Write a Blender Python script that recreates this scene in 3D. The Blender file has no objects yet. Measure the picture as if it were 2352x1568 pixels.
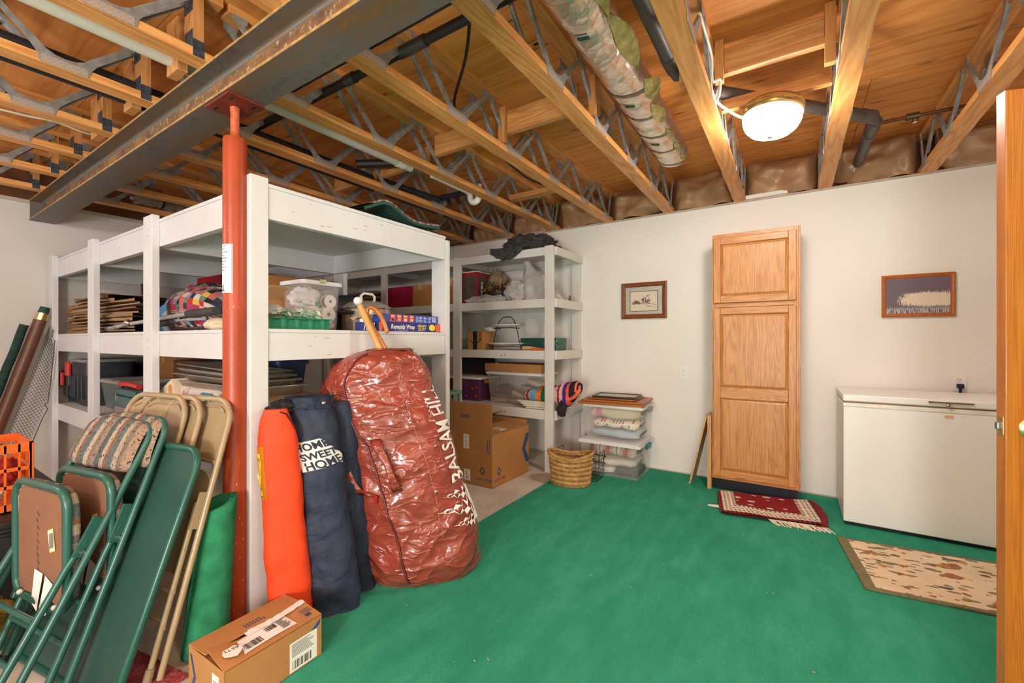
import bpy, math, random
from mathutils import Vector as V, Matrix as Mx, noise as N
R = math.radians
sin, cos, PI = math.sin, math.cos, math.pi
random.seed(7)
scn = bpy.context.scene
C = scn.collection

# ------------------------------------------------------------------ camera, world, lights, exposure
cd = bpy.data.cameras.new('camera'); cd.sensor_width = 36; cd.lens = 990/2352*36; cd.shift_y = -3/2352
cd.clip_start = .02
cam = bpy.data.objects.new('camera', cd); C.objects.link(cam)
cam.location = (0, 0, 1.25); cam.rotation_euler = (R(90), 0, R(33)); scn.camera = cam
vs = scn.view_settings
vs.view_transform = 'Standard'; vs.look = 'None'; vs.gamma = 1; vs.use_curve_mapping = False
vs.exposure = 0.1
w = bpy.data.worlds.new('world'); scn.world = w; w.use_nodes = True
bg = w.node_tree.nodes['Background']; bg.inputs[0].default_value = (.75, .87, 1, 1); bg.inputs[1].default_value = 3.0
scn.cycles.max_bounces = 8; scn.cycles.diffuse_bounces = 5; scn.cycles.transparent_max_bounces = 16
scn.cycles.sample_clamp_indirect = 4
def lamp(name, loc, power, col, size, rot=(0, 0, 0)):
    l = bpy.data.lights.new(name, 'AREA'); l.shape = 'DISK'; l.size = size; l.energy = power; l.color = col
    o = bpy.data.objects.new(name, l); C.objects.link(o); o.location = loc; o.rotation_euler = rot
    return o
def point_light(name, loc, power, col, rad):
    l = bpy.data.lights.new(name, 'POINT'); l.shadow_soft_size = rad; l.energy = power; l.color = col
    o = bpy.data.objects.new(name, l); C.objects.link(o); o.location = loc
    return o
WARM = (1, .90, .78); NEUT = (1, .98, .96); COOL = (.88, .94, 1)
DOME = 105; DOMEC = (1, .93, .85)            # emission of the ceiling lamp's glass
point_light('unseen_fill', (-1.3, -1.3, 2.25), 70, NEUT, .14)  # unseen light added behind the camera as neutral fill
point_light('unseen_fill', (-3.9, -1.0, 2.25), 46, COOL, .14)  # unseen light at the left, added as cool fill
point_light('unseen_fill', (.75, .35, 2.28), 40, WARM, .14)  # added warm fill overhead, no fixture modelled
point_light('low_fill', (.2, -2.4, 1.05), 285, (1, .98, .97), .35)  # added fill light, set low and far back to brighten the ceiling

# ------------------------------------------------------------------ materials
def lin(h):
    if not isinstance(h, str): return tuple(h)
    c = [int(h[i:i+2], 16)/255 for i in (0, 2, 4)]
    return tuple(x/12.92 if x <= .04045 else ((x+.055)/1.055)**2.4 for x in c)
class NT:
    def __init__(s, name):
        s.m = bpy.data.materials.new(name); s.m.use_nodes = True
        s.t = s.m.node_tree; s.b = s.t.nodes['Principled BSDF']
    def n(s, typ, inp=None, **kw):
        x = s.t.nodes.new('ShaderNode'+typ)
        for k, v in kw.items(): setattr(x, k, v)
        for k, v in (inp or {}).items():
            if isinstance(v, bpy.types.NodeSocket): s.t.links.new(v, x.inputs[k])
            else: x.inputs[k].default_value = v
        return x
    def ln(s, a, b): s.t.links.new(a, b)
    def coord(s, kind='Object', scale=(1, 1, 1), rot=(0, 0, 0), rnd=False):
        tc = s.n('TexCoord'); out = tc.outputs[kind]
        if rnd:
            oi = s.n('ObjectInfo'); mu = s.n('Math', {0: oi.outputs['Random'], 1: 37.0}, operation='MULTIPLY')
            out = s.n('VectorMath', {0: out, 1: mu.outputs[0]}, operation='ADD').outputs[0]
        return s.n('Mapping', {'Vector': out, 'Scale': scale, 'Rotation': rot}).outputs[0]
    def ramp(s, fac, stops, interp='LINEAR'):
        r = s.n('ValToRGB', {0: fac}); e = r.color_ramp; e.interpolation = interp
        while len(e.elements) < len(stops): e.elements.new(.5)
        for el, (p, c) in zip(e.elements, stops): el.position = p; el.color = (*lin(c), 1)
        return r.outputs[0]
    def mix(s, f, a, b, mode='MIX'):
        x = s.n('Mix', data_type='RGBA', blend_type=mode)
        for i, v in ((0, f), (6, a), (7, b)):
            if isinstance(v, bpy.types.NodeSocket): s.ln(v, x.inputs[i])
            elif i == 0: x.inputs[0].default_value = v
            else: x.inputs[i].default_value = (*lin(v), 1)
        return x.outputs[2]
    def noise(s, vec, scale, detail=4, rough=.55, dist=0):
        return s.n('TexNoise', {'Vector': vec, 'Scale': scale, 'Detail': detail, 'Roughness': rough, 'Distortion': dist})
    def math(s, op, a, b=0.0, c=0.0):
        return s.n('Math', {0: a, 1: b, 2: c}, operation=op).outputs[0]
    def bump(s, h, strength=.3, dist=.01):
        b = s.n('Bump', {'Height': h, 'Strength': strength, 'Distance': dist}); s.ln(b.outputs[0], s.b.inputs['Normal'])
    def col(s, c):
        if isinstance(c, bpy.types.NodeSocket): s.ln(c, s.b.inputs['Base Color'])
        else: s.b.inputs['Base Color'].default_value = (*lin(c), 1)
    def set(s, rough=.5, metal=0, spec=.5, **kw):
        s.b.inputs['Roughness'].default_value = rough; s.b.inputs['Metallic'].default_value = metal
        s.b.inputs['Specular IOR Level'].default_value = spec
        for k, v in kw.items(): s.b.inputs[k].default_value = v
        return s.m
MC = {}
def mt(hexc, rough=.5, metal=0, var=.12, vs_=9, bump=0, bs=60, spec=.4, **kw):
    """plain material with a little noise in colour and relief"""
    key = (hexc, rough, metal, var, vs_, bump, bs, spec, tuple(kw.items()))
    if key in MC: return MC[key]
    t = NT('plain_'+str(hexc)); v = t.coord()
    if var:
        n = t.noise(v, vs_, 5)
        c = lin(hexc); lo = tuple(x*(1-var*1.3) for x in c); hi = tuple(min(1, x*(1+var)) for x in c)
        t.col(t.ramp(n.outputs[0], [(.3, lo), (.7, hi)]))
    else: t.col(hexc)
    if bump: t.bump(t.noise(v, bs, 3).outputs[0], bump)
    MC[key] = t.set(rough, metal, spec, **kw); return MC[key]
def wood(name, cols, axis=1, scale=1.0, rough=.5, knots=True, rings=14, spec=.35, stretch=.07):
    """grain along one axis, wavy rings, knots"""
    t = NT(name); sc = [1, 1, 1]; sc[axis] = stretch
    v = t.coord(rnd=True); vm = t.n('Mapping', {'Vector': v, 'Scale': [x*scale for x in sc]}).outputs[0]
    big = t.noise(vm, 5, 3, .5, .3)
    wv = t.math('PINGPONG', t.math('MULTIPLY', big.outputs[0], rings*1.2), .5)
    fine = t.noise(vm, 90, 4, .7)
    f = t.math('ADD', t.math('ADD', t.math('MULTIPLY', wv, .55), .12), t.math('MULTIPLY', t.math('SUBTRACT', fine.outputs[0], .1), .6))
    c = t.ramp(f, [(.2, cols[0]), (.55, cols[1]), (.9, cols[2])])
    if knots:
        sk = [2.2, 2.2, 2.2]; sk[axis] = .9
        vk = t.n('Mapping', {'Vector': v, 'Scale': [x*scale for x in sk]}).outputs[0]
        k = t.n('TexVoronoi', {'Vector': vk, 'Scale': 1.5, 'Randomness': 1.0})
        kf = t.ramp(k.outputs[0], [(.03, 'ffffff'), (.09, '000000')])
        c = t.mix(t.math('MULTIPLY', kf, .7), c, cols[3] if len(cols) > 3 else cols[0])
    t.col(c); t.bump(f, .12, .004)
    return t.set(rough, 0, spec)
def drywall(name, c):
    t = NT(name); v = t.coord()
    a = t.noise(v, 1.3, 4); b = t.noise(v, 240, 3)
    base = lin(c)
    t.col(t.ramp(a.outputs[0], [(.3, tuple(x*.95 for x in base)), (.7, base)])); t.bump(b.outputs[0], .06, .003)
    return t.set(.62, 0, .3)
def m_carpet():
    t = NT('green_carpet'); v = t.coord()
    a = t.noise(v, 260, 3, .7); b = t.noise(t.coord(scale=(1, .35, 1)), 9, 5, .65); d = t.noise(v, 1.1, 3)
    f = t.math('ADD', t.math('MULTIPLY', a.outputs[0], .5), t.math('ADD', t.math('MULTIPLY', b.outputs[0], .35), t.math('MULTIPLY', d.outputs[0], .25)))
    t.col(t.ramp(f, [(.36, '277c60'), (.54, '339475'), (.72, '52b090')])); t.bump(a.outputs[0], .55, .006)
    return t.set(.95, 0, .1)
def m_concrete():
    t = NT('concrete'); v = t.coord()
    a = t.noise(v, 3, 6, .6); b = t.noise(v, 60, 4)
    f = t.math('ADD', t.math('MULTIPLY', a.outputs[0], .7), t.math('MULTIPLY', b.outputs[0], .3))
    t.col(t.ramp(f, [(.3, 'aea294'), (.5, 'cdc3b5'), (.7, 'dbd2c6')])); t.bump(b.outputs[0], .15, .004)
    return t.set(.75, 0, .3)
def m_ply():
    t = NT('plywood_underside'); v = t.coord(rnd=True)
    vm = t.n('Mapping', {'Vector': v, 'Scale': (.09, 1, 1)}).outputs[0]
    big = t.noise(vm, 4, 3, .55, .4); wv = t.math('PINGPONG', t.math('MULTIPLY', big.outputs[0], 7), .5)
    fine = t.noise(vm, 70, 4, .7)
    f = t.math('ADD', t.math('ADD', t.math('MULTIPLY', wv, .5), .12), t.math('MULTIPLY', fine.outputs[0], .5))
    c = t.ramp(f, [(.2, 'b06a30'), (.5, 'd88c48'), (.85, 'e8a662')])
    vk = t.n('Mapping', {'Vector': v, 'Scale': (1.5, 5.0, 1)}).outputs[0]
    k = t.n('TexVoronoi', {'Vector': vk, 'Scale': 2.2, 'Randomness': 1.0})
    kf = t.ramp(k.outputs[0], [(.03, 'ffffff'), (.20, '000000')])
    c = t.mix(t.math('MULTIPLY', kf, .75), c, '63381c')
    t.col(c); t.bump(f, .1, .004); return t.set(.65, 0, .25)
def m_tooth():
    t = NT('toothed_plate'); v = t.coord(scale=(1, 1, 1))
    ch = t.n('TexChecker', {'Vector': v, 'Scale': 110.0}); b = t.noise(v, 30, 2)
    c = t.mix(t.math('MULTIPLY', ch.outputs['Fac'], .55), 'b3b0ad', 'c08c5e')
    t.col(c); t.bump(ch.outputs['Fac'], .5, .004); return t.set(.45, .35, .5)
def m_steel():
    t = NT('rolled_steel'); v = t.coord(scale=(.25, 1, 1))
    a = t.noise(v, 7, 6, .65); b = t.noise(t.coord(scale=(1, 1, 1)), 35, 4, .7)
    f = t.math('ADD', t.math('MULTIPLY', a.outputs[0], .65), t.math('MULTIPLY', b.outputs[0], .35))
    t.col(t.ramp(f, [(.34, '4d4b49'), (.48, '6f6b67'), (.60, '7d6346'), (.74, 'a0703c')]))
    return t.set(.48, .35, .5)
def m_rustedge():
    return mt('b08a55', .6, .1, .3, 30)
def m_crumple(name, hexc, rough, metal, s1, s2, strength, dist):
    t = NT(name); v = t.coord(); n = t.noise(v, 6, 2); vv = t.n('VectorMath', {0: v, 1: t.n('VectorMath', {0: n.outputs[1], 'Scale': .12}, operation='SCALE').outputs[0]}, operation='ADD').outputs[0]
    a = t.n('TexVoronoi', {'Vector': vv, 'Scale': s1}); b = t.n('TexVoronoi', {'Vector': vv, 'Scale': s2}); k = t.noise(v, 60, 2)
    t.col(hexc); t.bump(t.math('ADD', t.math('ADD', a.outputs[0], t.math('MULTIPLY', b.outputs[0], .35)), t.math('MULTIPLY', k.outputs[0], .06)), strength, dist); return t.set(rough, metal, .6)
def m_foil(name, hexc, rough, metal, scale, strength, dist=.03):
    t = NT(name); v = t.coord()
    a = t.noise(v, scale, 6, .65, 1.2); b = t.n('TexVoronoi', {'Vector': a.outputs[1], 'Scale': 6.0}, feature='DISTANCE_TO_EDGE')
    h = t.math('ADD', t.math('MULTIPLY', a.outputs[0], .8), t.math('MULTIPLY', b.outputs[0], .5))
    c = lin(hexc); t.col(t.ramp(a.outputs[0], [(.3, tuple(x*.75 for x in c)), (.7, c)]))
    t.bump(h, strength, dist); return t.set(rough, metal, .6)
def m_fabric(name, hexc, weave=380, rough=.85, wr=6, ws=.5, dist=.02):
    t = NT(name); v = t.coord()
    a = t.noise(v, wr, 4, .55, .8); b = t.noise(v, weave, 2); c = lin(hexc)
    t.col(t.ramp(a.outputs[0], [(.3, tuple(x*.8 for x in c)), (.7, tuple(min(1, x*1.12) for x in c))]))
    t.bump(t.math('ADD', a.outputs[0], t.math('MULTIPLY', b.outputs[0], .05)), ws, dist); return t.set(rough, 0, .25)
def m_patch(name, cols, nx, ny, kind='UV', rough=.9, border=None, bw=.12):
    """patchwork of coloured cells from UV"""
    t = NT(name); v = t.coord(kind, (nx, ny, 1))
    fl = t.n('VectorMath', {0: v}, operation='FLOOR').outputs[0]
    wn = t.n('TexWhiteNoise', {'Vector': fl}, noise_dimensions='3D')
    k = len(cols); c = t.ramp(wn.outputs[0], [(i/k, x) for i, x in enumerate(cols)], 'CONSTANT')
    if border:
        fr = t.n('VectorMath', {0: v}, operation='FRACTION').outputs[0]
        sp = t.n('SeparateXYZ', {0: fr})
        mx = t.math('MAXIMUM', t.math('ABSOLUTE', t.math('SUBTRACT', sp.outputs[0], .5)), t.math('ABSOLUTE', t.math('SUBTRACT', sp.outputs[1], .5)))
        c = t.mix(t.math('GREATER_THAN', mx, .5-bw), c, border)
    t.col(c); n = t.noise(t.coord(), 90, 3); t.bump(n.outputs[0], .4, .01); return t.set(rough, 0, .15)
def m_stripes(name, stops, kind='UV', axis=0, rep=1, wob=.0, rough=.9, bs=120, bstr=.5, fleck=None, seed=0):
    t = NT(name); v = t.coord(kind)
    n = t.noise(v, 30, 3); vv = t.n('VectorMath', {0: v, 1: t.n('VectorMath', {0: n.outputs[1], 'Scale': wob}, operation='SCALE').outputs[0]}, operation='ADD').outputs[0]
    s = t.n('SeparateXYZ', {0: vv}); f = t.math('FRACT', t.math('MULTIPLY', s.outputs[axis], rep))
    c = t.ramp(f, stops, 'CONSTANT')
    if fleck:
        k = t.noise(t.coord(kind, (1, 1, 1)), fleck[1], 3, .7)
        c = t.mix(t.ramp(k.outputs[0], [(.55, '000000'), (.62, 'ffffff')]), c, fleck[0])
    t.col(c); t.bump(t.noise(t.coord(), bs, 3).outputs[0], bstr, .01); return t.set(rough, 0, .15)
def m_clear(name, hexc='ffffff', alpha=.22, rough=.12):
    t = NT(name); t.col(hexc); t.set(rough, 0, .5, Alpha=alpha); return t.m
def m_emit(name, col, s):
    t = NT(name); t.col('ffffff'); t.b.inputs['Emission Color'].default_value = (*col, 1); t.b.inputs['Emission Strength'].default_value = s
    return t.set(.3)
def m_oak(name, axis):
    return wood(name, ['9a5d2b', 'c78a4f', 'd69d62', '8a4f25'], axis, 1.6, .38, False, 16, .45)
WALL = drywall('wall_paint', 'd3ccc5'); WALL_LIT = drywall('wall_paint_lit', 'eae6e0')  # one wall paint in two tones, lamp light put into the lighter copy
WHITE = mt('d8d7d8', .42, 0, .04, 4, .05, 40); WHITE2 = mt('d6d1ca', .42, 0, .04, 4, .05, 40)
CARPET = m_carpet(); CONC = m_concrete(); PLY = m_ply()
LUMY = wood('truss_lumber', ['ba763a', 'df9c59', 'eeb87b', '85491f'], 1)
LUMX = wood('lumber_x', ['a06232', 'c88c52', 'd9a56c', '7a431d'], 0)
LUMZ = wood('lumber_z', ['a86b35', 'c88c52', 'd9a56c', '7a431d'], 2)
GALV = mt('9b9a98', .42, .25, .25, 25); TOOTH = m_tooth(); STEEL = m_steel()
REDP = mt('a8421f', .4, 0, .1, 6, .04, 60, .5); BLK = mt('161616', .45, 0, .2); BLKP = mt('1c1b1c', .5, 0, .25, 20)
CARD = mt('b27d49', .8, 0, .07, 6, .05, 200); CARD2 = mt('a87442', .8, 0, .07, 6, .05, 200); CARDL = mt('c39a6a', .8, 0, .07, 6)
PAPER = mt('ece8e2', .7, 0, .03); INK = mt('2a4a7a', .7, 0, 0); INKB = mt('222222', .7, 0, 0); CHROME = mt('c9c7c3', .18, 1, .05)
BRASS = mt('dcc08a', .24, .9, .1); BROWNW = wood('brown_frame', ['5a2f17', '7d4423', '91552e'], 0, 3, .35, False)
PLAST = mt('e9e7e4', .35, 0, .02)

# ------------------------------------------------------------------ mesh builder
class B:
    def __init__(s): s.v = []; s.f = []; s.mi = []; s.uv = []; s.hasuv = False; s.sm = []
    def add(s, vs, fs, mi=0, sm=False, uv=None):
        b = len(s.v); s.v += [V(p) for p in vs]; s.f += [[i+b for i in f] for f in fs]; s.mi += [mi]*len(fs); s.sm += [sm]*len(fs)
        if uv: s.hasuv = True; s.uv += uv
        else: s.uv += [(p[0], p[2]) for p in vs]
        return s
    def bb(s, x0, x1, y0, y1, z0, z1, mi=0, M=None):
        vs = [V((x, y, z)) for z in (z0, z1) for y in (y0, y1) for x in (x0, x1)]
        if M: vs = [M @ p for p in vs]
        return s.add(vs, [(0, 2, 3, 1), (4, 5, 7, 6), (0, 1, 5, 4), (2, 6, 7, 3), (0, 4, 6, 2), (1, 3, 7, 5)], mi)
    def bar(s, a, b, wx, wy, mi=0, up=(0, 0, 1)):
        a, b = V(a), V(b); d = (b-a).normalized(); u = V(up)
        if abs(d.dot(u)) > .99: u = V((0, 1, 0))
        x = d.cross(u).normalized(); y = x.cross(d)
        vs = [p + x*sx*wx/2 + y*sy*wy/2 for p in (a, b) for sy in (-1, 1) for sx in (-1, 1)]
        return s.add(vs, [(0, 2, 3, 1), (4, 5, 7, 6), (0, 1, 5, 4), (2, 6, 7, 3), (0, 4, 6, 2), (1, 3, 7, 5)], mi)
    def tube(s, pts, r, n=10, mi=0, cap=True, closed=False):
        pts = [V(p) for p in pts]; m = len(pts); rs = r if isinstance(r, (list, tuple)) else [r]*m
        vs = []; fs = []; prev = None
        for i, p in enumerate(pts):
            if closed: d = (pts[(i+1) % m]-pts[i-1]).normalized()
            else: d = (pts[min(i+1, m-1)]-pts[max(i-1, 0)]).normalized()
            if prev is None:
                u = d.orthogonal().normalized()
            else:
                u = prev - d*prev.dot(d)
                u = u.normalized() if u.length > 1e-6 else d.orthogonal().normalized()
            prev = u; q = d.cross(u)
            vs += [p + (u*cos(2*PI*k/n) + q*sin(2*PI*k/n))*rs[i] for k in range(n)]
        for i in range(m if closed else m-1):
            for k in range(n):
                a = i*n+k; b = i*n+(k+1) % n; c = ((i+1) % m)*n+(k+1) % n; d = ((i+1) % m)*n+k
                fs.append((a, b, c, d))
        if cap and not closed: fs += [tuple(reversed(range(n))), tuple(range((m-1)*n, m*n))]
        return s.add(vs, fs, mi, True)
    def lathe(s, prof, n=24, c=(0, 0, 0), mi=0, M=None, cap=True, sx=1, sy=1):
        vs = []; fs = []
        for r, z in prof:
            vs += [V((c[0]+r*cos(2*PI*k/n)*sx, c[1]+r*sin(2*PI*k/n)*sy, c[2]+z)) for k in range(n)]
        if M: vs = [M @ p for p in vs]
        m = len(prof)
        for i in range(m-1):
            for k in range(n): fs.append((i*n+k, i*n+(k+1) % n, (i+1)*n+(k+1) % n, (i+1)*n+k))
        if cap: fs += [tuple(reversed(range(n))), tuple(range((m-1)*n, m*n))]
        return s.add(vs, fs, mi, True)
    def prism(s, poly, f0, f1, mi=0):
        """poly: 2-D points; f0, f1: functions 2-D -> 3-D for both faces"""
        n = len(poly); vs = [V(f0(*p)) for p in poly]+[V(f1(*p)) for p in poly]
        fs = [tuple(reversed(range(n))), tuple(range(n, 2*n))]+[(k, (k+1) % n, n+(k+1) % n, n+k) for k in range(n)]
        return s.add(vs, fs, mi)
    def grid(s, fn, nu, nv, cu=False, cv=False, mi=0, sm=True, flip=False):
        """fn(u,v) -> point, u,v in 0..1"""
        U = nu if cu else nu+1; W = nv if cv else nv+1
        vs = []; uv = []; fs = []
        for j in range(W):
            for i in range(U): vs.append(V(fn(i/nu, j/nv))); uv.append((i/nu, j/nv))
        for j in range(nv):
            for i in range(nu):
                q = [j*U+i, j*U+(i+1) % U, ((j+1) % W)*U+(i+1) % U, ((j+1) % W)*U+i]
                fs.append(tuple(reversed(q)) if flip else tuple(q))
        return s.add(vs, fs, mi, sm, uv)
    def sph(s, c, r, n=16, m=10, mi=0, sc=(1, 1, 1)):
        return s.grid(lambda u, v: (c[0]+r*sc[0]*sin(PI*v)*cos(2*PI*u), c[1]+r*sc[1]*sin(PI*v)*sin(2*PI*u), c[2]-r*sc[2]*cos(PI*v)), n, m, True, False, mi)
MW = {}
def wm(o): return MW.get(o.name, Mx.Identity(4))
def mesh_of(b, name, mats, M=None):
    me = bpy.data.meshes.new(name)
    vs = [M @ p for p in b.v] if M else b.v
    me.from_pydata([tuple(p) for p in vs], [], b.f)
    for m in (mats if isinstance(mats, (list, tuple)) else [mats]): me.materials.append(m)
    me.polygons.foreach_set('material_index', b.mi); me.polygons.foreach_set('use_smooth', [True if x else False for x in b.sm])
    if b.hasuv:
        l = me.uv_layers.new(name='UVMap'); idx = [0]*len(me.loops); me.loops.foreach_get('vertex_index', idx)
        l.data.foreach_set('uv', [c for i in idx for c in b.uv[i]])
    me.update()
    if any(b.sm): me.set_sharp_from_angle(angle=R(42))
    return me
def ob(name, b, mats, parent=None, bev=0, kind=None, label=None, world=True):
    """one mesh object; coordinates are world ones unless world=False (then local to the parent)"""
    M = wm(parent).inverted() if (parent and world) else None
    me = b if isinstance(b, bpy.types.Mesh) else mesh_of(b, name, mats, M)
    o = bpy.data.objects.new(name, me); C.objects.link(o)
    if parent:
        o.parent = parent; MW[o.name] = wm(parent)
    if bev:
        m = o.modifiers.new('edge', 'BEVEL'); m.width = bev; m.segments = 2; m.limit_method = 'ANGLE'; m.angle_limit = R(50)
    if kind: o['kind'] = kind
    if label: o['label'] = label
    return o
def tag(o, label, cat, group=None):
    o['label'] = label; o['category'] = cat
    if group: o['group'] = group
    return o
def thing(name, label, cat, loc=(0, 0, 0), M=None, group=None, rz=0):
    o = bpy.data.objects.new(name, None); C.objects.link(o); o.empty_display_size = .05
    M = M if M is not None else (Mx.Translation(V(loc)) @ Mx.Rotation(rz, 4, 'Z'))
    o.matrix_world = M; MW[o.name] = M.copy()
    return tag(o, label, cat, group)
def struct(name, b, m, parent=None, bev=0):
    return ob(name, b, m, parent, bev, None if parent else 'structure')
def box(name, x0, x1, y0, y1, z0, z1, m, parent=None, bev=.002, world=True):
    return ob(name, B().bb(x0, x1, y0, y1, z0, z1), m, parent, bev, None, None, world)
def text(body, size, origin, ex, ey, mat, parent, name='lettering', ext=.0, sx=1, off=0, shear=0, lift=.0009):
    """flat lettering as a mesh: origin, reading direction ex, up direction ey (world)"""
    vs, fs = text_mesh(body, size, off)
    ex = V(ex).normalized(); ez = ex.cross(V(ey)).normalized(); ey = ez.cross(ex)
    P = [V(origin)+ex*((p.x+shear*p.y)*sx)+ey*p.y+ez*lift for p in vs]
    return ob(name, B().add(P, fs), mat, parent)
def text_mesh(body, size, off=0):
    cu = bpy.data.curves.new('tmp', 'FONT'); cu.body = body; cu.size = size; cu.offset = off; cu.resolution_u = 3
    t = bpy.data.objects.new('tmp', cu); C.objects.link(t)
    me = bpy.data.meshes.new_from_object(t); vs = [v.co.copy() for v in me.vertices]; fs = [list(p.vertices) for p in me.polygons]
    bpy.data.objects.remove(t); bpy.data.meshes.remove(me); return vs, fs
def copy_tree(o, M, label=None):
    r = o.copy(); C.objects.link(r); r.matrix_world = M; MW[r.name] = M.copy()
    if label: r['label'] = label
    for ch in o.children:
        c = ch.copy(); C.objects.link(c); c.parent = r
        for g in ch.children:
            d = g.copy(); C.objects.link(d); d.parent = c
    return r
def frame(o, ex, ey):
    """matrix from origin, x axis, approximate y axis"""
    ex = V(ex).normalized(); ez = ex.cross(V(ey)).normalized(); ey = ez.cross(ex)
    M = Mx((ex, ey, ez)).transposed().to_4x4(); M.translation = V(o); return M
def loft(secs, amp=.0, fs=6, pw=2.3, seed=0):
    """secs: (centre, e1, e2, a, b); returns S(u,v): u round the ring (0 = +e1, .25 = +e2), v along"""
    n = len(secs)-1
    def lerp(a, b, t): return a*(1-t)+b*t
    def S(u, v, d=0):
        x = min(max(v, 0), 1)*n; i = min(int(x), n-1); t = x-i
        p0, p1, p2, p3 = secs[max(i-1, 0)], secs[i], secs[i+1], secs[min(i+2, n)]
        def cr(k):
            a, b, c, e = p0[k], p1[k], p2[k], p3[k]
            return (b*2 + (c-a)*t + (a*2-b*5+c*4-e)*t*t + (b*3-a-c*3+e)*t*t*t)*.5
        c = cr(0); e1 = lerp(p1[1], p2[1], t).normalized(); e2 = lerp(p1[2], p2[2], t).normalized(); a = max(cr(3), .002); b = max(cr(4), .002)
        th = 2*PI*u; ct, st = cos(th), sin(th)
        q = (abs(ct)**pw+abs(st)**pw)**(-1/pw)
        rad = e1*(a*ct*q)+e2*(b*st*q); p = c+rad
        k = rad.length
        if amp:
            z = p*fs; z = V((z.x, z.y, z.z+seed*9.1))
            k += amp*(N.fractal(z, .9, 2.0, 4)+.6*(.5-abs(N.noise(z*1.7)))*1.2)
        return c+rad.normalized()*max(k+d, .001)
    return S
def cap_loft(b, S, nu, nv, mi=0):
    b.grid(lambda u, v: S(u, v), nu, nv, True, False, mi)
    for v, rev in ((0, True), (1, False)):
        ring = [S(i/nu, v) for i in range(nu)]; c = sum(ring, V())/nu
        b.add(ring+[c], [((i+1) % nu, i, nu) if rev else (i, (i+1) % nu, nu) for i in range(nu)], mi, True, [(i/nu, v) for i in range(nu)]+[(.5, v)])
    return b
# ------------------------------------------------------------------ room shell
XL, XR, YB, YF, ZT, ZC = -5.53, 1.37, 4.25, -2.6, 2.46, 2.775
struct('floor', B().bb(XL-.2, 2.6, YF-.2, YB+.2, -.12, 0), CONC)
struct('wall_back', B().bb(XL-.2, XR+.2, YB, YB+.2, 0, ZT), WALL_LIT)
struct('wall_left', B().bb(XL-.2, XL, YF, YB, 0, ZT), WALL)
b = B()
for a in ((XL-.2, -3.5, 0, ZT), (-2.7, 2.6, 0, ZT), (-3.5, -2.7, 0, 1.93), (-3.5, -2.7, 2.4, ZT)): b.bb(a[0], a[1], YF-.2, YF, a[2], a[3])
struct('wall_front', b, WALL)
wi = bpy.data.objects.new('window_1', None); C.objects.link(wi); wi['kind'] = 'structure'
b = B()
for a in ((-3.5, -3.46, 1.93, 2.4), (-2.74, -2.7, 1.93, 2.4), (-3.46, -2.74, 1.93, 1.97), (-3.46, -2.74, 2.36, 2.4), (-3.12, -3.08, 1.97, 2.36)): b.bb(a[0], a[1], YF-.1, YF-.04, a[2], a[3])
ob('window_frame', b, PLAST, wi, .003)
b = B()
for a in ((XR, YB-2.03, ZT), (XR, 0, 0)): pass
b.bb(XR, XR+.12, 2.24, YB, 0, ZT).bb(XR, XR+.12, YF, 1.42, 0, ZT).bb(XR, XR+.12, 1.42, 2.24, 2.06, ZT)
struct('wall_right', b, WALL_LIT)
struct('wall_hall', B().bb(2.5, 2.6, YF, YB, 0, ZT).bb(XR+.12, 2.5, 2.9, 3.0, 0, ZT), WALL)
b = B()
for y0 in (1.42, 2.21): b.bb(XR-.005, XR+.125, y0, y0+.03, 0, 2.06)
b.bb(XR-.005, XR+.125, 1.42, 2.24, 2.03, 2.06).bb(XR-.018, XR, 2.24, 2.31, 0, 2.12).bb(XR-.018, XR, 1.35, 1.42, 0, 2.12).bb(XR-.018, XR, 1.42, 2.24, 2.06, 2.12)
struct('trim_1', b, wood('door_trim_pine', ['9c5a20', 'c07a33', 'd08f48'], 2, 1, .35, False), None, .003)
struct('trim_2', B().bb(XL, XR, YB-.012, YB, ZT-.012, ZT+.004), mt('b9a795', .7), None)
struct('baseboard_back', B().bb(XL, XR, YB-.012, YB, 0, .016), mt('c3b3a2', .8))
struct('trim_3', B().bb(XL-.15, XR+.2, YB+.14, YB+.18, ZT, ZC).bb(XL-.16, XL-.12, YF, YB+.14, ZT, ZC).bb(XR+.08, XR+.12, YF, YB+.14, ZT, ZC).bb(XL-.15, 2.6, YF-.18, YF-.14, ZT, ZC).bb(2.5, 2.6, YF, 3, ZT, ZC), mt('7a4a2c', .8))
# drywall seam strip
struct('trim_4', B().bb(XL, XL+.012, YF, YB, ZT-.03, ZT), mt('b8ab9c', .7))
# plywood deck: one sheet after another, joints along the trusses
ce = bpy.data.objects.new('ceiling', None); C.objects.link(ce); ce['kind'] = 'structure'; MW['ceiling'] = Mx.Identity(4)
shm = {}
for j, y0 in enumerate([-2.84+1.22*k for k in range(6)]):
    x0 = XL-.2 - (1.2 if j % 2 else 0)
    while x0 < 2.6:
        a, c_ = max(x0, XL-.2), min(x0+2.44, 2.6); e, f = y0, min(y0+1.22, YB+.2)
        if c_-a > .05:
            key = (round(c_-a, 2), round(f-e, 2))
            if key not in shm: shm[key] = mesh_of(B().bb(-(c_-a)/2+.0015, (c_-a)/2-.0015, -(f-e)/2+.0015, (f-e)/2-.0015, 0, .018), 'plywood_sheet', PLY)
            o = ob('plywood_sheet', shm[key], None, ce); o.location = ((a+c_)/2, (e+f)/2, ZC)
        x0 += 2.44
struct('roof', B().bb(XL-.3, 2.7, YF-.3, YB+.3, ZC+.02, ZC+.05), mt('7a5a3c', .9))
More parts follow.
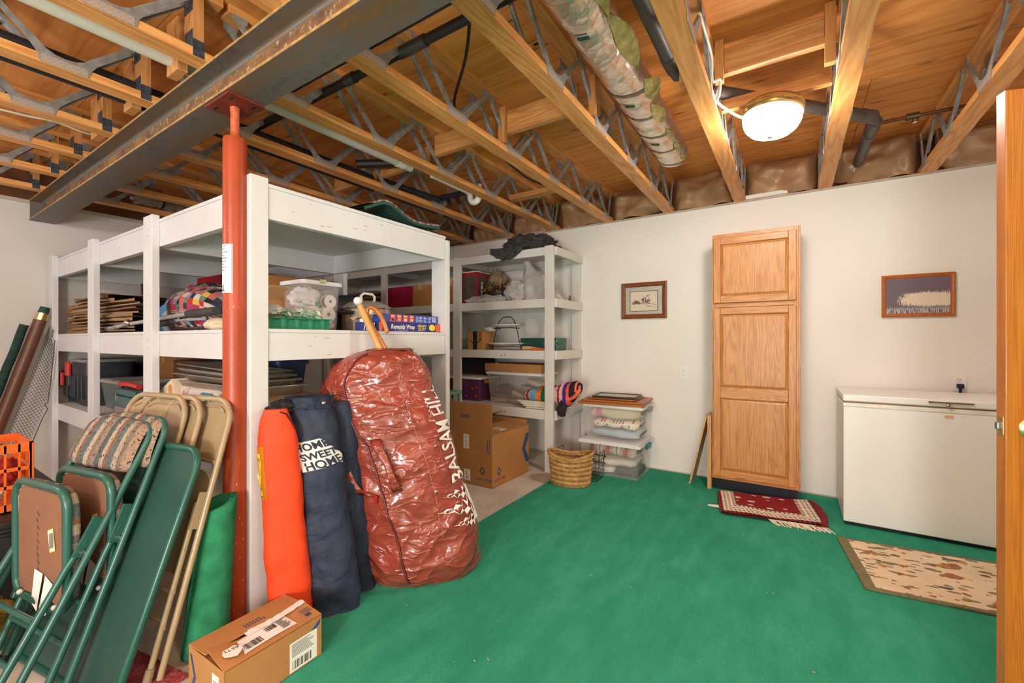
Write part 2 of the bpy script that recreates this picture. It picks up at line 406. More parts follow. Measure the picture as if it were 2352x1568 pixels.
# carpet
def cz(u, v):
    x = -1.79+u*(XR-.001+1.79); y = -2.55+v*(4.225+2.55)
    return (x, y, .011+.0015*N.noise(V((x*2.1, y*2.1, 0))))
b = B().grid(cz, 30, 60)
b.bb(-1.792, -1.785, -2.55, 4.225, 0, .011).bb(-1.79, XR-.001, 4.22, 4.225, 0, .011)
tag(ob('carpet', b, CARPET), 'green short pile carpet covering the floor up to the bare concrete', 'carpet')

# ------------------------------------------------------------------ floor trusses
TX = [.82, .22, -.38, -.98, -1.58, -2.18, -2.78, -3.38, -3.96, -4.54, -5.12]
VY = [1.24+.575*k for k in range(5)]
def web_mesh(side):
    b = B(); poly = []
    h = [(.078, .003), (.086, .034), (.104, .064), (.262, .236), (.2875, .25), (.2875, .278)]
    inn = [(.222, .278), (.225, .258), (.238, .240), (.085, .092), (.06, .066), (.032, .052), (0, .048)]
    half = h+inn
    right = half; left = [(-y, z) for y, z in reversed(half[:-1])]
    poly = right+left
    X = .0462*side
    b.prism(poly, lambda y, z: (X, y, z), lambda y, z: (X+.0025*side, y, z))
    for s in (1, -1):
        b.bar((X-.008*side, s*.085, .076), (X-.008*side, s*.25, .24), .016, .014, 0, (1, 0, 0))
    b.bb(min(X, X+.004*side), max(X, X+.004*side), -.074, .074, .004, .037, 1)
    return mesh_of(b, 'web', [GALV, TOOTH])
WEB = {1: web_mesh(1), -1: web_mesh(-1)}
def halfweb(side):
    b = B(); X = .0462*side
    poly = [(-.078, .003), (.05, .003), (.05, .036), (.03, .05), (-.03, .055), (-.085, .092), (-.238, .24), (-.225, .258), (-.222, .278), (-.2875, .278), (-.2875, .25), (-.262, .236), (-.104, .064), (-.086, .034)]
    b.prism(poly, lambda y, z: (X, y, z), lambda y, z: (X+.0025*side, y, z))
    b.bar((X-.008*side, -.085, .076), (X-.008*side, -.25, .24), .016, .014, 0, (1, 0, 0))
    b.bar((X-.004*side, .02, .04), (X-.004*side, .1, .275), .022, .01, 0, (1, 0, 0))
    return mesh_of(b, 'end_web', [GALV])
HW = {1: halfweb(1), -1: halfweb(-1)}
bcB = mesh_of(B().bb(-.045, .045, .94, 4.37, 0, .038), 'bottom_chord', LUMY); tcB = mesh_of(B().bb(-.045, .045, .94, 4.37, .277, .315), 'top_chord', LUMY)
bcA = mesh_of(B().bb(-.045, .045, -2.72, .915, 0, .038), 'bottom_chord', LUMY); tcA = mesh_of(B().bb(-.045, .045, -2.72, .915, .277, .315), 'top_chord', LUMY)
post = mesh_of(B().bb(-.045, .045, .80, .838, .038, .277).bb(-.0468, -.045, .798, .84, .003, .075, 1).bb(-.0468, -.045, .798, .84, .2, .31, 1).bb(.045, .0468, .798, .84, .003, .075, 1).bb(-.04, .04, .7985, .8, .045, .12, 1).bb(-.04, .04, .7985, .8, .2, .277, 1), 'end_post', [LUMZ, mt('4c5560', .5, .5, .4, 60)])
WHB = ['far right floor truss, the one just left of the open door top', 'floor truss on the right edge of the lit ceiling lamp',
       'floor truss between the foil duct and the ceiling lamp, carrying the white cable', 'floor truss just left of the silver foil duct',
       'floor truss with a hanging black cable, second left of the foil duct', 'floor truss beside the white drain pipe, above the red post\'s right',
       'fourth floor truss left of the foil duct, with black pipes on its left', 'floor truss seen just above the big white shelf\'s near top corner',
       'floor truss above the middle of the big white shelf, beyond the beam', 'next to last floor truss towards the left wall, beyond the beam', 'last floor truss against the left wall, beyond the steel beam']
for x, lb in zip(TX, WHB):
    t = thing('floor_truss', lb, 'truss', (x, 0, ZT), group='floor trusses between beam and back wall')
    ob('bottom_chord', bcB, None, t); ob('top_chord', tcB, None, t)
    for y in VY:
        for s in (1, -1):
            o = ob('web', WEB[s], None, t); o.location = (0, y, 0)
    for s in (1, -1):
        o = ob('end_web', HW[s], None, t); o.location = (0, 4.115, 0)
WHA = ['nearest truss left of the beam, at the top edge over the steel beam', 'truss left of the beam with the white drain pipe under it',
       'truss left of the beam with a black pipe on either side', 'truss left of the beam just above the sagging white cable', 'truss left of the beam just below the sagging white cable',
       'next to last truss left of the beam, short and dim', 'last truss left of the beam, resting near the left wall']
for x, lb in zip(TX[4:], WHA):
    t = thing('floor_truss', lb, 'truss', (x, 0, ZT), group='floor trusses on the near side of the beam')
    ob('bottom_chord', bcA, None, t); ob('top_chord', tcA, None, t); ob('end_post', post, None, t)
    for k in range(4):
        for s in (1, -1):
            o = ob('web', WEB[s], None, t); o.location = (0, .53-.575*k, 0)

# ------------------------------------------------------------------ steel beam, column
RW = NT('rusty_web'); v = RW.coord(scale=(.5, 1, 1)); n_ = RW.noise(v, 9, 6, .7); n2_ = RW.noise(RW.coord(scale=(1, 1, .6)), 40, 4, .7)
RW.col(RW.mix(RW.ramp(n2_.outputs[0], [(.56, '000000'), (.68, 'ffffff')]), RW.ramp(n_.outputs[0], [(.35, '5c4130'), (.5, '7d5a3c'), (.66, 'a0733f')]), 'bfa88c')); RWEB = RW.set(.6, .1, .4)
t = thing('steel_beam', 'dark rusty steel I-beam carrying the floor trusses', 'beam', (-2, .927, 2.285))
b = B().bb(XL+.0, .9, .85, 1.005, 2.285, 2.297).bb(XL+.0, .9, .85, 1.005, 2.447, 2.459)
for sy in (-1, 1):
    for k in range(4):
        a0, a1 = PI/2*k/4, PI/2*(k+1)/4
        for z0, sz in ((2.297, 1), (2.447, -1)):
            q = lambda a: (.9275+sy*(.0045+.016*(1-sin(a))), z0+sz*.016*(1-cos(a)))
            y0, zz0 = q(a0); y1, zz1 = q(a1)
            b.add([(XL, y0, zz0), (.9, y0, zz0), (.9, y1, zz1), (XL, y1, zz1)], [(0, 1, 2, 3)], 0, True)
ob('flanges', b, STEEL, t); ob('web_plate', B().bb(XL, .9, .923, .932, 2.297, 2.447), RWEB, t)
ob('rusted_flange_edge', B().bb(XL+.01, .9, .8492, .85, 2.2865, 2.2965).bb(XL+.01, .9, .8492, .85, 2.4485, 2.4585), m_rustedge(), t)
ob('end_stiffener', B().bb(XL+.02, XL+.03, .852, .923, 2.297, 2.447), STEEL, t)
cx, cy = -2.062, .93
t = thing('steel_column', 'red adjustable steel column under the beam', 'column', (cx, cy, 0))
ob('tube', B().lathe([(.046, .01), (.0465, .03), (.0465, 2.12), (.045, 2.135), (.02, 2.14)], 28, (cx, cy, 0)), REDP, t)
ob('jack_screw', B().lathe([(.018, 2.13), (.018, 2.255), (.02, 2.26), (.02, 2.274)], 14, (cx, cy, 0)), mt('c05c33', .5, .1, .3, 40), t)
b = B().bb(cx-.11, cx+.11, cy-.075, cy+.072, 2.274, 2.2845)
pl = ob('top_plate', b, mt('7b2f22', .55, .1, .25, 20), t, .001)
b = B()
for sx in (-1, 1):
    for sy in (-1, 1): b.bb(cx+sx*.07-.015, cx+sx*.07+.015, cy+sy*.045-.006, cy+sy*.045+.006, 2.2735, 2.2742)
ob('slot', b, BLK, pl)
ob('base_plate', B().bb(cx-.055, cx+.055, cy-.055, cy+.055, 0, .012), mt('9b8577', .8, 0, .4, 40), t)
# paper label wrapped round the column
def wrap(z0, z1, a0, a1, r, n=10):
    return lambda u, v: (cx+r*cos(a0+(a1-a0)*u), cy+r*sin(a0+(a1-a0)*u), z0+(z1-z0)*v)
lab = ob('label', B().grid(wrap(1.455, 1.665, R(240), R(326), .0472), 16, 2), PAPER, t, label='torn white paper label with blue print')
b = B()
for k in range(9):
    zz = 1.655-.013*k; b.grid(wrap(zz, zz+.003, R(252), R(275+random.random()*40), .0476), 8, 1)
b.grid(wrap(1.462, 1.485, R(256), R(261), .0476), 3, 1).grid(wrap(1.462, 1.467, R(256), R(282), .0476), 6, 1).grid(wrap(1.462, 1.492, R(270), R(275), .0476), 3, 1)
b.grid(wrap(1.457, 1.663, R(321), R(323.5), .0476), 2, 2)
ob('print', b, INK, lab)
# chipped paint
b = B()
for k in range(34):
    a = R(random.uniform(245, 420)); z = random.choice((random.uniform(.03, .75), random.uniform(.03, .75), random.uniform(1.2, 1.75))); q = random.uniform(.02, .07); hh = random.uniform(.003, .012)
    b.grid(wrap(z, z+hh, a, a+q, .0469), 3, 1)
ob('paint_chips', b, mt('d9b9a0', .8), t)['kind'] = 'stuff'

# ------------------------------------------------------------------ insulation batts between the truss ends
BATT = m_foil('brown_batt_facing', 'b48a64', .32, .0, 3, .35, .04)
gaps = [(TX[i+1]+.047, TX[i]-.047) for i in range(8)]+[(TX[0]+.047, XR)]
names = ['left of the lamp truss', 'right above the pantry cabinet', 'left of the foil duct end', 'above the framed rock picture', 'above the grey garbage bag', 'above the corner of the big shelf', 'far left, behind the sled', 'left end, in the dark']
BL = ['crumpled batt above the cabinet, right of the ceiling lamp truss', 'foil faced batt straight above the oak cabinet', 'shiny batt at the wall end of the foil duct',
      'batt above the framed rock picture', 'batt above the shelf with the dark garbage bag', 'dim batt left of the dark garbage bag', 'batt in the dark behind the green sled', 'last dim batt at the left end of the wall', 'batt at the right, behind the open door top']
for i, (x0, x1) in enumerate(gaps):
    def bf(u, v, x0=x0, x1=x1, i=i):
        x = x0+.004+(x1-x0-.008)*u; e = min(u, 1-u)*2; e = min(1, e*4)**.5; vv = sin(PI*min(1, .12+v*.88))
        y = 4.30-.13*e*vv-.08*N.noise(V((x*5, v*3, i*3.1)))*e-.045*abs(N.noise(V((x*7, v*2.5, i*7.7))))*e
        return (x, max(4.09, y), ZT+.006+.305*v)
    bt = ob('insulation_batt', B().grid(bf, 36, 18), BATT); tag(bt, BL[i], 'insulation', 'insulation batts along the back wall')
    def pf(u, v, x0=x0, x1=x1, i=i):
        x = x0+.006+(x1-x0-.012)*u
        return (x, 4.268+.02*N.noise(V((x*16, v*4, i)))-.012*sin(PI*v), ZT+.005+.035*v)
    ob('fibre_edge', B().grid(pf, 30, 5), mt('6d2c30', .95, 0, .4, 60, .5, 60), bt)
for (xa, xb, lb) in ((-.335, -.03, 'white foam strip on top of the wall, left of the lamp truss'), (-2.68, -2.3, 'white foam strip on top of the wall behind the garbage bag')):
    tag(box('foam_strip', xa, xb, 4.222, 4.246, ZT+.005, ZT+.038, mt('e8e4dd', .7), None), lb, 'strip')

# ------------------------------------------------------------------ lumber blocking
def board(name, x0, x1, y0, y1, z0, z1, lb, m=None, grp=None):
    return tag(box(name, x0, x1, y0, y1, z0, z1, m or LUMX, None, .0015), lb, 'lumber', grp)
board('strongback', -1.53, -1.03, 2.27, 2.308, 2.56, 2.70, 'brown cross board just left of the foil duct truss')
board('strongback', -2.13, -1.63, 2.27, 2.308, 2.56, 2.70, 'brown cross board behind the hanging black cable')
board('strongback', -2.73, -2.23, 2.29, 2.328, 2.54, 2.66, 'cross board at the end of the white drain pipe')
board('strongback', -3.33, -2.83, 2.3, 2.338, 2.54, 2.66, 'cross board crossing the black pipes, left of the drain pipe')
board('blocking', -2.16, -1.62, 3.28, 3.37, 2.53, 2.57, 'flat board beside the white trap')
board('strongback', -.33, .17, 2.44, 2.478, 2.61, 2.74, 'front board of the doubled blocking in front of the lamp')
board('ledger_strip', -.27, .172, 2.418, 2.44, 2.60, 2.63, 'bright splintered strip nailed under the blocking by the lamp')
board('nailer_block', .125, .165, 2.40, 2.438, 2.50, 2.77, 'upright block at the right end of the doubled blocking', LUMZ)
board('nailer_block', -.33, -.29, 2.40, 2.438, 2.56, 2.77, 'upright block at the left end of the doubled blocking', LUMZ)
board('lamp_block', -.33, .17, 2.66, 2.698, 2.53, 2.59, 'board right behind the brass lamp rim, joining two trusses')
board('lamp_block', -.20, .04, 2.698, 2.75, 2.50, 2.53, 'short flat board holding up the lamp')
board('nailer_block', -1.02+.07, -.91, 2.24, 2.268, 2.50, 2.72, 'dark upright block on the truss left of the foil duct', LUMZ)
board('nailer_block', -1.66+.1, -1.53+.02, 2.24, 2.268, 2.50, 2.72, 'dark upright block behind the hanging black cable', LUMZ)
board('nailer_block', -.46, -.43, 2.2, 2.238, 2.50, 2.77, 'upright block at the black pipe end left of the lamp', LUMZ)
for k, x in enumerate((-2.36, -2.93, -3.5)):
    board('beam_block', x-.06, x+.06, .80, .84, 2.462, 2.70, ['upright block at the drain pipe end, near the beam', 'upright block behind the black pipe end near the beam', 'upright block third along the beam from the top edge'][k], LUMZ)

# ------------------------------------------------------------------ ceiling lamp
lx, ly, lz = -.084, 2.69, 2.50
LM = Mx.Translation(V((lx, ly, lz))) @ Mx.Rotation(R(5), 4, 'Y') @ Mx.Rotation(R(-4), 4, 'X') @ Mx.Scale(.93, 4)
t = thing('ceiling_lamp', 'lit frosted glass dome lamp with brass rim under the trusses', 'lamp', M=LM)
ob('rim', B().lathe([(.08, 0), (.148, 0), (.155, -.008), (.155, -.018), (.149, -.022), (.157, -.028), (.157, -.038), (.15, -.043), (.155, -.05), (.153, -.06), (.142, -.062)], 40, cap=False), BRASS, t, world=False)
ob('backplate', B().lathe([(.15, -.002), (.1, .004), (.001, .004)], 30, cap=False), BRASS, t, world=False)
GLOW = m_emit('lit_glass', DOMEC, DOME)
ob('glass_dome', B().lathe([(.148, -.056), (.15, -.07), (.146, -.095), (.133, -.125), (.108, -.15), (.07, -.168), (.03, -.176), (.0005, -.177)], 40, cap=False), GLOW, t, world=False)
ob('finial', B().lathe([(.004, -.175), (.012, -.18), (.013, -.185), (.005, -.19), (.006, -.197), (.001, -.201)], 14), BRASS, t, world=False)
def cable(name, pts, r, m, lb, cat='cable'):
    P = [V(p) for p in pts]; out = []
    for i in range(len(P)-1):
        a, b_, c_, d = P[max(i-1, 0)], P[i], P[i+1], P[min(i+2, len(P)-1)]
        for k in range(6):
            s = k/6; out.append((b_*2+(c_-a)*s+(a*2-b_*5+c_*4-d)*s*s+(b_*3-a-c_*3+d)*s*s*s)*.5)
    out.append(P[-1])
    return tag(ob(name, B().tube(out, r, 8), m), lb, cat)
NM = mt('e6dccb', .45, 0, .03)
cable('electric_cable', [(-.335, 2.0, 2.66), (-.325, 2.25, 2.62), (-.33, 2.33, 2.535), (-.30, 2.36, 2.545), (-.31, 2.42, 2.51), (-.325, 2.47, 2.49), (-.28, 2.57, 2.475), (-.235, 2.63, 2.458), (-.21, 2.66, 2.47)], .0065, NM, 'white electric cable running from the truss to the ceiling lamp')
cable('electric_cable', [(-3.6, -1.2, 2.56), (-3.62, .2, 2.51), (-3.6, .5, 2.505), (-3.58, .65, 2.515), (-3.62, .84, 2.52), (-3.66, 1.1, 2.62)], .006, NM, 'sagging white electric cable left of the beam')
cable('black_cable', [(-1.13, 1.42, 2.64), (-1.3, 1.6, 2.6), (-1.63, 1.90, 2.63), (-1.62, 1.93, 2.55), (-1.66, 2.1, 2.52), (-1.68, 2.22, 2.535), (-1.70, 2.45, 2.53), (-1.74, 2.9, 2.52), (-1.8, 3.3, 2.6)], .008, BLK, 'black cable hanging in the trusses left of the foil duct')

# ------------------------------------------------------------------ pipes
def pipe(name, pts, r, m, lb, joints=(), jr=1.18, jm=None, n=14):
    t = thing(name, lb, 'pipe', pts[0])
    ob('tube', B().tube(pts, r, n), m, t)
    for (p, q) in joints: ob('coupling', B().tube([p, q], r*jr, n), jm or m, t)
    return t
PIPEB = mt('29272a', .5, .1, .2, 20); PIPEG = mt('5f5a57', .45, .5, .2); PVC = mt('d5cfc4', .35, 0, .04); CLEANPVC = mt('efece6', .3, 0, .02)
pipe('gas_pipe', [(-3.3, 1.415, 2.6), (-.9, 1.415, 2.6)], .022, PIPEB, 'long black pipe crossing the trusses parallel to the beam, with grey coupling',
     [((-1.55, 1.415, 2.6), (-1.38, 1.415, 2.6)), ((-1.95, 1.415, 2.6), (-1.88, 1.415, 2.6))], 1.25, mt('4b4a4b', .45, .3))
pipe('black_pipe', [(-2.6, 1.29, 2.6), (-1.0, 1.29, 2.6)], .025, PIPEB, 'black pipe close beside the beam, shorter than its neighbour')
pipe('black_pipe', [(-2.83, -1.5, 2.545), (-2.83, 2.28, 2.545)], .03, PIPEB, 'thick black drain pipe passing over the beam, right of the other', [((-2.83, 2.16, 2.545), (-2.83, 2.28, 2.545))])
pipe('black_pipe', [(-2.97, -1.5, 2.53), (-2.97, 3.35, 2.53)], .026, PIPEB, 'long thin black pipe above the big shelf, with white printed couplings', [((-2.97, 2.42, 2.53), (-2.97, 2.53, 2.53)), ((-2.97, 3.2, 2.53), (-2.97, 3.27, 2.53))], 1.12, mt('77736f', .5))
pipe('black_pipe', [(-2.72, 2.06, 2.56), (-2.5, 2.24, 2.58)], .03, PIPEB, 'short shiny black elbow by the end of the white drain pipe')
pipe('black_pipe', [(-2.83, 2.4, 2.56), (-2.7, 2.93, 2.53)], .026, PIPEB, 'black pipe leading toward the white trap')
pipe('vent_pipe', [(-2.75, 2.98, 2.56), (-2.42, 2.98, 2.56)], .024, PIPEB, 'black pipe stub left of the white trap', [((-2.66, 2.98, 2.56), (-2.6, 2.98, 2.48)), ((-2.55, 2.98, 2.56), (-2.5, 2.98, 2.48))], .8)
t = pipe('drain_pipe', [(-2.39, -1.5, 2.535), (-2.37, 2.27, 2.53)], .034, PVC, 'white drain pipe under the trusses, passing over the beam', [((-2.37, 2.14, 2.53), (-2.37, 2.2, 2.53))], 1.12, CLEANPVC)
arc = [(-2.37+.045-.045*cos(a), 2.98, 2.50-.045*sin(a)) for a in [PI*k/8 for k in range(9)]]
pipe('trap_pipe', [(-2.37, 2.5, 2.55), (-2.37, 2.9, 2.55), (-2.37, 2.97, 2.54)]+arc+[(-2.28, 2.98, 2.6)], .027, CLEANPVC, 'white u-shaped trap hanging under the trusses')
pipe('vent_duct', [(-.36, 2.62, 2.63), (.42, 3.45, 2.63), (.435, 3.5, 2.62), (.425, 3.98, 2.60), (.42, 4.2, 2.59)], .034, mt('5d544e', .5, .1), 'dark grey vent pipe passing behind the ceiling lamp to the wall', [((.36, 3.39, 2.63), (.42, 3.45, 2.63)), ((.435, 3.5, 2.62), (.432, 3.6, 2.617)), ((.43, 3.68, 2.612), (.429, 3.72, 2.611))], 1.18)
t = pipe('copper_pipe', [(.48, 3.6, 2.64), (1.2, 3.62, 2.64)], .011, mt('6b3f25', .5, .4), 'thin copper water pipe right of the lamp, with a small valve', [((.60, 3.605, 2.64), (.66, 3.605, 2.64))], 2.0, mt('5b4a3a', .4, .6))
ob('valve_handle', B().lathe([(.012, 0), (.014, .01), (.012, .02)], 10, (.64, 3.6, 2.6)), CHROME, t)
pipe('black_pipe', [(-.505, .4, 2.60), (-.495, 2.15, 2.60), (-.485, 2.30, 2.60)], .034, mt('4a4341', .5), 'thick dark pipe along the truss between foil duct and lamp', [((-.495, 2.12, 2.60), (-.49, 2.24, 2.60))], 1.12)
t = thing('junction_box', 'small metal box on the plywood left of the lamp truss', 'box', (-.46, 2.62, 2.7))
ob('body', B().bb(-.49, -.43, 2.6, 2.66, 2.70, 2.774), mt('a59c92', .4, .6), t, .003)
ob('knob', B().sph((-.46, 2.63, 2.695), .018), CHROME, t)
for k, (x, y) in enumerate(((-5.0, 1.5), (-5.1, 1.75))):
    t = thing('foil_elbow', ['foil wrapped duct elbow by the left wall, nearer one', 'foil wrapped duct elbow by the left wall, farther one'][k], 'duct', (x, y, 2.56))
    ob('shell', B().grid(lambda u, v: (x+(.085+.02*N.noise(V((u*5, v*5, k))))*cos(2*PI*u), y-.1+.2*v, 2.58+(.085+.02*N.noise(V((u*5+3, v*5, k))))*sin(2*PI*u)), 18, 10, True), m_foil('duct_foil_dark', 'b7a18c', .25, .8, 12, .8), t)
pipe('hanger_strap', [(-2.83, .35, 2.6), (-2.83, .35, 2.77)], .012, CHROME, 'bright metal pipe hanger at the top left', [((-2.83, .35, 2.66), (-2.83, .35, 2.70))], 1.6)

# ------------------------------------------------------------------ foil duct
FOIL = m_crumple('wrinkled_foil', 'e2d6ca', .34, .85, 7, 26, .55, .02); GLASSW = mt('c4ae72', .95, 0, .25, 25, .6, 40)
t = thing('foil_duct', 'silver foil wrapped round duct with torn yellow insulation', 'duct', (-.72, 2.2, 2.6))
def dp(u, v):
    y = -.3+3.68*v; x = -.70-.03*v; z = 2.605
    k = .098+.006*N.noise(V((u*6 % 6, y*4, 0)))+.004*N.noise(V((cos(2*PI*u)*3, sin(2*PI*u)*3, y*16)))
    for yy in (1.68, 2.32, 2.62, 2.86, 3.12): k -= .010*math.exp(-((y-yy)/.022)**2)
    if v > .97: k *= 1-((v-.97)/.03)**2*.5
    return V((x+k*1.08*cos(2*PI*u), y, z+k*.92*sin(2*PI*u)))
b = B().grid(dp, 40, 150, True); cap = [dp(i/40, 1) for i in range(40)]; b.add(cap+[sum(cap, V())/40], [(i, (i+1) % 40, 40) for i in range(40)], 0, True)
ob('foil_sleeve', b, FOIL, t)
for (yy, wd) in ((2.16, .028), (2.44, .022), (2.70, .022), (2.95, .02), (3.2, .02), (3.3, .018)):
    def sp(u, v, yy=yy, wd=wd):
        a = R(205+125*u); y = yy+.09*u+wd*(v-.5); p = dp(a/(2*PI), (y+.3)/3.68); q = V((-.715, y, 2.605)); return q+(p-q)*1.025
    ob('tape_strap', B().grid(sp, 16, 1), mt('77685d', .5, .3, .1), t)
for (y0, y1, a0, a1, d) in ((1.25, 1.72, 318, 348, .03), (1.66, 2.08, 312, 356, .06), (2.18, 2.40, 312, 358, .075), (2.38, 2.64, 300, 332, .05), (2.72, 2.92, 306, 328, .03), (2.92, 3.12, 308, 326, .03), (3.14, 3.28, 310, 326, .02)):
    def tp(u, v, y0=y0, y1=y1, a0=a0, a1=a1, d=d):
        y = y0+(y1-y0)*v; e = sin(PI*v); m_ = (a0+a1)/2; a = R(m_+(a1-a0)*(u-.5)*e); p = dp(a/(2*PI), (y+.3)/3.68); q = V((-.715, y, 2.605))
        return q+(p-q)*(1.03+d*6*u*e+.08*N.noise(V((u*4, y*20, d*90))))
    ob('torn_fibreglass', B().grid(tp, 8, 14), GLASSW, t)
for yy in (1.68, 2.32, 2.86):
    def mp(u, v, yy=yy): 
        a = R(238+34*u); y = yy-.02+.04*v; p = dp(a/(2*PI), (y+.3)/3.68); q = V((-.715, y, 2.605)); return q+(p-q)*1.012
    ob('green_paint_mark', B().grid(mp, 8, 3), mt('2c5a4c', .5, .2, .3, 40), t)
# red spray marks and lumber stamps on the plywood
b = B()
for (x, y, dx, dy, wd) in ((-.28, 3.0, .11, .5, .03), (.62, 2.35, .03, .16, .04), (-.05, 2.62, .03, .05, .04)):
    b.add([(x, y, ZC-.0006), (x+wd, y, ZC-.0006), (x+wd+dx, y+dy, ZC-.0006), (x+dx, y+dy, ZC-.0006)], [(0, 1, 2, 3)])
ob('spray_mark', b, mt('a8452f', .8), ce)
b = B()
for (x, y, s) in ((-1.22, 1.72, .1), (-1.15, 1.9, .1)):
    for a in ((0, 0, s, .004), (0, s*.6, s, .004), (0, 0, .004, s*.6), (s, 0, .004, s*.6), (s*.3, s*.2, .04, .02)):
        b.bb(x+a[0], x+a[0]+a[2], y+a[1], y+a[1]+a[3], ZC-.0009, ZC-.0004)
ob('lumber_stamp', b, mt('4a2c17', .8), ce)
# ------------------------------------------------------------------ open door at the right
th = R(17); D0 = V((.560, 1.968, 0)); fx = V((cos(th), sin(th), 0)); fn = V((-sin(th), cos(th), 0))
DM = Mx((fx, fn, V((0, 0, 1)))).transposed().to_4x4(); DM.translation = D0+V((0, 0, .012))
t = bpy.data.objects.new('door_1', None); C.objects.link(t); t.matrix_world = DM; MW['door_1'] = DM.copy(); t['kind'] = 'structure'
FIR = wood('door_fir', ['8f4e10', 'b06c20', 'c07e2e'], 2, 2.4, .3, False, 30, .5, .018); FIRE = wood('door_edge', ['a9602a', 'bf7438', 'c98148'], 2, 2.0, .35, False, 8, .5)
b = B().bb(0, .11, .0, .035, 0, 2.018, 0)
b.bb(.66, .77, 0, .035, 0, 2.018).bb(.11, .66, 0, .035, 0, .22).bb(.11, .66, 0, .035, .95, 1.12).bb(.11, .66, 0, .035, 1.9, 2.018)
ob('slab', b, FIR, t, .002, world=False)
ob('door_panel', B().bb(.11, .66, .01, .025, .22, .95).bb(.11, .66, .01, .025, 1.12, 1.9), FIR, t, 0, world=False)
ob('edge_veneer', B().bb(-.0012, 0, .0005, .0345, 0, 2.018), FIRE, t, 0, world=False)
ob('latch_plate', B().bb(-.003, -.001, .006, .029, .94, .997), BRASS, t, .001, world=False)
ob('latch_bolt', B().bb(-.014, -.002, .011, .024, .957, .979), mt('8f9398', .25, .8), t, .003, world=False)
KM = Mx.Translation(V((.062, 0, .966))) @ Mx.Rotation(R(90), 4, 'X')
ob('knob', B().lathe([(.033, 0), (.034, .004), (.03, .008), (.014, .012), (.012, .026), (.018, .034), (.027, .042), (.029, .052), (.025, .062), (.012, .067), (.0005, .068)], 28, M=KM), BRASS, t, world=False)
ob('hinge', B().tube([(.772, -.004, .2), (.772, -.004, .3)], .007).tube([(.772, -.004, 1.7), (.772, -.004, 1.8)], .007), BRASS, t, world=False)

# ------------------------------------------------------------------ chest freezer
FRZ = mt('f2f0ec', .38, 0, .02, 3)
t = thing('chest_freezer', 'cream white chest freezer against the wall beside the open door', 'freezer', (.82, 3.94, 0))
ob('cabinet', B().bb(.291, 1.345, 3.65, 4.2, .035, .822), FRZ, t, .006)
ob('trim_band', B().bb(.289, 1.347, 3.646, 4.2, .806, .832), mt('efe8dc', .3), t, .004)
ob('gasket', B().bb(.297, 1.34, 3.658, 4.19, .832, .842), mt('9b8169', .6), t)
ld = ob('lid', B().bb(.287, 1.349, 3.638, 4.2, .842, .886), FRZ, t, .008)
hd = ob('handle', B().bb(.71, .905, 3.628, 3.638, .866, .873), mt('8a8076', .25, .8), t, .001)
ob('handle_end', B().bb(.706, .725, 3.626, 3.638, .864, .875), CHROME, hd, .001)
ob('lock', B().lathe([(.013, 0), (.013, .006), (.009, .009), (.0005, .009)], 18, M=Mx.Translation(V((.80, 3.638, .853))) @ Mx.Rotation(R(90), 4, 'X')), CHROME, t)
ob('sticker', B().bb(.783, .823, 3.6493, 3.65, .772, .792), mt('e5b58b', .6), t)
ob('base', B().bb(.305, 1.335, 3.67, 4.19, .0135, .036), BLK, t)
b = B()
for k in range(26): x = 1.33-abs(random.gauss(0, .14)); z = .04+abs(random.gauss(0, .018)); b.bb(x, x+.004, 3.6492, 3.65, z, z+.004)
ob('scuff', b, mt('5b5145', .8), t)['kind'] = 'stuff'

# ------------------------------------------------------------------ oak pantry cabinet
OZ, OX = m_oak('oak_grain_z', 2), m_oak('oak_grain_x', 0)
FY = 3.93; x0, x1 = -.558, .043
t = thing('pantry_cabinet', 'tall oak pantry cabinet with raised panel doors on black toe kick', 'cabinet', (-.26, 4.09, 0))
ob('carcass', B().bb(x0+.004, x1-.004, FY+.012, 4.235, .108, 2.118), OZ, t, .002)
for a in (x0, x1-.03): ob('stile', B().bb(a, a+.03, FY-.008, FY+.012, .108, 2.12), OZ, t, .001)
for a, c_ in ((.108, .13), (1.52, 1.552), (2.09, 2.12)): ob('face_rail', B().bb(x0+.03, x1-.03, FY-.008, FY+.012, a, c_), OX, t, .001)
ob('scribe_strip', B().bb(x1, x1+.012, FY+.0, 4.2, .108, 2.125), OZ, t, .001)
ob('toe_kick', B().bb(x0+.006, x1-.002, FY+.03, 4.2, .0135, .108), mt('1d2027', .35), t)
def pdoor(z0, z1, mids):
    d = ob('door', B().bb(x0+.066, x1-.068, FY-.0115, FY-.009, z0+.002, z1-.002), OZ, t)
    for a in (x0+.012, x1-.066): ob('door_stile', B().bb(a, a+.052, FY-.028, FY-.009, z0, z1), OZ, d, .004)
    zs = [z0]+mids+[z1]
    rails = [(z0, z0+.055), (z1-.055, z1)]+[(m-.045, m+.045) for m in mids]
    for a, c_ in rails: ob('door_rail', B().bb(x0+.064, x1-.066, FY-.0275, FY-.009, a, c_), OX, d, .004)
    edges = sorted([z0+.055]+[q for m in mids for q in (m-.045, m+.045)]+[z1-.055])
    for a, c_ in zip(edges[::2], edges[1::2]):
        xa, xb = x0+.064, x1-.066; b = B()
        o_ = [(xa, a), (xb, a), (xb, c_), (xa, c_)]; i1 = [(xa+.022, a+.022), (xb-.022, a+.022), (xb-.022, c_-.022), (xa+.022, c_-.022)]
        vs = [(x, FY-.011, z) for x, z in o_]+[(x, FY-.024, z) for x, z in i1]
        b.add(vs, [(0, 1, 5, 4), (1, 2, 6, 5), (2, 3, 7, 6), (3, 0, 4, 7), (4, 5, 6, 7)])
        ob('raised_panel', b, OZ, d)
pdoor(.132, 1.515, [.82]); pdoor(1.555, 2.088, [])
M = Mx.Translation(V((-.745, 4.03, .0165))) @ Mx.Rotation(R(12.5), 4, 'Y')
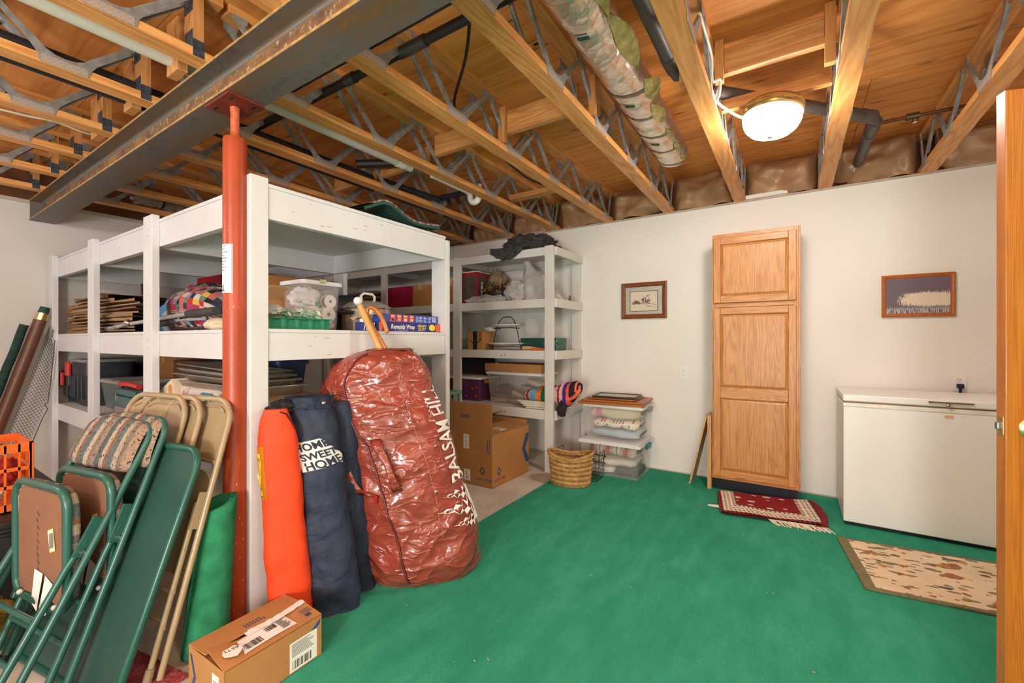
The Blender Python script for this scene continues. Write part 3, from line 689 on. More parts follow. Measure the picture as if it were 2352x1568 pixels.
pt = tag(ob('leaning_board', B().bb(0, .014, -.09, .17, 0, .6, M=M), wood('pale_board', ['a97f50', 'cba374', 'd6b286'], 2, 2, .5, False)), 'thin pale board leaning against the left side of the pantry cabinet', 'board')
pt2 = tag(ob('leaning_board', B().bb(-.592, -.562, 3.905, 4.2, .0135, .62), wood('pale_board_b', ['a97f50', 'c79a67', 'd6b286'], 2, 2, .5, False)), 'upright narrow board standing flush with the pantry cabinet side', 'board')

# ------------------------------------------------------------------ pictures, outlets
def picture(name, x0, x1, z0, z1, fw, fm, lb, depth=.022):
    t = thing(name, lb, 'picture', ((x0+x1)/2, YB-.012, z0))
    y1 = YB-.003; y0 = y1-depth; b = B()
    pr = [(0, 0, y0+.004), (.3, 0, y0), (.75, 0, y0+.003), (1, 0, y0+.010)]
    for k in range(3):
        a, c_ = pr[k][0]*fw, pr[k+1][0]*fw; ya, yb = pr[k][2], pr[k+1][2]
        q = lambda s, y: [(x0+s, y, z0+s), (x1-s, y, z0+s), (x1-s, y, z1-s), (x0+s, y, z1-s)]
        b.add(q(a, ya)+q(c_, yb), [(0, 1, 5, 4), (1, 2, 6, 5), (2, 3, 7, 6), (3, 0, 4, 7)])
    q = lambda y: [(x0, y, z0), (x1, y, z0), (x1, y, z1), (x0, y, z1)]
    b.add(q(y0+.004)+q(y1), [(0, 4, 5, 1), (1, 5, 6, 2), (2, 6, 7, 3), (3, 7, 4, 0), (4, 7, 6, 5)])
    ob('frame', b, fm, t); return t, y0+.011
t, yy = picture('framed_picture', -1.436, -.996, 1.462, 1.815, .043, BROWNW, 'brown framed picture of snowy rocks with grey mat')
mat_ = ob('mat_board', B().bb(-1.396, -1.036, yy+.002, yy+.004, 1.502, 1.775), mt('b5afa6', .8), t)
ob('inner_fillet', B().bb(-1.352, -1.08, yy+.0005, yy+.0025, 1.532, 1.712+.02), mt('5a3018', .5), mat_)
art = ob('print', B().bb(-1.346, -1.086, yy-.0005, yy+.001, 1.538, 1.726), mt('d8c8b2', .8, 0, .06, 14), t)
random.seed(3); b = B(); px, pz = -1.346, 1.538; W_, H_ = .26, .188
def spot(b, u, v, su, sv, a=0):
    c_, s_ = cos(a), sin(a); pts = []
    for k in range(9):
        r = 1+.35*random.uniform(-1, 1); q = 2*PI*k/9; dx, dz = su*r*cos(q), sv*r*sin(q)
        pts.append((px+W_*u+dx*c_-dz*s_, yy-.0009, pz+H_*v+dx*s_+dz*c_))
    b.add(pts, [tuple(range(9))])
for k in range(22): spot(b, random.uniform(.42, .72), random.uniform(.40, .62), .004, .016, R(-15))
for k in range(16): spot(b, random.uniform(.08, .4), random.uniform(.36, .48), .014, .005, R(15))
for k in range(9): spot(b, random.uniform(.15, .28), random.uniform(.46, .56), .006, .007)
for k in range(7): spot(b, random.uniform(.5, .72), random.uniform(.66, .8), .003, .008)
for k in range(14): u = random.uniform(.42, .95); spot(b, u, .46-.25*(u-.4)-random.uniform(0, .2), .014, .002, R(-15))
ob('painted_rocks', b, mt('8a5330', .8, 0, .3, 90), art)
gl = ob('glass', B().bb(-1.393, -1.039, yy-.0035, yy-.002, 1.505, 1.772), m_clear('picture_glass', 'ffffff', .04, .02), t)
t, yy = picture('framed_picture', .566, .964, 1.42, 1.732, .026, wood('red_frame', ['8f4a1c', 'b5652a', 'c17538'], 0, 3, .3, False), 'orange brown framed picture of a snowy field with dark trees')
NTt = NT('snow_field'); v = NTt.coord('Generated'); sp_ = NTt.n('SeparateXYZ', {0: v})
n1 = NTt.noise(NTt.coord('Generated', (60, 1, 7)), 1.0, 3, .7); n2 = NTt.noise(NTt.coord('Generated', (4, 1, 3)), 1.0, 3)
ell = NTt.math('SQRT', NTt.math('ADD', NTt.math('POWER', NTt.math('DIVIDE', NTt.math('SUBTRACT', sp_.outputs[0], .72), .55), 2), NTt.math('POWER', NTt.math('DIVIDE', NTt.math('SUBTRACT', sp_.outputs[2], .38), .23), 2)))
f = NTt.math('ADD', ell, NTt.math('ADD', NTt.math('MULTIPLY', NTt.math('SUBTRACT', n1.outputs[0], .5), 1.5), NTt.math('MULTIPLY', NTt.math('SUBTRACT', n2.outputs[0], .5), .5)))
NTt.col(NTt.ramp(f, [(.85, 'd9c8b4'), (1.0, '8f7f86')])); NTt.b.inputs['Base Color'].links[0].from_node.color_ramp.elements[0].position = .80
c1 = NTt.ramp(f, [(.82, 'dccbb6'), (.98, '6a5a66')]); c2 = NTt.mix(NTt.ramp(NTt.math('ADD', sp_.outputs[2], NTt.math('MULTIPLY', n1.outputs[0], .3)), [(.30, '000000'), (.36, 'ffffff')]), NTt.ramp(n1.outputs[0], [(.4, '4a4668'), (.6, 'c9bcae')]), c1)
c3 = NTt.mix(NTt.ramp(NTt.math('ADD', sp_.outputs[2], NTt.math('ADD', NTt.math('MULTIPLY', n1.outputs[0], .25), NTt.math('MULTIPLY', sp_.outputs[0], .12))), [(1.05, '000000'), (1.09, 'ffffff')]), c2, 'b09a84'); NTt.col(c3)
ob('print', B().bb(.59, .94, yy, yy+.003, 1.444, 1.708), NTt.set(.6), t)
def outlet(x, z, lb, plug=False):
    t = thing('wall_outlet', lb, 'outlet', (x, YB, z))
    ob('cover_plate', B().bb(x-.037, x+.037, YB-.0055, YB-.0005, z-.058, z+.058), PLAST, t, .002)
    for dz in (-.02, .02):
        s = ob('socket', B().lathe([(.017, 0), (.017, .0015), (.0005, .0015)], 20, M=Mx.Translation(V((x, YB-.0055, z+dz))) @ Mx.Rotation(R(90), 4, 'X')), PLAST, t)
        ob('slot', B().bb(x-.008, x-.005, YB-.0076, YB-.007, z+dz, z+dz+.009).bb(x+.005, x+.008, YB-.0076, YB-.007, z+dz, z+dz+.008).bb(x-.002, x+.002, YB-.0076, YB-.007, z+dz-.01, z+dz-.006), BLK, s)
    return t
outlet(-.847, .945, 'white wall outlet between the rock picture and the pantry cabinet'); outlet(.985, .95, 'white wall outlet above the freezer with a black plug in it')
outlet(-2.2, .86, 'white wall outlet half hidden behind the back wall shelves')
t = thing('power_plug', 'black power plug in the outlet above the freezer', 'plug', (.985, 4.23, .93))
ob('head', B().bb(.968, 1.002, 4.208, 4.24, .915, .945), BLK, t, .004); ob('cord', B().tube([(.985, 4.222, .92), (.985, 4.222, .89), (.986, 4.226, .86), (.99, 4.228, .6)], .008), BLK, t)

# ------------------------------------------------------------------ floral runner and folded fringed rug
def m_floral():
    t = NT('floral_rug'); v = t.coord()
    n = t.noise(v, 9, 4, .6, .4); c = t.mix(0, 'e6cfae', 'e6cfae')
    c = t.ramp(t.noise(v, 3, 3).outputs[0], [(.35, 'dbc19d'), (.65, 'ead3b2')])
    for (sc, rot, cc, th_, seed) in (((6.5, 19, 1), .5, '6f6a50', .27, 0), ((8, 20, 1), -.5, '7a745c', .25, 5), ((6, 8, 1), .2, '9c512a', .26, 11), ((6.5, 15, 1), .9, '4c4a3e', .22, 3), ((7, 9, 1), 0, 'b98a4c', .2, 8), ((14, 18, 1), 1.3, '8a5a3a', .2, 17), ((10, 34, 1), 0.0, '5f5c48', .24, 23)):
        vv = t.n('Mapping', {'Vector': v, 'Scale': sc, 'Rotation': (0, 0, rot), 'Location': (seed, seed, 0)}).outputs[0]
        vv = t.n('VectorMath', {0: vv, 1: t.n('VectorMath', {0: n.outputs[1], 'Scale': .9}, operation='SCALE').outputs[0]}, operation='ADD').outputs[0]
        d = t.n('TexVoronoi', {'Vector': vv, 'Scale': 1.0, 'Randomness': .9}); wn = t.n('SeparateColor', {0: d.outputs['Color']}).outputs[0]
        m = t.math('MULTIPLY', t.math('LESS_THAN', d.outputs[0], th_), t.math('LESS_THAN', wn, .62)); c = t.mix(t.math('MULTIPLY', m, .85), c, cc)
    t.col(c); t.bump(t.noise(v, 300, 2).outputs[0], .4, .006); return t.set(.95, 0, .1)
RM = Mx.Translation(V((.235, 3.37, .012))) @ Mx.Rotation(R(6.3), 4, 'Z')
t = thing('floral_rug', 'cream floral runner rug with olive border in front of the freezer', 'rug', M=RM)
ob('pile', B().bb(.05, 1.06, -.60, -.022, .002, .012), m_floral(), t, .002, world=False)
ob('border', B().bb(0, .05, -.625, 0, .001, .0115).bb(.05, 1.06, -.625, -.60, .001, .0115).bb(.05, 1.06, -.022, 0, .001, .0115), mt('7d7352', .95, 0, .2, 60, .4, 200), t, .002, world=False)
FRM = Mx.Translation(V((-.16, 3.70, .012))) @ Mx.Rotation(R(10), 4, 'Z')
t = thing('fringed_rug', 'folded red oriental rug with cream fringe under the pantry cabinet', 'rug', M=FRM)
RC = 'e8dcc6'
def m_rug():
    t = NT('red_rug'); v = t.coord(); s = t.n('SeparateXYZ', {0: v}); X, Y = s.outputs[0], s.outputs[1]
    bx = t.math('SUBTRACT', .31, t.math('ABSOLUTE', X)); by = t.math('ADD', Y, .26); e = t.math('MINIMUM', bx, t.math('MULTIPLY', by, .7))
    zig = t.math('MULTIPLY', t.math('PINGPONG', t.math('ADD', X, Y), .014), .9)
    base = t.ramp(t.math('ADD', e, zig), [(0, '7a2328'), (.022, RC), (.036, '2f5560'), (.046, RC), (.062, 'c9876c'), (.072, RC), (.09, '2f5560'), (.098, RC), (.108, '8a2a2e')], 'CONSTANT')
    d = t.n('TexVoronoi', {'Vector': t.n('Mapping', {'Vector': v, 'Scale': (9, 14, 0)}).outputs[0], 'Scale': 1.0, 'Randomness': .5})
    fl = t.math('MULTIPLY', t.math('LESS_THAN', d.outputs[0], .27), t.math('GREATER_THAN', e, .115)); t.col(t.mix(fl, base, 'd9c7b0'))
    t.bump(t.noise(v, 220, 2).outputs[0], .4, .006); return t.set(.95, 0, .1)
def rg(u, v, z0=0, sh=0):
    x = -.31+.62*u; y = -.27+.47*v+sh*u
    return (x, y, z0+.012+.008*N.noise(V((x*6, y*8, z0*50)))+.012*max(0, u-.85)*6*(1-abs(v-.3)))
b = B()
for z0, sh in ((0, -.02), (.012, .0)): b.grid(lambda u, v: rg(u, v, z0, sh), 24, 14)
ob('woven_field', b, m_rug(), t, world=False)
RE = mt('7d2529', .95, 0, .2, 60, .5, 200)
ob('rolled_edge', B().tube([(.30, -.27, .025), (.325, -.12, .03), (.325, .04, .03), (.31, .17, .025)], [.018, .024, .024, .018], 12), RE, t, world=False); ob('bound_edge', B().tube([(-.312, -.25, .018), (-.315, -.05, .02), (-.31, .18, .018)], .009, 8), RE, t, world=False)
b = B(); random.seed(5)
for k in range(46):
    x = -.02+.33*k/46; l = .045+random.uniform(0, .03)
    b.tube([(x, -.27, .014), (x+.012+random.uniform(-.006, .012), -.27-l*.6, .008), (x+.025+random.uniform(-.01, .02), -.27-l, .004)], .0035, 5)
for k in range(8): b.tube([(-.31, -.16+.006*k, .01), (-.36, -.15+.005*k, .006), (-.395, -.13+.002*k, .004)], .0035, 5)
ob('fringe', b, mt('e3d6c0', .9), t, world=False)['kind'] = 'stuff'

# ------------------------------------------------------------------ white shelving
def rail(t, name, x0, x1, y0, y1, z0, z1): return box(name, x0, x1, y0, y1, z0, z1, WHITE, t, .0025)
t = thing('storage_shelf', 'big white painted wooden shelf unit behind the red steel column', 'shelf', (-3.75, 1.62, 0))
for (x0, x1) in ((-5.50, -5.37), (-4.36, -4.23), (-3.26, -3.125), (-2.13, -2.0)):
    rail(t, 'post', x0, x1, .962, 1.0, 0, 1.985); rail(t, 'post', x0, x1+(.004 if x1 > -2.1 else 0), 2.240, 2.28, 0, 1.94)
for (za, zb) in ((1.802, 1.945), (1.155, 1.285), (.555, .68)):
    rail(t, 'rail', -5.5, -2.0, 1.0, 1.038, za, zb); rail(t, 'rail', -5.5, -2.0, 2.197, 2.235, za, zb)
    rail(t, 'rail', -2.038, -2.0, 1.038, 2.197, za, zb)
    for x in (-3.21, -4.31, -5.48): rail(t, 'rail', x-.02, x+.02, 1.038, 2.197, za, zb)
    for (x0, x1) in ((-5.5, -3.9), (-3.897, -1.996)): rail(t, 'shelf_board', x0, x1, .996, 2.239, zb, zb+.018)
rail(t, 'post', -2.04, -1.9995, 1.0005, 1.0375, 0, .555); rail(t, 'trim_strip', -2.0, -1.994, .9625, 1.04, 0, 1.985)
b = B(); random.seed(9)
for k in range(16):
    y = random.uniform(1.1, 2.1); z = random.choice((random.uniform(1.82, 1.93), random.uniform(1.17, 1.27))); b.bb(-2.0005, -1.9995, y, y+random.uniform(.004, .03), z, z+.0025)
for x in (-3.19, -4.29, -5.44):
    for z in (1.9, 1.86, 1.25, 1.2, .65, .6): b.bb(x, x+.006, .9612, .9622, z, z+.006)
ob('scuffs_and_nails', b, mt('948a80', .8), t)['kind'] = 'stuff'
t = thing('storage_shelf', 'white painted wooden shelf unit along the back wall, left of the rock picture', 'shelf', (-3.6, 3.93, 0))
def rail2(name, *a): return box(name, *a, WHITE2, t, .0025)
for (x0, x1) in ((-1.97, -1.882), (-3.105, -3.01), (-4.28, -4.19), (-5.46, -5.37)):
    rail2('post', x0, x1, 3.60, 3.638, 0, 2.145); rail2('post', x0, x1, 4.205, 4.243, 0, 2.12)
for k, (za, zb) in enumerate(((2.058, 2.122), (1.562, 1.632), (1.066, 1.136), (.492, .568))):
    for (x0, x1) in ((-5.37, -4.28), (-4.19, -3.105), (-3.01, -1.97)): rail2('rail', x0, x1, 3.606, 3.638, za, zb+.014)
    rail2('rail', -5.46, -1.882, 4.18, 4.205, za, zb)
    rail2('rail', -1.884, -1.86, 3.64, 4.245, za, zb+.014)
    for x in (-3.06, -4.235): rail2('rail', x-.019, x+.019, 3.638, 4.18, za, zb)
    rail2('shelf_board', -5.46, -1.884, 3.638, 4.205, zb, zb+.012)
b = B()
for z in (1.10, .53):
    for x in (-2.47, -2.43): b.lathe([(.006, 0), (.006, .001)], 8, M=Mx.Translation(V((x, 3.606, z))) @ Mx.Rotation(R(90), 4, 'X'))
ob('screw', b, BLK, t)
# ------------------------------------------------------------------ things on the shelves: helpers
def carton(name, lb, x0, x1, y0, y1, z0, z1, m=CARD, M=None, group=None, tape=True, cat='box', top=True):
    M = M or Mx.Translation(V(((x0+x1)/2, (y0+y1)/2, z0)))
    t = thing(name, lb, cat, M=M, group=group); sx, sy, sz = (x1-x0)/2, (y1-y0)/2, z1-z0
    ob('body', B().bb(-sx, sx, -sy, sy, 0, sz-.003), m, t, .003, world=False)
    if top:
        ob('flap', B().bb(-sx, -.001, -sy, sy, sz-.003, sz), m, t, 0, world=False); ob('flap', B().bb(.001, sx, -sy, sy, sz-.003, sz), m, t, 0, world=False)
    if tape: ob('tape', B().bb(-.025, .025, -sy-.0006, sy+.0006, sz-.06, sz+.0006), CARDL, t, 0, world=False)
    return t
def shell(x0, x1, y0, y1, z0, z1, tap=.025, th_=.004, bulge=0):
    """open bin: tapered walls with thickness, rounded corners"""
    b = B(); cx_, cy_ = (x0+x1)/2, (y0+y1)/2
    def ring(z, inset, r):
        pts = []; hx, hy = (x1-x0)/2-inset, (y1-y0)/2-inset
        for (sx, sy, a0) in ((1, 1, 0), (-1, 1, 90), (-1, -1, 180), (1, -1, 270)):
            for k in range(5): a = R(a0+90*k/4); pts.append(V((cx_+sx*(hx-r)+r*cos(a), cy_+sy*(hy-r)+r*sin(a), z)))
        return pts
    rr = [ring(z0, tap, .025), ring(z0+(z1-z0)*.02, tap*.9, .03), ring(z1, 0, .035), ring(z1, th_, .032), ring(z0+.006, tap+th_, .024)]
    n = 20; vs = sum(rr, []); fs = []
    for i in range(len(rr)-1):
        for k in range(n): fs.append((i*n+k, i*n+(k+1) % n, (i+1)*n+(k+1) % n, (i+1)*n+k))
    fs += [tuple(reversed(range(n))), tuple(range((len(rr)-1)*n, len(rr)*n))]
    return b.add(vs, fs, 0, True)
def lidded(name, lb, x0, x1, y0, y1, z0, z1, mb, ml, hm=None, tap=.03, M=None, group=None, cat='bin'):
    t = thing(name, lb, cat, ((x0+x1)/2, (y0+y1)/2, z0), group=group)
    ob('tub', shell(x0, x1, y0, y1, z0, z1-.02, tap), mb, t)
    b = shell(x0-.012, x1+.012, y0-.012, y1+.012, z1-.026, z1-.004, .002, .006); b.bb(x0+.01, x1-.01, y0+.01, y1-.01, z1-.014, z1)
    l = ob('lid', b, ml, t, 0)
    if hm:
        for x in (x0-.016, x1+.016): ob('latch', B().bb(x-.012, x+.012, (y0+y1)/2-.06, (y0+y1)/2+.06, z1-.06, z1-.012), hm, t, .005)
    return t
def blob(name, lb, cat, c, r, m, amp=.03, fs=7, seed=0, sc=(1, 1, 1), flat=None, nu=36, nv=24, group=None):
    def f(u, v):
        d = V((sin(PI*v)*cos(2*PI*u), sin(PI*v)*sin(2*PI*u), -cos(PI*v)))
        k = 1+amp/r*(N.fractal(d*fs*.35+V((seed*7.3, 0, 0)), .9, 2, 4)+.7*(.4-abs(N.noise(d*fs*.6+V((0, seed*3.1, 0))))))
        p = V((c[0]+d.x*r*sc[0]*k, c[1]+d.y*r*sc[1]*k, c[2]+d.z*r*sc[2]*k))
        if flat is not None: p.z = max(p.z, flat+.001*N.noise(d*9))
        return p
    return tag(ob(name, B().grid(f, nu, nv, True), m), lb, cat, group)
def folded(b, x0, x1, y0, y1, z0, z1, amp=.012, seed=0, mi=0, roll='x'):
    """soft folded cloth: rounded slab with wrinkles"""
    def f(u, v):
        a = 2*PI*v; ct, st = cos(a), sin(a); q = (abs(ct)**3.2+abs(st)**3.2)**(-1/3.2)
        e = (1-abs(2*u-1)**8)**.4 if 0 < u < 1 else 0
        x = x0+(x1-x0)*u; y = (y0+y1)/2+(y1-y0)/2*ct*q*(.6+.4*e); z = (z0+z1)/2+(z1-z0)/2*st*q*(.35+.65*e)
        n = amp*N.noise(V((x*8+seed, y*8, z*14)))
        return (x+n*.4, y+n, max(z0, z+n))
    return b.grid(f, 30, 28, False, True, mi)
CLEAR = m_clear('clear_bin_plastic', 'efece8', .11, .12); CLEARB = m_clear('milky_bin_plastic', 'e6e6e6', .38, .3)
WLID = mt('ece9e6', .35, 0, .02); TEAL = mt('2b6475', .4, 0, .05)
POLY = m_foil('white_poly_bag', 'cfcac6', .35, 0, 8, .7, .03); POLYG = m_foil('grey_poly_bag', '4b4743', .28, 0, 10, .9, .03)

# ------------------------------------------------------------------ back wall shelves
GB = blob('garbage_bag', 'dark grey plastic garbage bag slumped over the top of the back shelf', 'bag', (-2.26, 3.80, 2.20), .16, POLYG, .045, 9, 1, (1.75, 1.1, .72), 2.136, 48, 30)
def droop(u, v):
    x = -2.60+.40*u; e = sin(PI*min(1, u*1.02)); z = 2.16-(.03+.09*e*(1-.4*abs(N.noise(V((u*5, 1, 0))))))*v; y = 3.64-.052*min(1, v*2.2)-.025*N.noise(V((u*9, v*4, 2)))
    return (x, min(y, 3.63) if v < .2 else min(y, 3.6), z+.02*sin(v*PI)+.03*(1-v))
ob('hanging_fold', B().grid(droop, 34, 14), POLYG, GB)
t = thing('gift_box', 'red and black display box with a small figure picture, on the top back shelf', 'box', (-2.95, 3.79, 1.645))
ob('box', B().bb(-3.055, -2.84, 3.68, 3.90, 1.645, 1.985), mt('8c1f22', .4, 0, .1), t, .003)
ob('window', B().bb(-3.03, -2.865, 3.678, 3.681, 1.69, 1.94), mt('4a403c', .3, 0, .2), t); ob('window', B().bb(-2.8405, -2.8385, 3.70, 3.88, 1.69, 1.94), mt('4a403c', .3, 0, .2), t)
ob('printed_figure', B().sph((-2.838, 3.77, 1.87), .016, 10, 8, sc=(.1, 1, 1.1)).sph((-2.838, 3.77, 1.80), .026, 10, 8, sc=(.1, 1, 2)).sph((-2.838, 3.765, 1.73), .018, 8, 8, sc=(.1, 1, 2)), mt('cdb4a6', .6, 0, .3, 40), t)
ob('lid_edge', B().bb(-3.06, -2.835, 3.675, 3.905, 1.985, 1.995), mt('dcd5cf', .5), t)
blob('cloth_bundle', 'tan cloth covered bundle behind the gold berry arrangement', 'cloth', (-2.80, 4.0, 1.82), .15, m_fabric('tan_cloth', 'a08a6e'), .03, 6, 4, (1.0, .9, 1.35), 1.646)
t = thing('berry_arrangement', 'artificial arrangement of gold berries and greenery in a dark bowl', 'decoration', (-2.63, 3.80, 1.69))
ob('bowl', B().lathe([(.05, 1.69), (.10, 1.70), (.125, 1.735), (.128, 1.765), (.12, 1.765), (.09, 1.72), (.001, 1.715)], 24, (-2.63, 3.80, 0), cap=False), mt('2b2725', .5), t)
random.seed(11); bl, bb_ = B(), B()
for k in range(70):
    a = random.uniform(0, 2*PI); e = random.uniform(.1, 1.1); l = random.uniform(.08, .17); p = V((-2.63, 3.80, 1.75)); d = V((cos(a)*cos(e)*1.35, sin(a)*cos(e), sin(e)))
    q = p+d*l; bl.tube([p, p+d*l*.6+V((0, 0, .02)), q], [.003, .0025, .001], 4)
    for j in range(3): r = p+d*l*(.5+.2*j); s = d.orthogonal().normalized()*.02; bl.add([r-s*.3, r+d*.03, r+s], [(0, 1, 2)])
for k in range(46):
    a = random.uniform(0, 2*PI); e = random.uniform(-.1, .9); l = random.uniform(.09, .17); bb_.sph((-2.63+cos(a)*cos(e)*l*1.25, 3.80+sin(a)*cos(e)*l, 1.76+sin(e)*l*.8), random.uniform(.006, .012), 7, 5)
ob('sprigs', bl, mt('4e4527', .7, 0, .4, 30), t)['kind'] = 'stuff'; ob('gold_berries', bb_, mt('b57a35', .35, .2, .3, 30), t)['kind'] = 'stuff'
POLYW = POLY
blob('plastic_bag', 'flat crumpled white plastic bag lying in front of the berry bowl', 'bag', (-2.72, 3.70, 1.675), .1, POLYW, .03, 11, 2, (2.6, .55, .5), 1.646, 44, 20)
blob('plastic_bag', 'small rounded white plastic bag left of the tall white bag', 'bag', (-2.37, 3.74, 1.74), .12, POLYW, .03, 9, 3, (1.15, .7, .95), 1.646)
def wb(u, v):
    a = 2*PI*u; k = 1-v*.15; z = 1.646+.40*v; w_ = .20*(1-v**1.6*.92); d_ = .12*(1-v**1.5*.9)
    x = -2.11-.17*v**1.3+w_*cos(a); y = 3.78+d_*sin(a); n = .03*N.noise(V((x*8, y*8, z*6)))+.02*abs(N.noise(V((x*14, y*14, z*5+3))))
    return (x+n*cos(a), max(3.645, y+n*sin(a)), z+n*.3)
bg_ = tag(ob('plastic_bag', B().grid(wb, 48, 26, True), POLYW), 'tall white plastic bag with a peaked top on the upper back shelf', 'bag')
ob('bag_corner', B().grid(lambda u, v: (-2.02+.15*u, 3.84+.14*(v-.5)*(1-u), 1.647+.05*(1-u)+.16*(1-u)**1.5*sin(PI*v)+.01*N.noise(V((u*6, v*6, 0)))), 16, 10), POLYW, bg_)
t = thing('metal_bracket', 'thin metal bracket lying at the right end of the upper back shelf', 'bracket', (-1.93, 4.0, 1.65))
ob('bar', B().bb(-1.99, -1.95, 3.9, 4.17, 1.646, 1.66).bb(-1.90, -1.868, 3.98, 4.0, 1.65, 1.70), CHROME, t, .001)
# red bag, cartons and blankets farther left on the same board
tag(box('red_bag', -4.27, -3.82, 3.68, 4.0, 1.646, 1.905, m_fabric('crimson', 'a3123c', 300, .6), None, .02), 'crimson square fabric bag on the back shelf, seen through the big shelf', 'bag')
carton('carton', 'plain cardboard carton right of the crimson bag on the back shelf', -3.79, -3.55, 3.66, 3.95, 1.646, 1.90)
carton('carton', 'narrow cardboard carton beside the left post of the back shelf, upper board', -3.36, -3.14, 3.72, 3.98, 1.646, 1.93, CARD2)
BK = [('7d6a70', 'greyish pink folded blanket, topmost of its pile on the back shelf'), ('a07a40', 'mustard folded blanket in the middle of the pile on the back shelf'), ('8d8690', 'lavender grey folded blanket under the mustard one'), ('6d2026', 'dark red folded blanket at the bottom of the pile on the back shelf')]
for k, (hx, lb) in enumerate(reversed(BK)):
    tag(ob('folded_blanket', folded(B(), -5.28+.02*k, -4.36-.03*k, 3.66, 4.05, 1.646+.062*k, 1.706+.062*k, .01, k*5), m_fabric('blanket_'+hx, hx)), lb, 'blanket', 'folded blankets in a pile')
# middle board
t = carton('carton', 'small cardboard carton with curved arrow logo and black printed tape', -2.945, -2.745, 3.655, 3.86, 1.149, 1.345, tape=False)
ob('printed_tape', B().bb(-.028, .028, -.1035, -.1025, 0, .197).bb(-.028, .028, -.1035, .1, .196, .197), mt('20262b', .3), t, world=False)
b = B()
for k in range(7): b.bar((-.022, -.104, .02+.027*k), (.02, -.104, .035+.027*k), .004, .0005)
ob('tape_print', b, mt('4d5960', .4), t, world=False)
def arcp(k, n=14): a = R(200+140*k/n); return (.0+.075*cos(a), -.1045, .125+.055*sin(a)*1.0)
b = B(); P = [arcp(k) for k in range(15)]; b.tube(P, [.002+.004*sin(PI*k/14) for k in range(15)], 6); b.add([(.082, -.1046, .128), (.052, -.1046, .118), (.07, -.1046, .095)], [(0, 1, 2)])
ob('arrow_logo', b, INKB, t, world=False); ob('handling_mark', B().bb(.055, .06, -.1035, -.1026, .15, .185).bb(.072, .077, -.1035, -.1026, .15, .185).bb(.05, .082, -.1035, -.1026, .143, .147), INKB, t, world=False)
blob('crumpled_paper', 'crumpled white paper on top of the arrow logo carton', 'paper', (-2.755, 3.80, 1.366), .034, PAPER, .012, 9, 5, (2.0, 1.2, .7), 1.346)
t = thing('plate_stand', 'black wire two tier stand holding oval white platters', 'stand', (-2.52, 3.76, 1.149))
WIR = mt('1d1b1a', .4, .5)
for y in (3.76,):
    ob('wire_frame', B().tube([(-2.70, y, 1.150), (-2.685, y, 1.19), (-2.63, y, 1.40), (-2.60, y, 1.45), (-2.55, y, 1.492), (-2.46, y, 1.494), (-2.42, y, 1.46), (-2.39, y, 1.40), (-2.335, y, 1.17), (-2.32, y, 1.150)], .0045, 8), WIR, t)
ob('cross_wire', B().tube([(-2.69, 3.70, 1.185), (-2.69, 3.82, 1.185)], .004, 6).tube([(-2.335, 3.70, 1.185), (-2.335, 3.82, 1.185)], .004, 6).tube([(-2.635, 3.70, 1.375), (-2.635, 3.82, 1.375)], .004, 6).tube([(-2.385, 3.70, 1.375), (-2.385, 3.82, 1.375)], .004, 6).tube([(-2.69, 3.70, 1.187), (-2.335, 3.70, 1.187)], .004, 6).tube([(-2.635, 3.70, 1.377), (-2.385, 3.70, 1.377)], .004, 6), WIR, t)
CER = mt('ded9d2', .15, 0, .03)
def platter(z, c, rx, ry, lb): tag(ob('platter', B().lathe([(.45, .0), (.5, .003), (.85, .012), (1, .024), (.99, .03), (.8, .018), (.45, .009), (.001, .009)], 36, M=Mx.Translation(V(c)) @ Mx.Diagonal(V((rx, ry, 1, 1))), cap=False), CER), lb, 'plate')
platter(0, (-2.52, 3.76, 1.192), .22, .12, 'larger white oval platter on the lower tier of the wire stand'); platter(0, (-2.51, 3.76, 1.383), .16, .10, 'smaller white oval platter on the upper tier of the wire stand')
GL = NT('clear_glass'); GL.col('ffffff'); GL.set(.03, 0, .5, **{'Transmission Weight': .0, 'Alpha': .10}); GLASS = GL.m
tag(ob('glass_vase', B().lathe([(.045, 0), (.05, .006), (.02, .02), (.016, .06), (.03, .085), (.065, .13), (.085, .19), (.088, .24), (.078, .29), (.068, .325), (.064, .325), (.082, .24), (.08, .19), (.06, .135), (.02, .09), (.001, .088)], 32, (-2.31, 3.95, 1.149), cap=False), GLASS), 'clear glass footed vase behind the green metal case', 'vase')
tag(ob('chrome_canister', B().lathe([(.018, 0), (.018, .19), (.016, .195), (.001, .195)], 18, (-2.13, 4.04, 1.149)), CHROME), 'slim chrome canister standing behind the green metal case', 'canister')
GRM = mt('2f5a4c', .3, .3, .12)
t = thing('metal_case', 'dark green metal tool case on the middle back shelf', 'case', (-2.13, 3.87, 1.149))
ob('case_body', B().bb(-2.335, -1.92, 3.76, 3.97, 1.149, 1.215), GRM, t, .006); ob('case_lid', B().bb(-2.34, -1.915, 3.755, 3.975, 1.218, 1.272), GRM, t, .008)
for x in (-2.05, -1.94): ob('latch', B().bb(x-.012, x+.012, 3.748, 3.756, 1.195, 1.25), CHROME, t, .001)
t = thing('trowel', 'hand tool with cream wooden handle on the middle back shelf', 'tool', (-2.1, 3.665, 1.149))
ob('handle', B().tube([(-2.25, 3.665, 1.172), (-2.2, 3.665, 1.174), (-2.08, 3.66, 1.166), (-1.99, 3.655, 1.16)], [.018, .02, .013, .01], 12), mt('cfa774', .5, 0, .15), t); ob('blade', B().bb(-2.44, -2.25, 3.655, 3.70, 1.149, 1.158), mt('77502f', .5, .3), t, .002)
t = thing('scraper', 'hand tool with orange handle in front of the green metal case', 'tool', (-2.08, 3.645, 1.149))
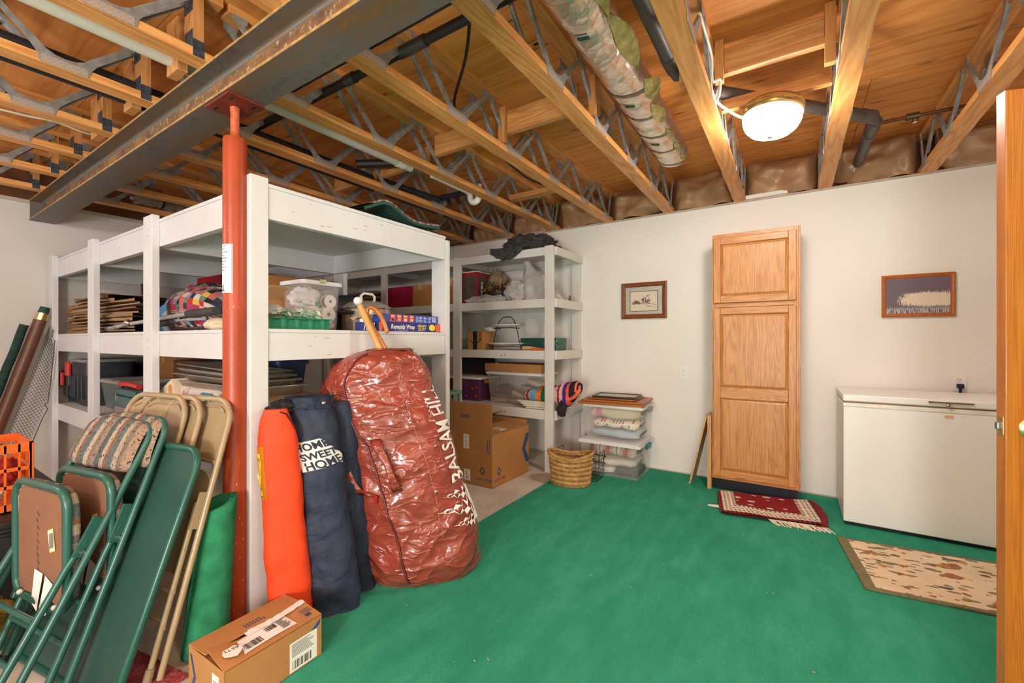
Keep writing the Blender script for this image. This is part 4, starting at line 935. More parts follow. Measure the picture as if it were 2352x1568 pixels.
ob('handle', B().tube([(-2.15, 3.642, 1.16), (-2.10, 3.642, 1.162), (-2.0, 3.642, 1.16)], [.009, .012, .009], 10), mt('d8601f', .4), t); ob('blade', B().bb(-2.0, -1.86, 3.63, 3.66, 1.151, 1.154), CHROME, t)
tag(ob('storage_bin', shell(-3.52, -3.15, 3.70, 4.0, 1.149, 1.42, .02), mt('8f918f', .4)), 'grey plastic bin left of the back shelf post, middle board', 'bin')
tag(box('red_tray', -3.50, -3.17, 3.72, 3.98, 1.24, 1.262, mt('b23a36', .5)), 'red tray inside the grey plastic bin on the middle board', 'tray')
# lower board
t = carton('flat_carton', 'flat open cardboard carton with a white paper label, on top of the clear book bin', -2.815, -2.11, 3.79, 4.08, .914, 1.004, CARD, tape=False, top=False)
ob('flap', B().bb(-.36, -.35, -.14, .14, .06, .10, M=Mx.Translation(V((-.02, 0, .02))) @ Mx.Rotation(R(-35), 4, 'Y') @ Mx.Identity(4)), CARD2, t, world=False)
lf = ob('paper_label', B().bb(-.06, .055, -.1438, -.1428, .01, .082), PAPER, t, world=False); ob('orange_border', B().bb(-.07, .065, -.1433, -.1426, .003, .089), mt('b0602c', .7), t, world=False)
b = B()
for k in range(5): b.bb(-.045, .02+.02*random.random(), -.1442, -.1438, .022+.012*k, .024+.012*k)
ob('handwriting', b, mt('8d7a70', .8), lf, world=False); ob('sticker', B().bb(-.22, -.13, -.1438, -.1428, .03, .05, M=Mx.Rotation(R(12), 4, 'Y')), PAPER, t, world=False); ob('tape_patch', B().bb(-.31, -.21, -.1436, -.1427, .02, .07), CARDL, t, world=False)
lidded('clear_bin', 'clear lidded bin full of old books on the lower back shelf', -2.80, -2.115, 3.79, 4.17, .581, .912, CLEAR, WLID, TEAL, .03)
random.seed(21)
BKC = ['b08a5e', '8d6a48', 'c4a982', '6d4a3a', 'a58a70', '5b3f38', 'b79a74', '94806a', 'c9b394']
POSB = [(-2.62, 3.78, .60, 0, 0), (-2.40, 3.78, .60, 0, 12), (-2.20, 3.82, .60, 0, -8), (-2.60, 3.79, .645, 0, 20), (-2.35, 3.77, .66, 22, 10), (-2.55, 3.80, .70, 26, -10), (-2.2, 3.82, .655, -10, 35), (-2.25, 3.80, .73, 12, 5), (-2.22, 3.86, .79, 14, -14)]
BNAME = ['leaning brown', 'bottom middle', 'bottom right', 'second layer left', 'tilted thick tan', 'tilted long cream', 'right hand', 'upper right', 'topmost dark']
for k, (x, y, z, ty, rz) in enumerate(POSB):
    x -= .04; y += .125; z -= .012
    M = Mx.Translation(V((x, y, z))) @ Mx.Rotation(R(rz), 4, 'Z') @ Mx.Rotation(R(ty), 4, 'Y')
    t = thing('old_book', 'old %s coloured book, the %s one in the clear bin' % (['tan', 'brown', 'cream', 'maroon', 'beige', 'dark', 'tan', 'grey', 'pale'][k], BNAME[k]), 'book', M=M, group='old books in the clear bin')
    ob('pages', B().bb(-.105, .105, -.068, .07, .004, .034), mt('c9b08a', .8), t, world=False)
    ob('cover', B().bb(-.11, .11, -.074, -.07, 0, .038).bb(-.11, .11, -.07, .074, 0, .004).bb(-.11, .11, -.07, .074, .034, .038), mt(BKC[k], .6), t, .001, world=False)
t = lidded('purple_bin', 'translucent purple bin with white lid on the lower back shelf', -3.36, -2.86, 3.76, 4.12, .581, .845, m_clear('purple_plastic', '5b2a52', .93, .25), WLID, None, .015)
b = B(); random.seed(4)
for k in range(9): b.sph((random.uniform(-3.1, -2.9), 3.785, random.uniform(.62, .75)), random.uniform(.015, .03), 8, 6)
ob('contents', b, mt('a8352c', .5, 0, .4, 40), t)['kind'] = 'stuff'
tag(ob('paper_sheets', B().bb(-3.3, -2.9, 3.76, 3.98, .846, .85).bb(-3.0, -2.86, 3.75, 3.95, .851, .854, M=None), PAPER), 'loose white papers on top of the purple bin', 'paper')
tag(box('dark_carton', -3.40, -2.95, 4.0, 4.17, .86, 1.05, mt('2d2c30', .6), None), 'dark box above the purple bin at the back of the shelf', 'box')
t = thing('step_stool', 'pale green plastic step stool beside the left post of the back shelf', 'stool', (-3.0, 3.2, 0))
ob('top', B().bb(-3.06, -2.86, 3.28, 3.46, .70, .73), mt('6d9c7c', .5), t, .006)
for x in (-3.05, -2.89):
    for y in (3.29, 3.43): ob('leg', B().bar((x, y, 0), (x+.01, y, .70), .022, .022), mt('6d9c7c', .5), t, .003)
# crocheted afghan over magazines
AFG = m_stripes('crocheted_afghan', [(0, '22345f'), (.05, 'e6e0d8'), (.10, 'b3202a'), (.16, '9a9a98'), (.20, '58a8c6'), (.26, 'e07a2a'), (.32, '1f6a45'), (.38, 'dccb5a'), (.44, '5f3226'), (.50, 'e5b3aa'), (.58, '8a2a38'), (.62, 'e9c2b6'), (.68, '5a2a8c'), (.75, 'ee6a4a'), (.81, '2a2426'), (.93, 'ee6a4a'), (.97, '2a2426')], 'UV', 1, 1, .05, .95, 60, .9)
e1, e2 = V((0, -1, 0)), V((0, 0, 1)); sec = []
for (x, y, z, a, c_) in ((-2.245, 3.76, .695, .05, .04), (-2.18, 3.76, .705, .085, .062), (-2.05, 3.77, .715, .10, .075), (-1.93, 3.77, .725, .10, .08), (-1.84, 3.74, .73, .10, .10), (-1.75, 3.71, .745, .10, .11), (-1.68, 3.70, .79, .09, .075), (-1.635, 3.70, .81, .05, .04)): sec.append((V((x, y-.02, z)), e1, e2, a, c_))
S = loft(sec, .012, 14, 2.2, 2)
AF = tag(ob('afghan', cap_loft(B(), S, 40, 60), AFG), 'multicoloured striped crochet afghan bundled through the end of the back shelf', 'blanket')
sec = [(V((-1.66, 3.68, .80)), V((1, 0, 0)), V((0, -1, 0)), .035, .05), (V((-1.74, 3.66, .74)), V((1, 0, 0)), V((0, -1, 0)), .05, .05), (V((-1.80, 3.64, .64)), V((1, 0, 0)), V((0, -1, 0)), .042, .045), (V((-1.81, 3.64, .56)), V((1, 0, 0)), V((0, -1, 0)), .035, .035), (V((-1.81, 3.64, .535)), V((1, 0, 0)), V((0, -1, 0)), .02, .02)]
ob('hanging_end', cap_loft(B(), loft(sec, .014, 16, 2, 6), 22, 26), mt('2a2425', .95, 0, .3, 50, .8, 70), AF)
ob('orange_stripe', B().tube([(-1.72, 3.60, .70), (-1.66, 3.60, .735), (-1.625, 3.63, .79), (-1.63, 3.65, .83)], [.012, .018, .018, .01], 8), mt('e8694a', .95, 0, .2, 50, .8, 70), AF)
for k, (hx, w_, lb) in enumerate((('4a4038', .26, 'dark striped magazine at the bottom of the pile under the afghan'), ('c9bda5', .30, 'second magazine from the bottom under the afghan'), ('d8cdb8', .27, 'pale thin album under the afghan'), ('b7a891', .33, 'grey white album on top of the pile under the afghan'))):
    t = thing('magazine', lb, 'book', (-2.1, 3.75, .581+.019*k), group='magazines under the afghan')
    ob('pages', B().bb(-2.30+.03*(3-k), -2.30+.03*(3-k)+w_, 3.652, 3.85, .583+.019*k, .597+.019*k), mt('d9cfbd', .8), t); ob('cover', B().bb(-2.30+.03*(3-k)-.003, -2.30+.03*(3-k)+w_+.003, 3.649, 3.853, .581+.019*k, .583+.019*k).bb(-2.30+.03*(3-k)-.003, -2.30+.03*(3-k)+w_+.003, 3.649, 3.853, .597+.019*k, .5995+.019*k), mt(hx, .6), t)

# ------------------------------------------------------------------ cardboard moving box on the concrete
BX0, BX1, BY0, BY1, BH = -2.655, -2.11, 2.945, 3.545, .44
t = thing('moving_box', 'large open cardboard moving box with blue chevrons on the concrete', 'box', ((BX0+BX1)/2, (BY0+BY1)/2, 0))
b = B()
for a in ((BX0, BX1, BY0, BY0+.005, 0, BH), (BX0, BX1, BY1-.005, BY1, 0, BH), (BX0, BX0+.005, BY0+.005, BY1-.005, 0, BH), (BX1-.005, BX1, BY0+.005, BY1-.005, 0, BH), (BX0, BX1, BY0, BY1, 0, .005)): b.bb(*a)
ob('body', b, CARD, t, .0015)
ob('flap', B().bb(BX0+.01, BX1-.003, BY0-.002, BY0+.003, BH, BH+.265), CARD, t, .0015, label='upright front flap')
M = Mx.Translation(V((BX1, 0, BH))) @ Mx.Rotation(R(4), 4, 'Y'); ob('flap', B().bb(-.27, 0, BY0+.015, BY1, 0, .005, M=M), CARD, t, .0015)
M = Mx.Translation(V((BX0, 0, BH))) @ Mx.Rotation(R(-24), 4, 'Y'); ob('flap', B().bb(0, .27, BY0+.015, BY1, 0, .005, M=M), CARD, t, .0015)
ob('flap', B().bb(BX0+.02, BX1-.02, BY1-.004, BY1+.001, BH, BH+.05), CARD2, t)
def chev(f0, f1, cx_, cz_, s, h, w_, dirn): # chevron outline
    b = B(); k = dirn
    P = [(cx_+k*s, cz_), (cx_, cz_+h), (cx_-k*w_, cz_+h), (cx_+k*(s-w_), cz_), (cx_-k*w_, cz_-h), (cx_, cz_-h)]
    P = [(cx_-k*s*.5, cz_+h), (cx_-k*s*.5+k*w_*.9, cz_+h), (cx_+k*s*.5, cz_), (cx_-k*s*.5+k*w_*.9, cz_-h), (cx_-k*s*.5, cz_-h), (cx_-k*s*.5, cz_-h+w_*.7), (cx_+k*s*.5-k*w_, cz_), (cx_-k*s*.5, cz_+h-w_*.7)]
    return b.prism(P, f0, f1)
fr = (lambda x, z: (x, BY0-.0006, z)), (lambda x, z: (x, BY0, z)); sd = (lambda y, z: (BX1+.0006, y, z)), (lambda y, z: (BX1, y, z))
ob('blue_chevron', chev(*fr, BX0+.075, .235, .16, .125, .055, 1), INK, t); ob('blue_chevron', chev(*sd, BY1-.065, .235, .12, .135, .055, -1), INK, t)
def diamond(f, cx_, cz_, r, w_):
    b = B(); o_ = [(cx_-r*.8, cz_), (cx_, cz_+r), (cx_+r*.8, cz_), (cx_, cz_-r)]; k = 1-w_
    for i in range(4):
        a, c_ = o_[i], o_[(i+1) % 4]; g = .08 if i % 2 else .0
        P = [a, c_, (cx_+(c_[0]-cx_)*k, cz_+(c_[1]-cz_)*k), (cx_+(a[0]-cx_)*k, cz_+(a[1]-cz_)*k)]; b.prism(P, f[0], f[1])
    return b
ob('diamond_logo', diamond(fr, BX1-.105, .135, .04, .42), INK, t); ob('diamond_logo', diamond(sd, BY0+.10, .125, .04, .42), INK, t)
text("sam's club", .042, (BX1-.175, BY0, .052), (1, 0, 0), (0, 0, 1), INK, t); text("sam's club", .042, (BX1, BY0+.03, .045), (0, 1, 0), (0, 0, 1), INK, t)
ob('up_arrows', B().bb(BX1-.055, BX1-.048, BY0-.0006, BY0, .30, .40).bb(BX1-.032, BX1-.025, BY0-.0006, BY0, .30, .40).bb(BX1-.062, BX1-.018, BY0-.0006, BY0, .288, .294), INK, t)
lb_ = ob('white_label', B().bb(BX0+.235, BX0+.295, BY0-.0012, BY0, .305, .43), PAPER, t); text('SCHRTS', .026, (BX0+.255, BY0-.0012, .42), (0, 0, -1), (1, 0, 0), INK, lb_)
l2 = ob('white_label', B().bb(BX0+.24, BX0+.31, BY0-.0012, BY0, .03, .125), PAPER, t); text('club', .026, (BX0+.262, BY0-.0012, .117), (0, 0, -1), (1, 0, 0), INK, l2); ob('label_diamond', diamond(((lambda x, z: (x, BY0-.0018, z)), (lambda x, z: (x, BY0-.0012, z))), BX0+.275, .055, .016, .4), INK, l2)
b = B()
for k, w_ in enumerate((.10, .115, .085)): b.bb(BX0+.205, BX0+.205+w_, BY0-.0026, BY0-.002, BH+.155-.012*k, BH+.161-.012*k)
ob('printed_lines', b, INK, t)
for (xa, ya, w_, h_, an) in ((-2.28, 2.99, .12, .10, 8), (-2.26, 3.16, .10, .08, -4)):
    M = Mx.Translation(V((xa, ya, BH+.0145 if ya < 3.1 else BH+.0155))) @ Mx.Rotation(R(an), 4, 'Z') @ Mx.Rotation(R(4), 4, 'Y'); lb_ = ob('shipping_label', B().bb(0, w_, 0, h_, 0, .001, M=M), PAPER, t); b = B()
    for k in range(6): b.bb(.01, w_*random.uniform(.4, .9), .01+h_*.14*k, .01+h_*.14*k+.004, .001, .0013, M=M)
    ob('label_print', b, INKB, lb_)
ob('white_tape', B().bb(-2.55, -2.505, BY0+.02, BY1, 0, .0015, M=Mx.Translation(V((0, 0, BH+.045)))), PAPER, t)

# ------------------------------------------------------------------ clear bins with quilts
def clearbin(lb, x0, x1, y0, y1, z0, z1): return lidded('clear_bin', lb, x0, x1, y0, y1, z0, z1, CLEAR, WLID, TEAL if z0 < .1 else mt('7d8082', .4), .022)
clearbin('lower clear storage bin on the carpet, holding a striped afghan and white cloths', -1.69, -1.115, 3.745, 4.20, .0125, .325)
clearbin('upper clear storage bin, holding folded quilts, under the picture frames', -1.665, -1.11, 3.80, 4.21, .327, .655)
QW = m_patch('patchwork_quilt_white', ['e5d8c2', 'e8dfd0', 'c9b79a', 'a34a3c', 'e6dcc8', '7d8f96', 'dfc07a', 'e9e0d2', 'c4694a', '6f8a7c', 'e4d9c6'], 15, 9, 'UV', .9, 'e9e1d3', .16)
tag(ob('quilt', folded(B(), -1.61, -1.15, 3.83, 4.16, .35, .43, .014, 3), m_fabric('light_blue_quilt', 'aebfca')), 'pale blue folded quilt at the bottom of the upper clear bin', 'quilt')
tag(ob('quilt', folded(B(), -1.60, -1.16, 3.84, 4.16, .43, .515, .02, 8), QW), 'white patchwork quilt in the middle of the upper clear bin', 'quilt')
PQ = m_stripes('pink_zigzag_quilt', [(0, 'e3c3bd'), (.16, 'd98a9a'), (.28, 'ddd0b2'), (.9, 'd9c9a6')], 'UV', 0, 1, .02, .9, 90, .4)
tag(ob('quilt', folded(B(), -1.62, -1.15, 3.83, 4.16, .515, .63, .016, 14), PQ), 'cream quilt with a pink zigzag band, topmost in the upper clear bin', 'quilt')
SA = m_stripes('striped_afghan', [(0, '2d2a2e'), (.12, 'b9453f'), (.16, 'b5a494'), (.22, 'd6cabb'), (.27, '2b2a2c'), (.29, 'd6cabb'), (.34, 'b5a494'), (.40, 'c2463e'), (.45, '2b2a2c'), (.47, 'c2463e'), (.51, 'b5a494'), (.57, 'd6cabb'), (.62, '2b2a2c'), (.64, 'd6cabb'), (.70, 'b5a494'), (.76, 'c2463e'), (.81, '2b2a2c'), (.83, 'c2463e'), (.88, 'b5a494'), (.94, 'd6cabb')], 'UV', 0, 1, .015, .95, 80, .7)
tag(ob('striped_afghan', folded(B(), -1.62, -1.17, 3.80, 4.13, .175, .30, .018, 5), SA), 'red, white and black striped afghan in the lower clear bin', 'blanket')
tag(ob('folded_cloth', folded(B(), -1.60, -1.17, 3.79, 4.12, .1, .172, .018, 15), m_fabric('white_linen', 'd3ccc2')), 'white folded linen under the striped afghan', 'cloth')
tag(ob('folded_cloth', folded(B(), -1.62, -1.36, 3.79, 4.12, .02, .098, .014, 25), m_fabric('white_linen_b', 'dcd7cf')), 'white folded sheet at the bottom left of the lower clear bin', 'cloth')
tag(ob('folded_cloth', folded(B(), -1.355, -1.15, 3.79, 4.12, .02, .098, .014, 35), m_fabric('slate_cloth', '3c4247')), 'dark slate cloth at the bottom right of the lower clear bin', 'cloth')
def flatframe(M, w_, d_, h_, fw, fm, inner, lb):
    t = thing('picture_frame', lb, 'frame', M=M, group=None); b = B()
    for a in ((-w_/2, w_/2, -d_/2, -d_/2+fw), (-w_/2, w_/2, d_/2-fw, d_/2), (-w_/2, -w_/2+fw, -d_/2+fw, d_/2-fw), (w_/2-fw, w_/2, -d_/2+fw, d_/2-fw)): b.bb(a[0], a[1], a[2], a[3], 0, h_)
    ob('moulding', b, fm, t, .003, world=False); ob('print', B().bb(-w_/2+fw, w_/2-fw, -d_/2+fw, d_/2-fw, .002, h_*.6), inner, t, world=False); return t
OR = wood('orange_frame', ['8a4a1c', 'a9632c', 'b87438'], 0, 3, .35, False)
flatframe(Mx.Translation(V((-1.415, 3.99, .657))) @ Mx.Rotation(R(6), 4, 'Z'), .60, .44, .019, .045, OR, mt('b9a890', .7), 'large brown picture frame at the bottom of the pile on the clear bins')
flatframe(Mx.Translation(V((-1.40, 4.0, .6775))) @ Mx.Rotation(R(3), 4, 'Z'), .58, .42, .017, .04, OR, mt('a99880', .7), 'brown picture frame second in the pile on the clear bins')
flatframe(Mx.Translation(V((-1.415, 4.01, .696))) @ Mx.Rotation(R(2), 4, 'Z'), .44, .34, .014, .03, OR, mt('a99880', .7), 'smaller brown picture frame under the black one')
flatframe(Mx.Translation(V((-1.40, 4.0, .7115))) @ Mx.Rotation(R(8), 4, 'Z'), .41, .29, .017, .022, mt('1f1d1c', .35), mt('c9bfae', .5, 0, .25, 14), 'black picture frame on top of the pile on the clear bins')

# ------------------------------------------------------------------ baskets
t = thing('wicker_basket', 'tan woven wicker basket with cut out handles at the carpet edge', 'basket', (-1.59, 3.38, .012))
WK = mt('b5894f', .65, 0, .3, 22, .3, 60); WK2 = mt('cda463', .65, 0, .3, 22, .3, 60); WKd = mt('8f6635', .65, 0, .3, 22)
bc = V((-1.60, 3.395, .012)); ea = V((.84, .30, 0)).normalized(); eb = V((-ea.y, ea.x, 0))
def bk(a, z, k=1):
    f = z/.29; ra = (.158+.036*f)*k; rb = (.105+.03*f)*k
    return bc+ea*(ra*cos(a))+eb*(rb*sin(a))+V((0, 0, z))
rows = 26; strand = {}
for j in range(rows):
    pts = []
    for k in range(72):
        a = 2*PI*k/72; ph = 1 if j % 2 else -1; r = 1+.032*ph*sin(18*a)+.016*random.uniform(-1, 1)
        dip = .035*(1-abs(cos(a))**1.5)*(j/rows)**2; z = .008+.0105*j-dip
        if j in (19, 20, 21, 22) and abs(sin(a)) < .32: r *= .985; z = (.2+.002*(j-19) if j < 21 else .247+.002*(j-21))-dip
        pts.append(bk(a, z, r))
    ob('woven_strand', B().tube(pts, .0068, 6, closed=True), [WK, WKd, WK, WK2][j % 4], t)
pts = [bk(2*PI*k/72, .282-.045*(1-abs(cos(2*PI*k/72))**1.5)) for k in range(72)]
ob('rim', B().tube(pts, .0125, 8, closed=True), WK, t)
for k in range(18): a = 2*PI*(k+.5)/18; ob('stake', B().tube([bk(a, z, 1) for z in (.005, .08, .16, .235)], .005, 5), WKd, t)
ob('base', B().add([bk(2*PI*k/36, .006) for k in range(36)], [tuple(range(36))]), WKd, t)
t = thing('wire_basket', 'dark brown wire basket behind the wicker basket, by the clear bins', 'basket', (-1.56, 3.62, .012))
WB = mt('3d2a22', .5, .4); A0, A1, E0, E1 = -1.79, -1.43, 3.545, 3.715
def rect(z, g, r=.003): return B().tube([(A0-g, E0-g, z), (A1+g, E0-g, z), (A1+g, E1+g, z), (A0-g, E1+g, z)], r, 6, closed=True)
for z, g in ((.016, 0), (.08, .008), (.14, .014), (.20, .02)): ob('ring_wire', rect(z, g, .0035 if z > .19 else .0025), WB, t)
b = B()
for k in range(8):
    x = A0+(A1-A0)*k/7; b.tube([(x, E0-.02, .20), (x, E0, .016), (x, E1, .016), (x, E1+.02, .20)], .0022, 5)
for k in range(1, 4):
    y = E0+(E1-E0)*k/4; b.tube([(A0-.02, y, .20), (A0, y, .016), (A1, y, .016), (A1+.02, y, .20)], .0022, 5)
ob('upright_wires', b, WB, t)
for x in (A0-.02, A1+.02): ob('handle', B().tube([(x, E0+.02, .20), (x, E0+.03, .26), (x, E1-.03, .26), (x, E1-.02, .20)], .003, 6), WB, t)
# ------------------------------------------------------------------ big shelf: middle board
Z2 = 1.3035
t = thing('seedling_tray', 'green plastic seedling tray at the front edge of the big shelf', 'tray', (-2.16, 1.21, Z2))
TG = mt('1c7a58', .4, 0, .06)
ob('front_wall', B().bb(-2.058, -2.052, 1.043, 1.388, Z2, Z2+.05).bb(-2.28, -2.06, 1.043, 1.049, Z2, Z2+.05), TG, t, .001)
ob('rim', B().bb(-2.29, -2.035, 1.035, 1.392, Z2+.05, Z2+.056), TG, t, .002)
for k in range(5):
    for j in range(2):
        y0 = 1.045+.069*k; x0 = -2.045-.118*j
        o = ob('cell', shell(x0-.112, x0, y0, y0+.068, Z2, Z2+.05, .004, .003), TG, t)
blob('zip_bag', 'clear zip bag with pale contents on the left end of the seedling tray', 'bag', (-2.14, 1.105, Z2+.093), .075, m_clear('zip_bag_film', 'ddd6cf', .75, .2), .012, 8, 6, (1.4, .9, .42), Z2+.0575)
t = blob('moss_bag', 'clear bag of green and white craft foliage lying on the seedling tray', 'bag', (-2.16, 1.28, Z2+.085), .085, m_clear('moss_bag_film', 'dfe8e0', .25, .15), .012, 9, 7, (1.2, 1.2, .42), Z2+.0575)
b = B(); random.seed(31)
for k in range(150):
    p = V((-2.16+random.gauss(0, .05), 1.28+random.gauss(0, .045), Z2+.062+abs(random.gauss(.015, .012)))); q = V((random.uniform(-1, 1), random.uniform(-1, 1), random.uniform(-.4, .8))).normalized()*.02; s = q.orthogonal().normalized()*.006
    b.add([p-q, p+s, p+q, p-s], [(0, 1, 2, 3)], k % 3)
ob('foliage', b, [mt('2f9a62', .6), mt('dfe3cf', .7), mt('86b86a', .6)], t)['kind'] = 'stuff'
lb = 'milky lidded plastic container full of ribbon spools, beside the seedling tray'
t = lidded('container', lb, -2.56, -2.325, 1.405, 1.655, Z2, 1.60, m_clear('container_plastic', 'efecec', .13, .15), m_clear('container_lid', 'f2f0f0', .85, .3), None, .014, cat='container')
ob('front_latch', B().bb(-2.313, -2.30, 1.50, 1.535, 1.585, 1.605), mt('b7c07a', .5), t, .003)
def spool(y, z, r, m, lb, x=-2.365):
    t = thing('ribbon_spool', lb, 'spool', (x, y, z), group=None)
    RX = Mx.Translation(V((x, y, z))) @ Mx.Rotation(R(90), 4, 'Y')
    ob('flange', B().lathe([(r*.25, .0), (r, .0), (r, .002), (r*.25, .002)], 24, M=RX @ Mx.Translation(V((0, 0, .02)))).lathe([(r*.25, 0), (r, 0), (r, .002), (r*.25, .002)], 24, M=RX @ Mx.Translation(V((0, 0, -.02)))), mt('e6e2de', .5), t)
    ob('ribbon', B().lathe([(r*.85, -.018), (r*.85, .018)], 24, M=RX, cap=True), m, t); ob('hub', B().lathe([(r*.24, -.02), (r*.24, .0222)], 16, M=RX), mt('4d5560', .5), t)
spool(1.485, 1.412, .04, mt('d9d4cf', .5), 'white ribbon spool with a small red print, lower left in the milky container')
spool(1.578, 1.405, .046, mt('e1ddd9', .5), 'largest white ribbon spool, lower right in the milky container'); spool(1.60, 1.485, .04, mt('7d3a42', .5), 'dark red ribbon spool upper right in the milky container', -2.38)
blob('tulle', 'white crumpled tulle in the upper part of the milky container', 'cloth', (-2.45, 1.49, 1.50), .07, mt('e4e2e2', .8), .02, 8, 8, (1.1, 1.1, 1)); blob('green_ribbon', 'green ribbon scrap between the spools in the milky container', 'ribbon', (-2.40, 1.535, 1.46), .022, mt('3f9a6c', .5), .008, 9, 9)
blob('red_bow', 'small red bow at the bottom right of the milky container', 'bow', (-2.375, 1.585, 1.335), .024, mt('c23a30', .5), .008, 9, 10); tag(ob('container_contents', folded(B(), -2.54, -2.35, 1.425, 1.635, Z2+.01, Z2+.06, .01, 4), mt('c9c4bf', .7)), 'pale packing at the bottom of the milky container', 'packing')
t = thing('stock_pot', 'large stainless steel pot with glass lid behind the foil boxes', 'pot', (-2.36, 1.87, Z2)); px_, py_ = -2.36, 1.87
ob('pot_body', B().lathe([(.15, Z2), (.158, Z2+.006), (.158, Z2+.145), (.163, Z2+.15), (.155, Z2+.15), (.15, Z2+.01), (.001, Z2+.01)], 40, (px_, py_, 0), cap=False), mt('b8ada3', .22, .9, .05), t)
ob('glass_lid', B().lathe([(.162, Z2+.151), (.155, Z2+.165), (.12, Z2+.19), (.06, Z2+.205), (.001, Z2+.208)], 40, (px_, py_, 0), cap=False), m_clear('lid_glass', 'b9b2aa', .45, .05), t)
ob('lid_ring', B().lathe([(.158, Z2+.147), (.166, Z2+.15), (.164, Z2+.156), (.156, Z2+.155)], 40, (px_, py_, 0), cap=False), CHROME, t)
ob('lid_handle', B().tube([(px_+.01, py_-.05, Z2+.20), (px_+.01, py_-.055, Z2+.235), (px_+.01, py_-.035, Z2+.252), (px_+.01, py_+.035, Z2+.252), (px_+.01, py_+.055, Z2+.235), (px_+.01, py_+.05, Z2+.20)], .009, 10), mt('ded6c8', .4), t)
ob('side_handle', B().tube([(px_+.05, py_-.15, Z2+.12), (px_+.07, py_-.21, Z2+.122), (px_-.02, py_-.22, Z2+.122), (px_-.03, py_-.155, Z2+.12)], .011, 10), BLK, t)
# foil cartons
BLU = mt('2d3a84', .35, 0, .04); ORA = mt('e0623c', .4, 0, .05); YEL = mt('e8d24a', .4)
t = thing('foil_wrap_box', 'blue long foil wrap carton with orange end and white lettering, lower of two', 'box', (-2.08, 1.985, Z2))
ob('carton', B().bb(-2.115, -2.05, 1.71, 2.262, Z2, Z2+.056), BLU, t, .002)
ob('orange_end', B().bb(-2.0497, -2.0485, 2.205, 2.262, Z2+.002, Z2+.054), ORA, t); ob('orange_band', B().bb(-2.0497, -2.0485, 1.71, 1.735, Z2+.002, Z2+.054), ORA, t)
ob('red_blue_stripes', B().bb(-2.0495, -2.0483, 2.19, 2.196, Z2+.002, Z2+.054).bb(-2.0495, -2.0483, 2.199, 2.204, Z2+.002, Z2+.054), ORA, t)
ob('yellow_seal', B().lathe([(.024, 0), (.024, .001)], 20, M=Mx.Translation(V((-2.0484, 2.157, Z2+.03))) @ Mx.Rotation(R(90), 4, 'Y') @ Mx.Diagonal(V((.9, 1.2, 1, 1)))), YEL, t)
text('Reynolds Wrap', .038, (-2.05, 1.80, Z2+.018), (0, 1, 0), (0, 0, 1), PAPER, t, sx=.82, off=.0011, shear=.18, lift=.0016); text('TRUSTED SINCE 1947', .009, (-2.05, 1.855, Z2+.006), (0, 1, 0), (0, 0, 1), PAPER, t, lift=.0016)
text('HEAVY', .027, (-2.05, 2.022, Z2+.029), (0, 1, 0), (0, 0, 1), YEL, t, sx=.95, off=.0006, shear=.18, lift=.0016); text('DUTY', .027, (-2.05, 2.028, Z2+.007), (0, 1, 0), (0, 0, 1), YEL, t, sx=.95, off=.0006, shear=.18, lift=.0016)
t = thing('foil_wrap_box', 'blue foil wrap carton with four orange picture panels, upper of two', 'box', (-2.09, 1.99, Z2+.0565))
z0 = Z2+.0565; ob('carton', B().bb(-2.125, -2.06, 1.725, 2.222, z0, z0+.052), mt('3d50a8', .35, 0, .05), t, .002)
for k in range(4):
    y0 = 1.80+.052*k; P = [(y0, z0+.004), (y0+.04, z0+.004), (y0+.046, z0+.028), (y0+.042, z0+.049), (y0+.004, z0+.049), (y0+.008, z0+.028)]
    p_ = ob('picture_panel', B().prism(P, lambda y, z: (-2.0585, y, z), lambda y, z: (-2.06, y, z)), ORA, t)
    ob('picture', B().bb(-2.0583, -2.0578, y0+.014, y0+.034, z0+.01+.002*(k % 2), z0+.025), mt(['2d3a84', 'd9a9a0', 'dfe3ee', 'f0d0c4'][k], .5), p_); ob('caption', B().bb(-2.0583, -2.0578, y0+.012, y0+.036, z0+.034, z0+.044), mt('f3b49e', .5), p_)
b = B(); random.seed(8)
for c_ in (2.02, 2.05, 2.09, 2.135): 
    for k in range(5): b.bb(-2.0595, -2.0588, c_, c_+random.uniform(.015, .032), z0+.008+.008*k, z0+.011+.008*k)
b.bb(-2.0595, -2.0588, 2.172, 2.206, z0+.012, z0+.045); ob('fine_print', b, mt('dfe4f0', .5), t)
b = B()
for k in range(7): b.bb(-2.0588, -2.0584, 2.176+.004*k, 2.178+.004*k, z0+.016, z0+.041)
for k in range(6): b.bb(-2.0595, -2.0588, 1.73+.011*k, 1.736+.011*k, z0+.006, z0+.047)
ob('bars', b, mt('56609a', .5), t)
t = thing('foil_wrap_box', 'end of a blue and white striped foil carton beside the wooden club', 'box', (-2.17, 1.66, Z2)); ob('carton', B().bb(-2.13, -2.06, 1.605, 1.69, Z2, Z2+.052), BLU, t, .002)
b = B()
for k in range(5): b.bar((-2.0593, 1.612+.016*k, Z2+.004), (-2.0593, 1.622+.016*k, Z2+.048), .006, .0008, 0, (1, 0, 0))
ob('white_stripes', b, PAPER, t)
tag(ob('paper_scrap', B().grid(lambda u, v: (-2.2+.12*v, 1.60+.12*u, Z2+.07+.03*u+.01*sin(9*v)), 8, 8), mt('c9b49a', .7)), 'crumpled beige paper scrap on the striped foil carton end', 'paper')
t = thing('open_carton', 'open cardboard carton with torn flap behind the seedling tray', 'box', (-2.72, 1.42, Z2))
b = B()
for a in ((-2.86, -2.60, 1.30, 1.305), (-2.86, -2.60, 1.56, 1.565), (-2.86, -2.855, 1.305, 1.56), (-2.605, -2.60, 1.305, 1.56)): b.bb(a[0], a[1], a[2], a[3], Z2, Z2+.19)
